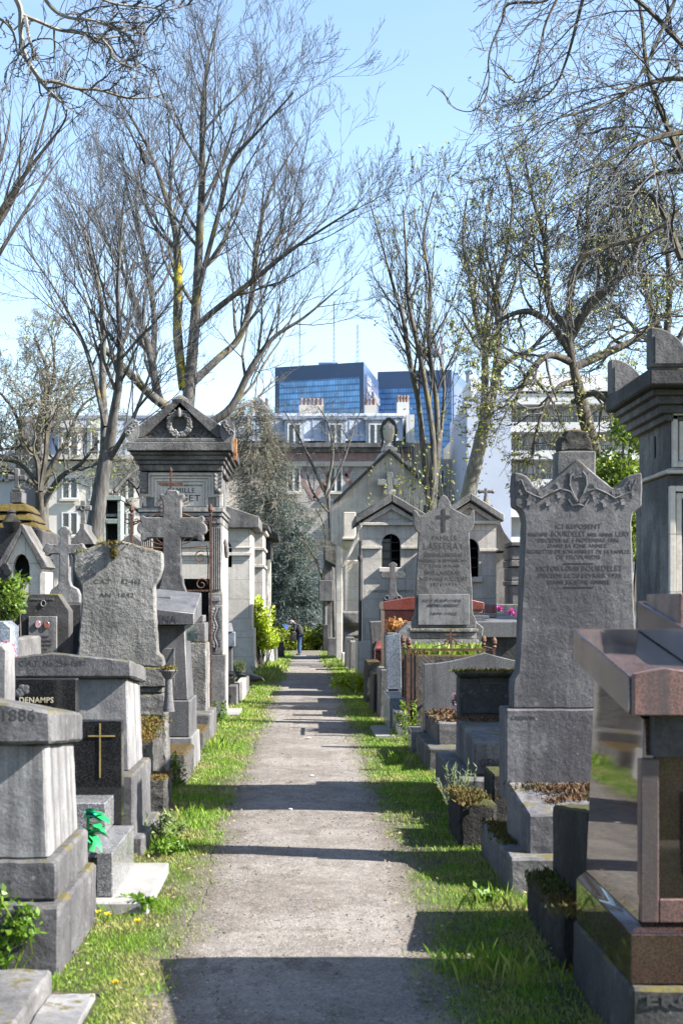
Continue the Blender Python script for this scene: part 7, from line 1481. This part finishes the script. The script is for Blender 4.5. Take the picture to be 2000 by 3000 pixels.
m = MB(); m.ball(W3((-.455, .034, 1.375)), .012, 8, 6); m.ball(W3((-.455, -.034, 1.375)), .012, 8, 6); m.build('eyes', 'iron', man)
m = MB(); m.ball(W3((-.47, 0, 1.345)), (.022, .014, .02), 8, 6); m.ball(W3((-.455, 0, 1.30)), (.012, .03, .007), 8, 6); m.ball(W3((-.36, .088, 1.36)), (.028, .012, .035), 8, 6); m.ball(W3((-.36, -.088, 1.36)), (.028, .012, .035), 8, 6); m.build('face_features', 'skin', man)
t = thing('paper', 'open blue folded sheet held in the bending man\'s hands', 'paper', W3((-.60, 0, 1.16)))
m = MB(); m.hexa([W3((-.50, -.20, 1.10)), W3((-.50, .2, 1.10)), W3((-.62, .2, 1.13)), W3((-.62, -.2, 1.13))], [W3((-.50, -.20, 1.104)), W3((-.50, .2, 1.104)), W3((-.62, .2, 1.134)), W3((-.62, -.2, 1.134))])
m.hexa([W3((-.62, -.2, 1.13)), W3((-.62, .2, 1.13)), W3((-.72, .22, 1.31)), W3((-.72, -.22, 1.31))], [W3((-.616, -.2, 1.134)), W3((-.616, .2, 1.134)), W3((-.716, .22, 1.314)), W3((-.716, -.22, 1.314))])
m.hexa([W3((-.50, -.23, 1.10)), W3((-.48, -.22, 1.28)), W3((-.62, -.22, 1.32)), W3((-.64, -.23, 1.13))], [W3((-.50, -.226, 1.10)), W3((-.48, -.216, 1.28)), W3((-.62, -.216, 1.32)), W3((-.64, -.226, 1.13))]); m.build('sheet', 'paper', t, smooth=0)
t = thing('shoulder_bag', 'black shoulder bag hanging in front of the bending man', 'bag', W3((-.30, 0, .68)))
m = MB().frus(xm_ - .42, xm_ - .14, YM - .20, YM - .05, gm_ + .62, xm_ - .38, xm_ - .14, YM - .17, YM - .06, gm_ + .98); m.build('bag_body', 'bag', t, bevel=.03, seg=2)
m = MB(); m.tube([W3((-.36, -.12, .97)), W3((-.30, -.2, 1.2)), W3((-.2, -.1, 1.42)), W3((-.06, .1, 1.38))], .014, 6); m.build('strap', 'bag', t)

# ------------------------------------------------------------------ crows
def crow(label, x, y, z, s, heading, pitch):
    t = thing('crow', label, 'crow', (x, y, z)); ca, sa = math.cos(heading), math.sin(heading); cp, sp = math.cos(pitch), math.sin(pitch)
    def T_(p): a, b, c = p[0] * cp + p[2] * sp, p[1], -p[0] * sp + p[2] * cp; return (x + s * (a * ca - b * sa), y + s * (a * sa + b * ca), z + s * (c + .16))
    skin('body', [T_(p) for p in [(0, 0, 0), (.08, 0, .015), (.135, 0, .045), (.185, 0, .055), (.215, 0, .05), (.25, 0, .04), (-.09, 0, -.0), (-.17, 0, -.01)]], [(0, 1), (1, 2), (2, 3), (3, 4), (4, 5), (0, 6), (6, 7)], [.068 * s, .062 * s, .042 * s, .036 * s, .018 * s, .006 * s, .05 * s, .02 * s], 'crow', t, 2)
    m = MB()
    for q in (-1, 0, 1): m.add([T_((-.10, q * .02 - .02, .012)), T_((-.10, q * .02 + .02, .012)), T_((-.29, q * .04 + .02, -.02)), T_((-.29, q * .04 - .02, -.02)), T_((-.10, q * .02 - .02, .004)), T_((-.10, q * .02 + .02, .004)), T_((-.29, q * .04 + .02, -.026)), T_((-.29, q * .04 - .02, -.026))], [(0, 1, 2, 3), (7, 6, 5, 4), (0, 4, 5, 1), (2, 6, 7, 3), (1, 5, 6, 2), (3, 7, 4, 0)])
    m.build('tail', 'crow', t, smooth=0)
    for q in (-1, 1):
        m = MB()
        for k in range(5): blade(m, T_((.08 - .02 * k, q * .062, .03 - .018 * k)), Vector(T_((-.2, q * .03, -.02 - .008 * k))) - Vector(T_((.06, q * .06, .03))), s * .27, s * .05, .0, (ca * 0 - sa * q, ca * q, .4))
        m.build('wing', 'crow', t)
        m = MB(); h = Vector(T_((.0, q * .03, -.04))); f = Vector((h.x, h.y, z + .006)); m.tube([h, (h + f) / 2 + Vector((-.02 * ca * s, -.02 * sa * s, 0)), f], [.012 * s, .007 * s, .006 * s], 6)
        for dd in (-.5, 0, .5, 3.1): m.tube([f, f + Vector((math.cos(heading + dd), math.sin(heading + dd), 0)) * .04 * s], .004 * s, 5)
        m.build('leg', 'crow', t)
    return t
crow('black crow pecking in the grass at the left edge of the path', X(741, 26.2), 26.2, .03, 1.1, R(-38), R(18))
crow('black bird perched high in the tallest bare tree', X(418, 36.6), 36.6, Z(468, 36.6), 1.15, R(-150), R(-50))

# ------------------------------------------------------------------ grass, weeds, flowers, litter
HOLES = [(-2.3, -.80, 7.25, 8.45), (-2.2, -.83, 4.0, 5.85), (X(640, 20.3), X(702, 20.3), 19.9, 21.15), (X(1090, 17.6), 1.06, 16.75, 18.25)]
def dens(x, y):
    e = edge(y, -1 if x < 0 else 1); a = abs(x)
    d = sstep(e - .16, e + .20, a + .20 * noise.noise(Vector((x * 3.1, y * 2.3, 5))))
    d *= .30 + .70 * sstep(-.42, .06, noise.noise(Vector((x * 2.1, y * .8, 11))) + .25 * noise.noise(Vector((x * 7, y * 4, 2))))
    for h in HOLES:
        if h[0] < x < h[1] and h[2] < y < h[3]: return 0
    return d
r = random.Random(90); m = MB()
def blades(n, y0, y1, w, h0, h1):
    for _ in range(n):
        y = y0 * (y1 / y0) ** r.random(); s = -1 if r.random() < .5 else 1; x = s * r.uniform(.42, 1.32 if y < 25 else 1.5)
        if r.random() > dens(x, y): continue
        tall = 1 + .7 * max(0, noise.noise(Vector((x * 4, y * 2.2, 21)))) + (.8 if abs(x) > 1.05 and r.random() < .2 else 0)
        h = r.uniform(h0, h1) * tall; a = r.uniform(0, 6.283); l = r.uniform(.1, .7) * h; ww = w * r.uniform(.6, 1.3); z = gz(y) - .002
        ca, sa = math.cos(a), math.sin(a); b = a + r.uniform(-.9, .9); dx, dy = math.cos(b + 1.57) * l, math.sin(b + 1.57) * l
        m.add([(x - ca * ww, y - sa * ww, z), (x + ca * ww, y + sa * ww, z), (x + dx * .45 + ca * ww * .6, y + dy * .45 + sa * ww * .6, z + h * .6), (x + dx, y + dy, z + h)], [(0, 1, 2, 3)])
blades(90000, 4.2, 9, .0019, .009, .028); blades(74000, 9, 18, .0030, .012, .034); blades(42000, 18, 36, .0055, .018, .048); blades(16000, 36, 64, .011, .03, .08)
for cx_, cy_, n, h in ((.80, 6.15, 70, .11), (.72, 6.25, 60, .08), (.92, 6.05, 40, .10), (-1.06, 7.2, 40, .07), (-.95, 9.3, 60, .08), (1.02, 7.4, 60, .09), (-.86, 10.6, 50, .08), (-.98, 15.6, 80, .12), (-.80, 29, 200, .2), (-.85, 31, 220, .22), (-.78, 33, 160, .2), (-.9, 35, 160, .2), (.98, 14.2, 60, .1)):
    for _ in range(n):
        x, y = cx_ + r.gauss(0, .05 + h * .5), cy_ + r.gauss(0, .06 + h * .6); a = r.uniform(0, 6.28); w = .0026 * max(1, cy_ / 10); hh = h * r.uniform(.5, 1.3); l = hh * r.uniform(.1, .7); b = r.uniform(0, 6.28); ca, sa = math.cos(a) * w, math.sin(a) * w
        m.add([(x - ca, y - sa, gz(y)), (x + ca, y + sa, gz(y)), (x + math.cos(b) * l * .4 + ca * .6, y + math.sin(b) * l * .4 + sa * .6, gz(y) + hh * .65), (x + math.cos(b) * l, y + math.sin(b) * l, gz(y) + hh)], [(0, 1, 2, 3)])
g = m.build('grass', 'grass', smooth=0); tag(g, 'bright spring grass along both edges of the path', 'grass', kind='stuff')
m = MB()
for _ in range(5200):
    y = 4.3 * (40 / 4.3) ** r.random(); s = -1 if r.random() < .5 else 1; q = r.random()
    x = s * (r.uniform(.95, 1.3) if q < .55 else r.uniform(.45, .75) if q < .8 else r.uniform(0, .6))
    if q >= .8 and r.random() < .72: continue
    if any(h[0] < x < h[1] and h[2] < y < h[3] for h in HOLES[:2]): continue
    u = Vector((r.gauss(0, 1), r.gauss(0, 1), r.gauss(0, .25))).normalized(); w = Vector((-u.y, u.x, r.gauss(0, .3))).normalized(); l = r.uniform(.008, .026) * (1 + y / 40); p = Vector((x, y, gz(y) + .016 + r.uniform(0, .012)))
    m.add([p, p + u * l * .5 + w * l * .32, p + u * l, p + u * l * .5 - w * l * .32], [(0, 1, 2, 3)])
pb_ = MB()
for _ in range(2600):
    y = 4.2 * (22 / 4.2) ** r.random(); x = r.uniform(-.62, .62) * (1 if r.random() < .5 else .999); x = math.copysign(abs(x) ** .7 * .62 ** .3, x); q = r.uniform(.002, .0055) * (1 + y / 25) * (1.7 if r.random() < .04 else 1); z = gz(y) + .010
    a = r.uniform(0, 6.28); ca, sa = math.cos(a) * q, math.sin(a) * q; k = r.uniform(.5, .9)
    pb_.add([(x + ca, y + sa, z), (x - sa * k, y + ca * k, z), (x - ca, y - sa, z), (x + sa * k, y - ca * k, z), (x, y, z + q * .8), (x, y, z - q)], [(0, 1, 4), (1, 2, 4), (2, 3, 4), (3, 0, 4), (1, 0, 5), (2, 1, 5), (3, 2, 5), (0, 3, 5)])
gv = pb_.build('gravel', 'pebble', smooth=0); tag(gv, 'loose little gravel stones on the worn path', 'gravel', kind='stuff')
g = m.build('leaf_litter', 'litter', smooth=0); tag(g, 'dry fallen leaves scattered along the path edges', 'fallen leaves', kind='stuff')

for i, (px, py, lb) in enumerate(((290, 2677, 'dandelion bloom beside the pale slab, leftmost of the pair there'), (403, 2704, 'dandelion bloom in the sunny grass below the pale slab'), (317, 2684, 'dandelion bloom beside the pale slab, right of the pair there'), (337, 2884, 'dandelion bloom nearest the bottom of the picture'), (549, 2456, 'dandelion bloom by the small bushes farther up the left grass'), (655, 2098, 'far yellow dandelion bloom near the pale stone slab of the carved tomb'))):
    Y = F * (EYE - .05) / (py - HY); x = X(px, Y); t = thing('dandelion', lb, 'flower', (x, Y, 0), 'dandelions in the left grass'); mm = MB()
    for k in range(40): a = r.uniform(0, 6.28); q = r.uniform(.006, .021); mm.add([(x, Y, .050), (x + q * math.cos(a - .15), Y + q * math.sin(a - .15), .056 + r.uniform(0, .01)), (x + q * 1.08 * math.cos(a), Y + q * 1.08 * math.sin(a), .058 + r.uniform(0, .01)), (x + q * math.cos(a + .15), Y + q * math.sin(a + .15), .056 + r.uniform(0, .01))], [(0, 1, 2, 3)])
    mm.build('bloom', 'dandelion', t, smooth=0); MB().tube([(x, Y, 0), (x, Y, .05)], .003, 5).build('stem', 'herb', t)
def herb(label, x, y, n, rad, h, size, lm='herb', seed=1):
    rr = random.Random(seed); cl = [((x + rr.gauss(0, rad * .6), y + rr.gauss(0, rad * .6), gz(y) + rr.uniform(.02, h)), (rad * .4, rad * .4, h * .25)) for _ in range(10)]
    bush('weed', label, 'weed', cl, n, size, lm, (x, y, gz(y)), .004, 'herb', seed)
herb('leafy weed at the near corner of the pale concrete slab', -.83, 7.36, 160, .08, .07, .03, seed=51)
herb('feathery grey green weed in the grass left of the path beside the mossy steps', -.98, 9.55, 420, .13, .16, .03, 'lavender', 52)
herb('dark low bushy weed by the thin shadow left of the path', -.86, 9.0, 320, .09, .11, .024, seed=53)
herb('bright nettle clump at the right edge of the path before the arched window chapel', .86, 25, 700, .22, .5, .06, 'leaf_bright', 54)
herb('small weed at the foot of the grey granite monument', -1.12, 12.2, 140, .05, .30, .03, 'leaf_ivy', 55)
herb('green sprout at the foot of the carved tomb pilaster', -1.13, 18.9, 120, .08, .25, .04, seed=56)
herb('ivy clump by the blue grey granite headstone kerb', 1.16, 16.4, 420, .10, .42, .035, 'leaf_dark', 57)
herb('grass green weed in the shade before the mossy kerb', .95, 7.6, 120, .08, .06, .03, seed=58)
for i, (x, y, s) in enumerate(((.02, 16.6, .035), (-.12, 10.9, .02), (.05, 13.0, .02))):
    o = MB().ball((x, y, .02), (s, s * .7, .008), 9, 5).build('white_scrap', 'porcelain_white', None, (x, y, .015), rough=.006, size=.02); tag(o, ('largest white scrap lying on the path beyond the thin cross shadow', 'small white scrap on the path at the edge of the broad shadow', 'small white scrap in the sun in the middle of the path')[i], 'scrap')
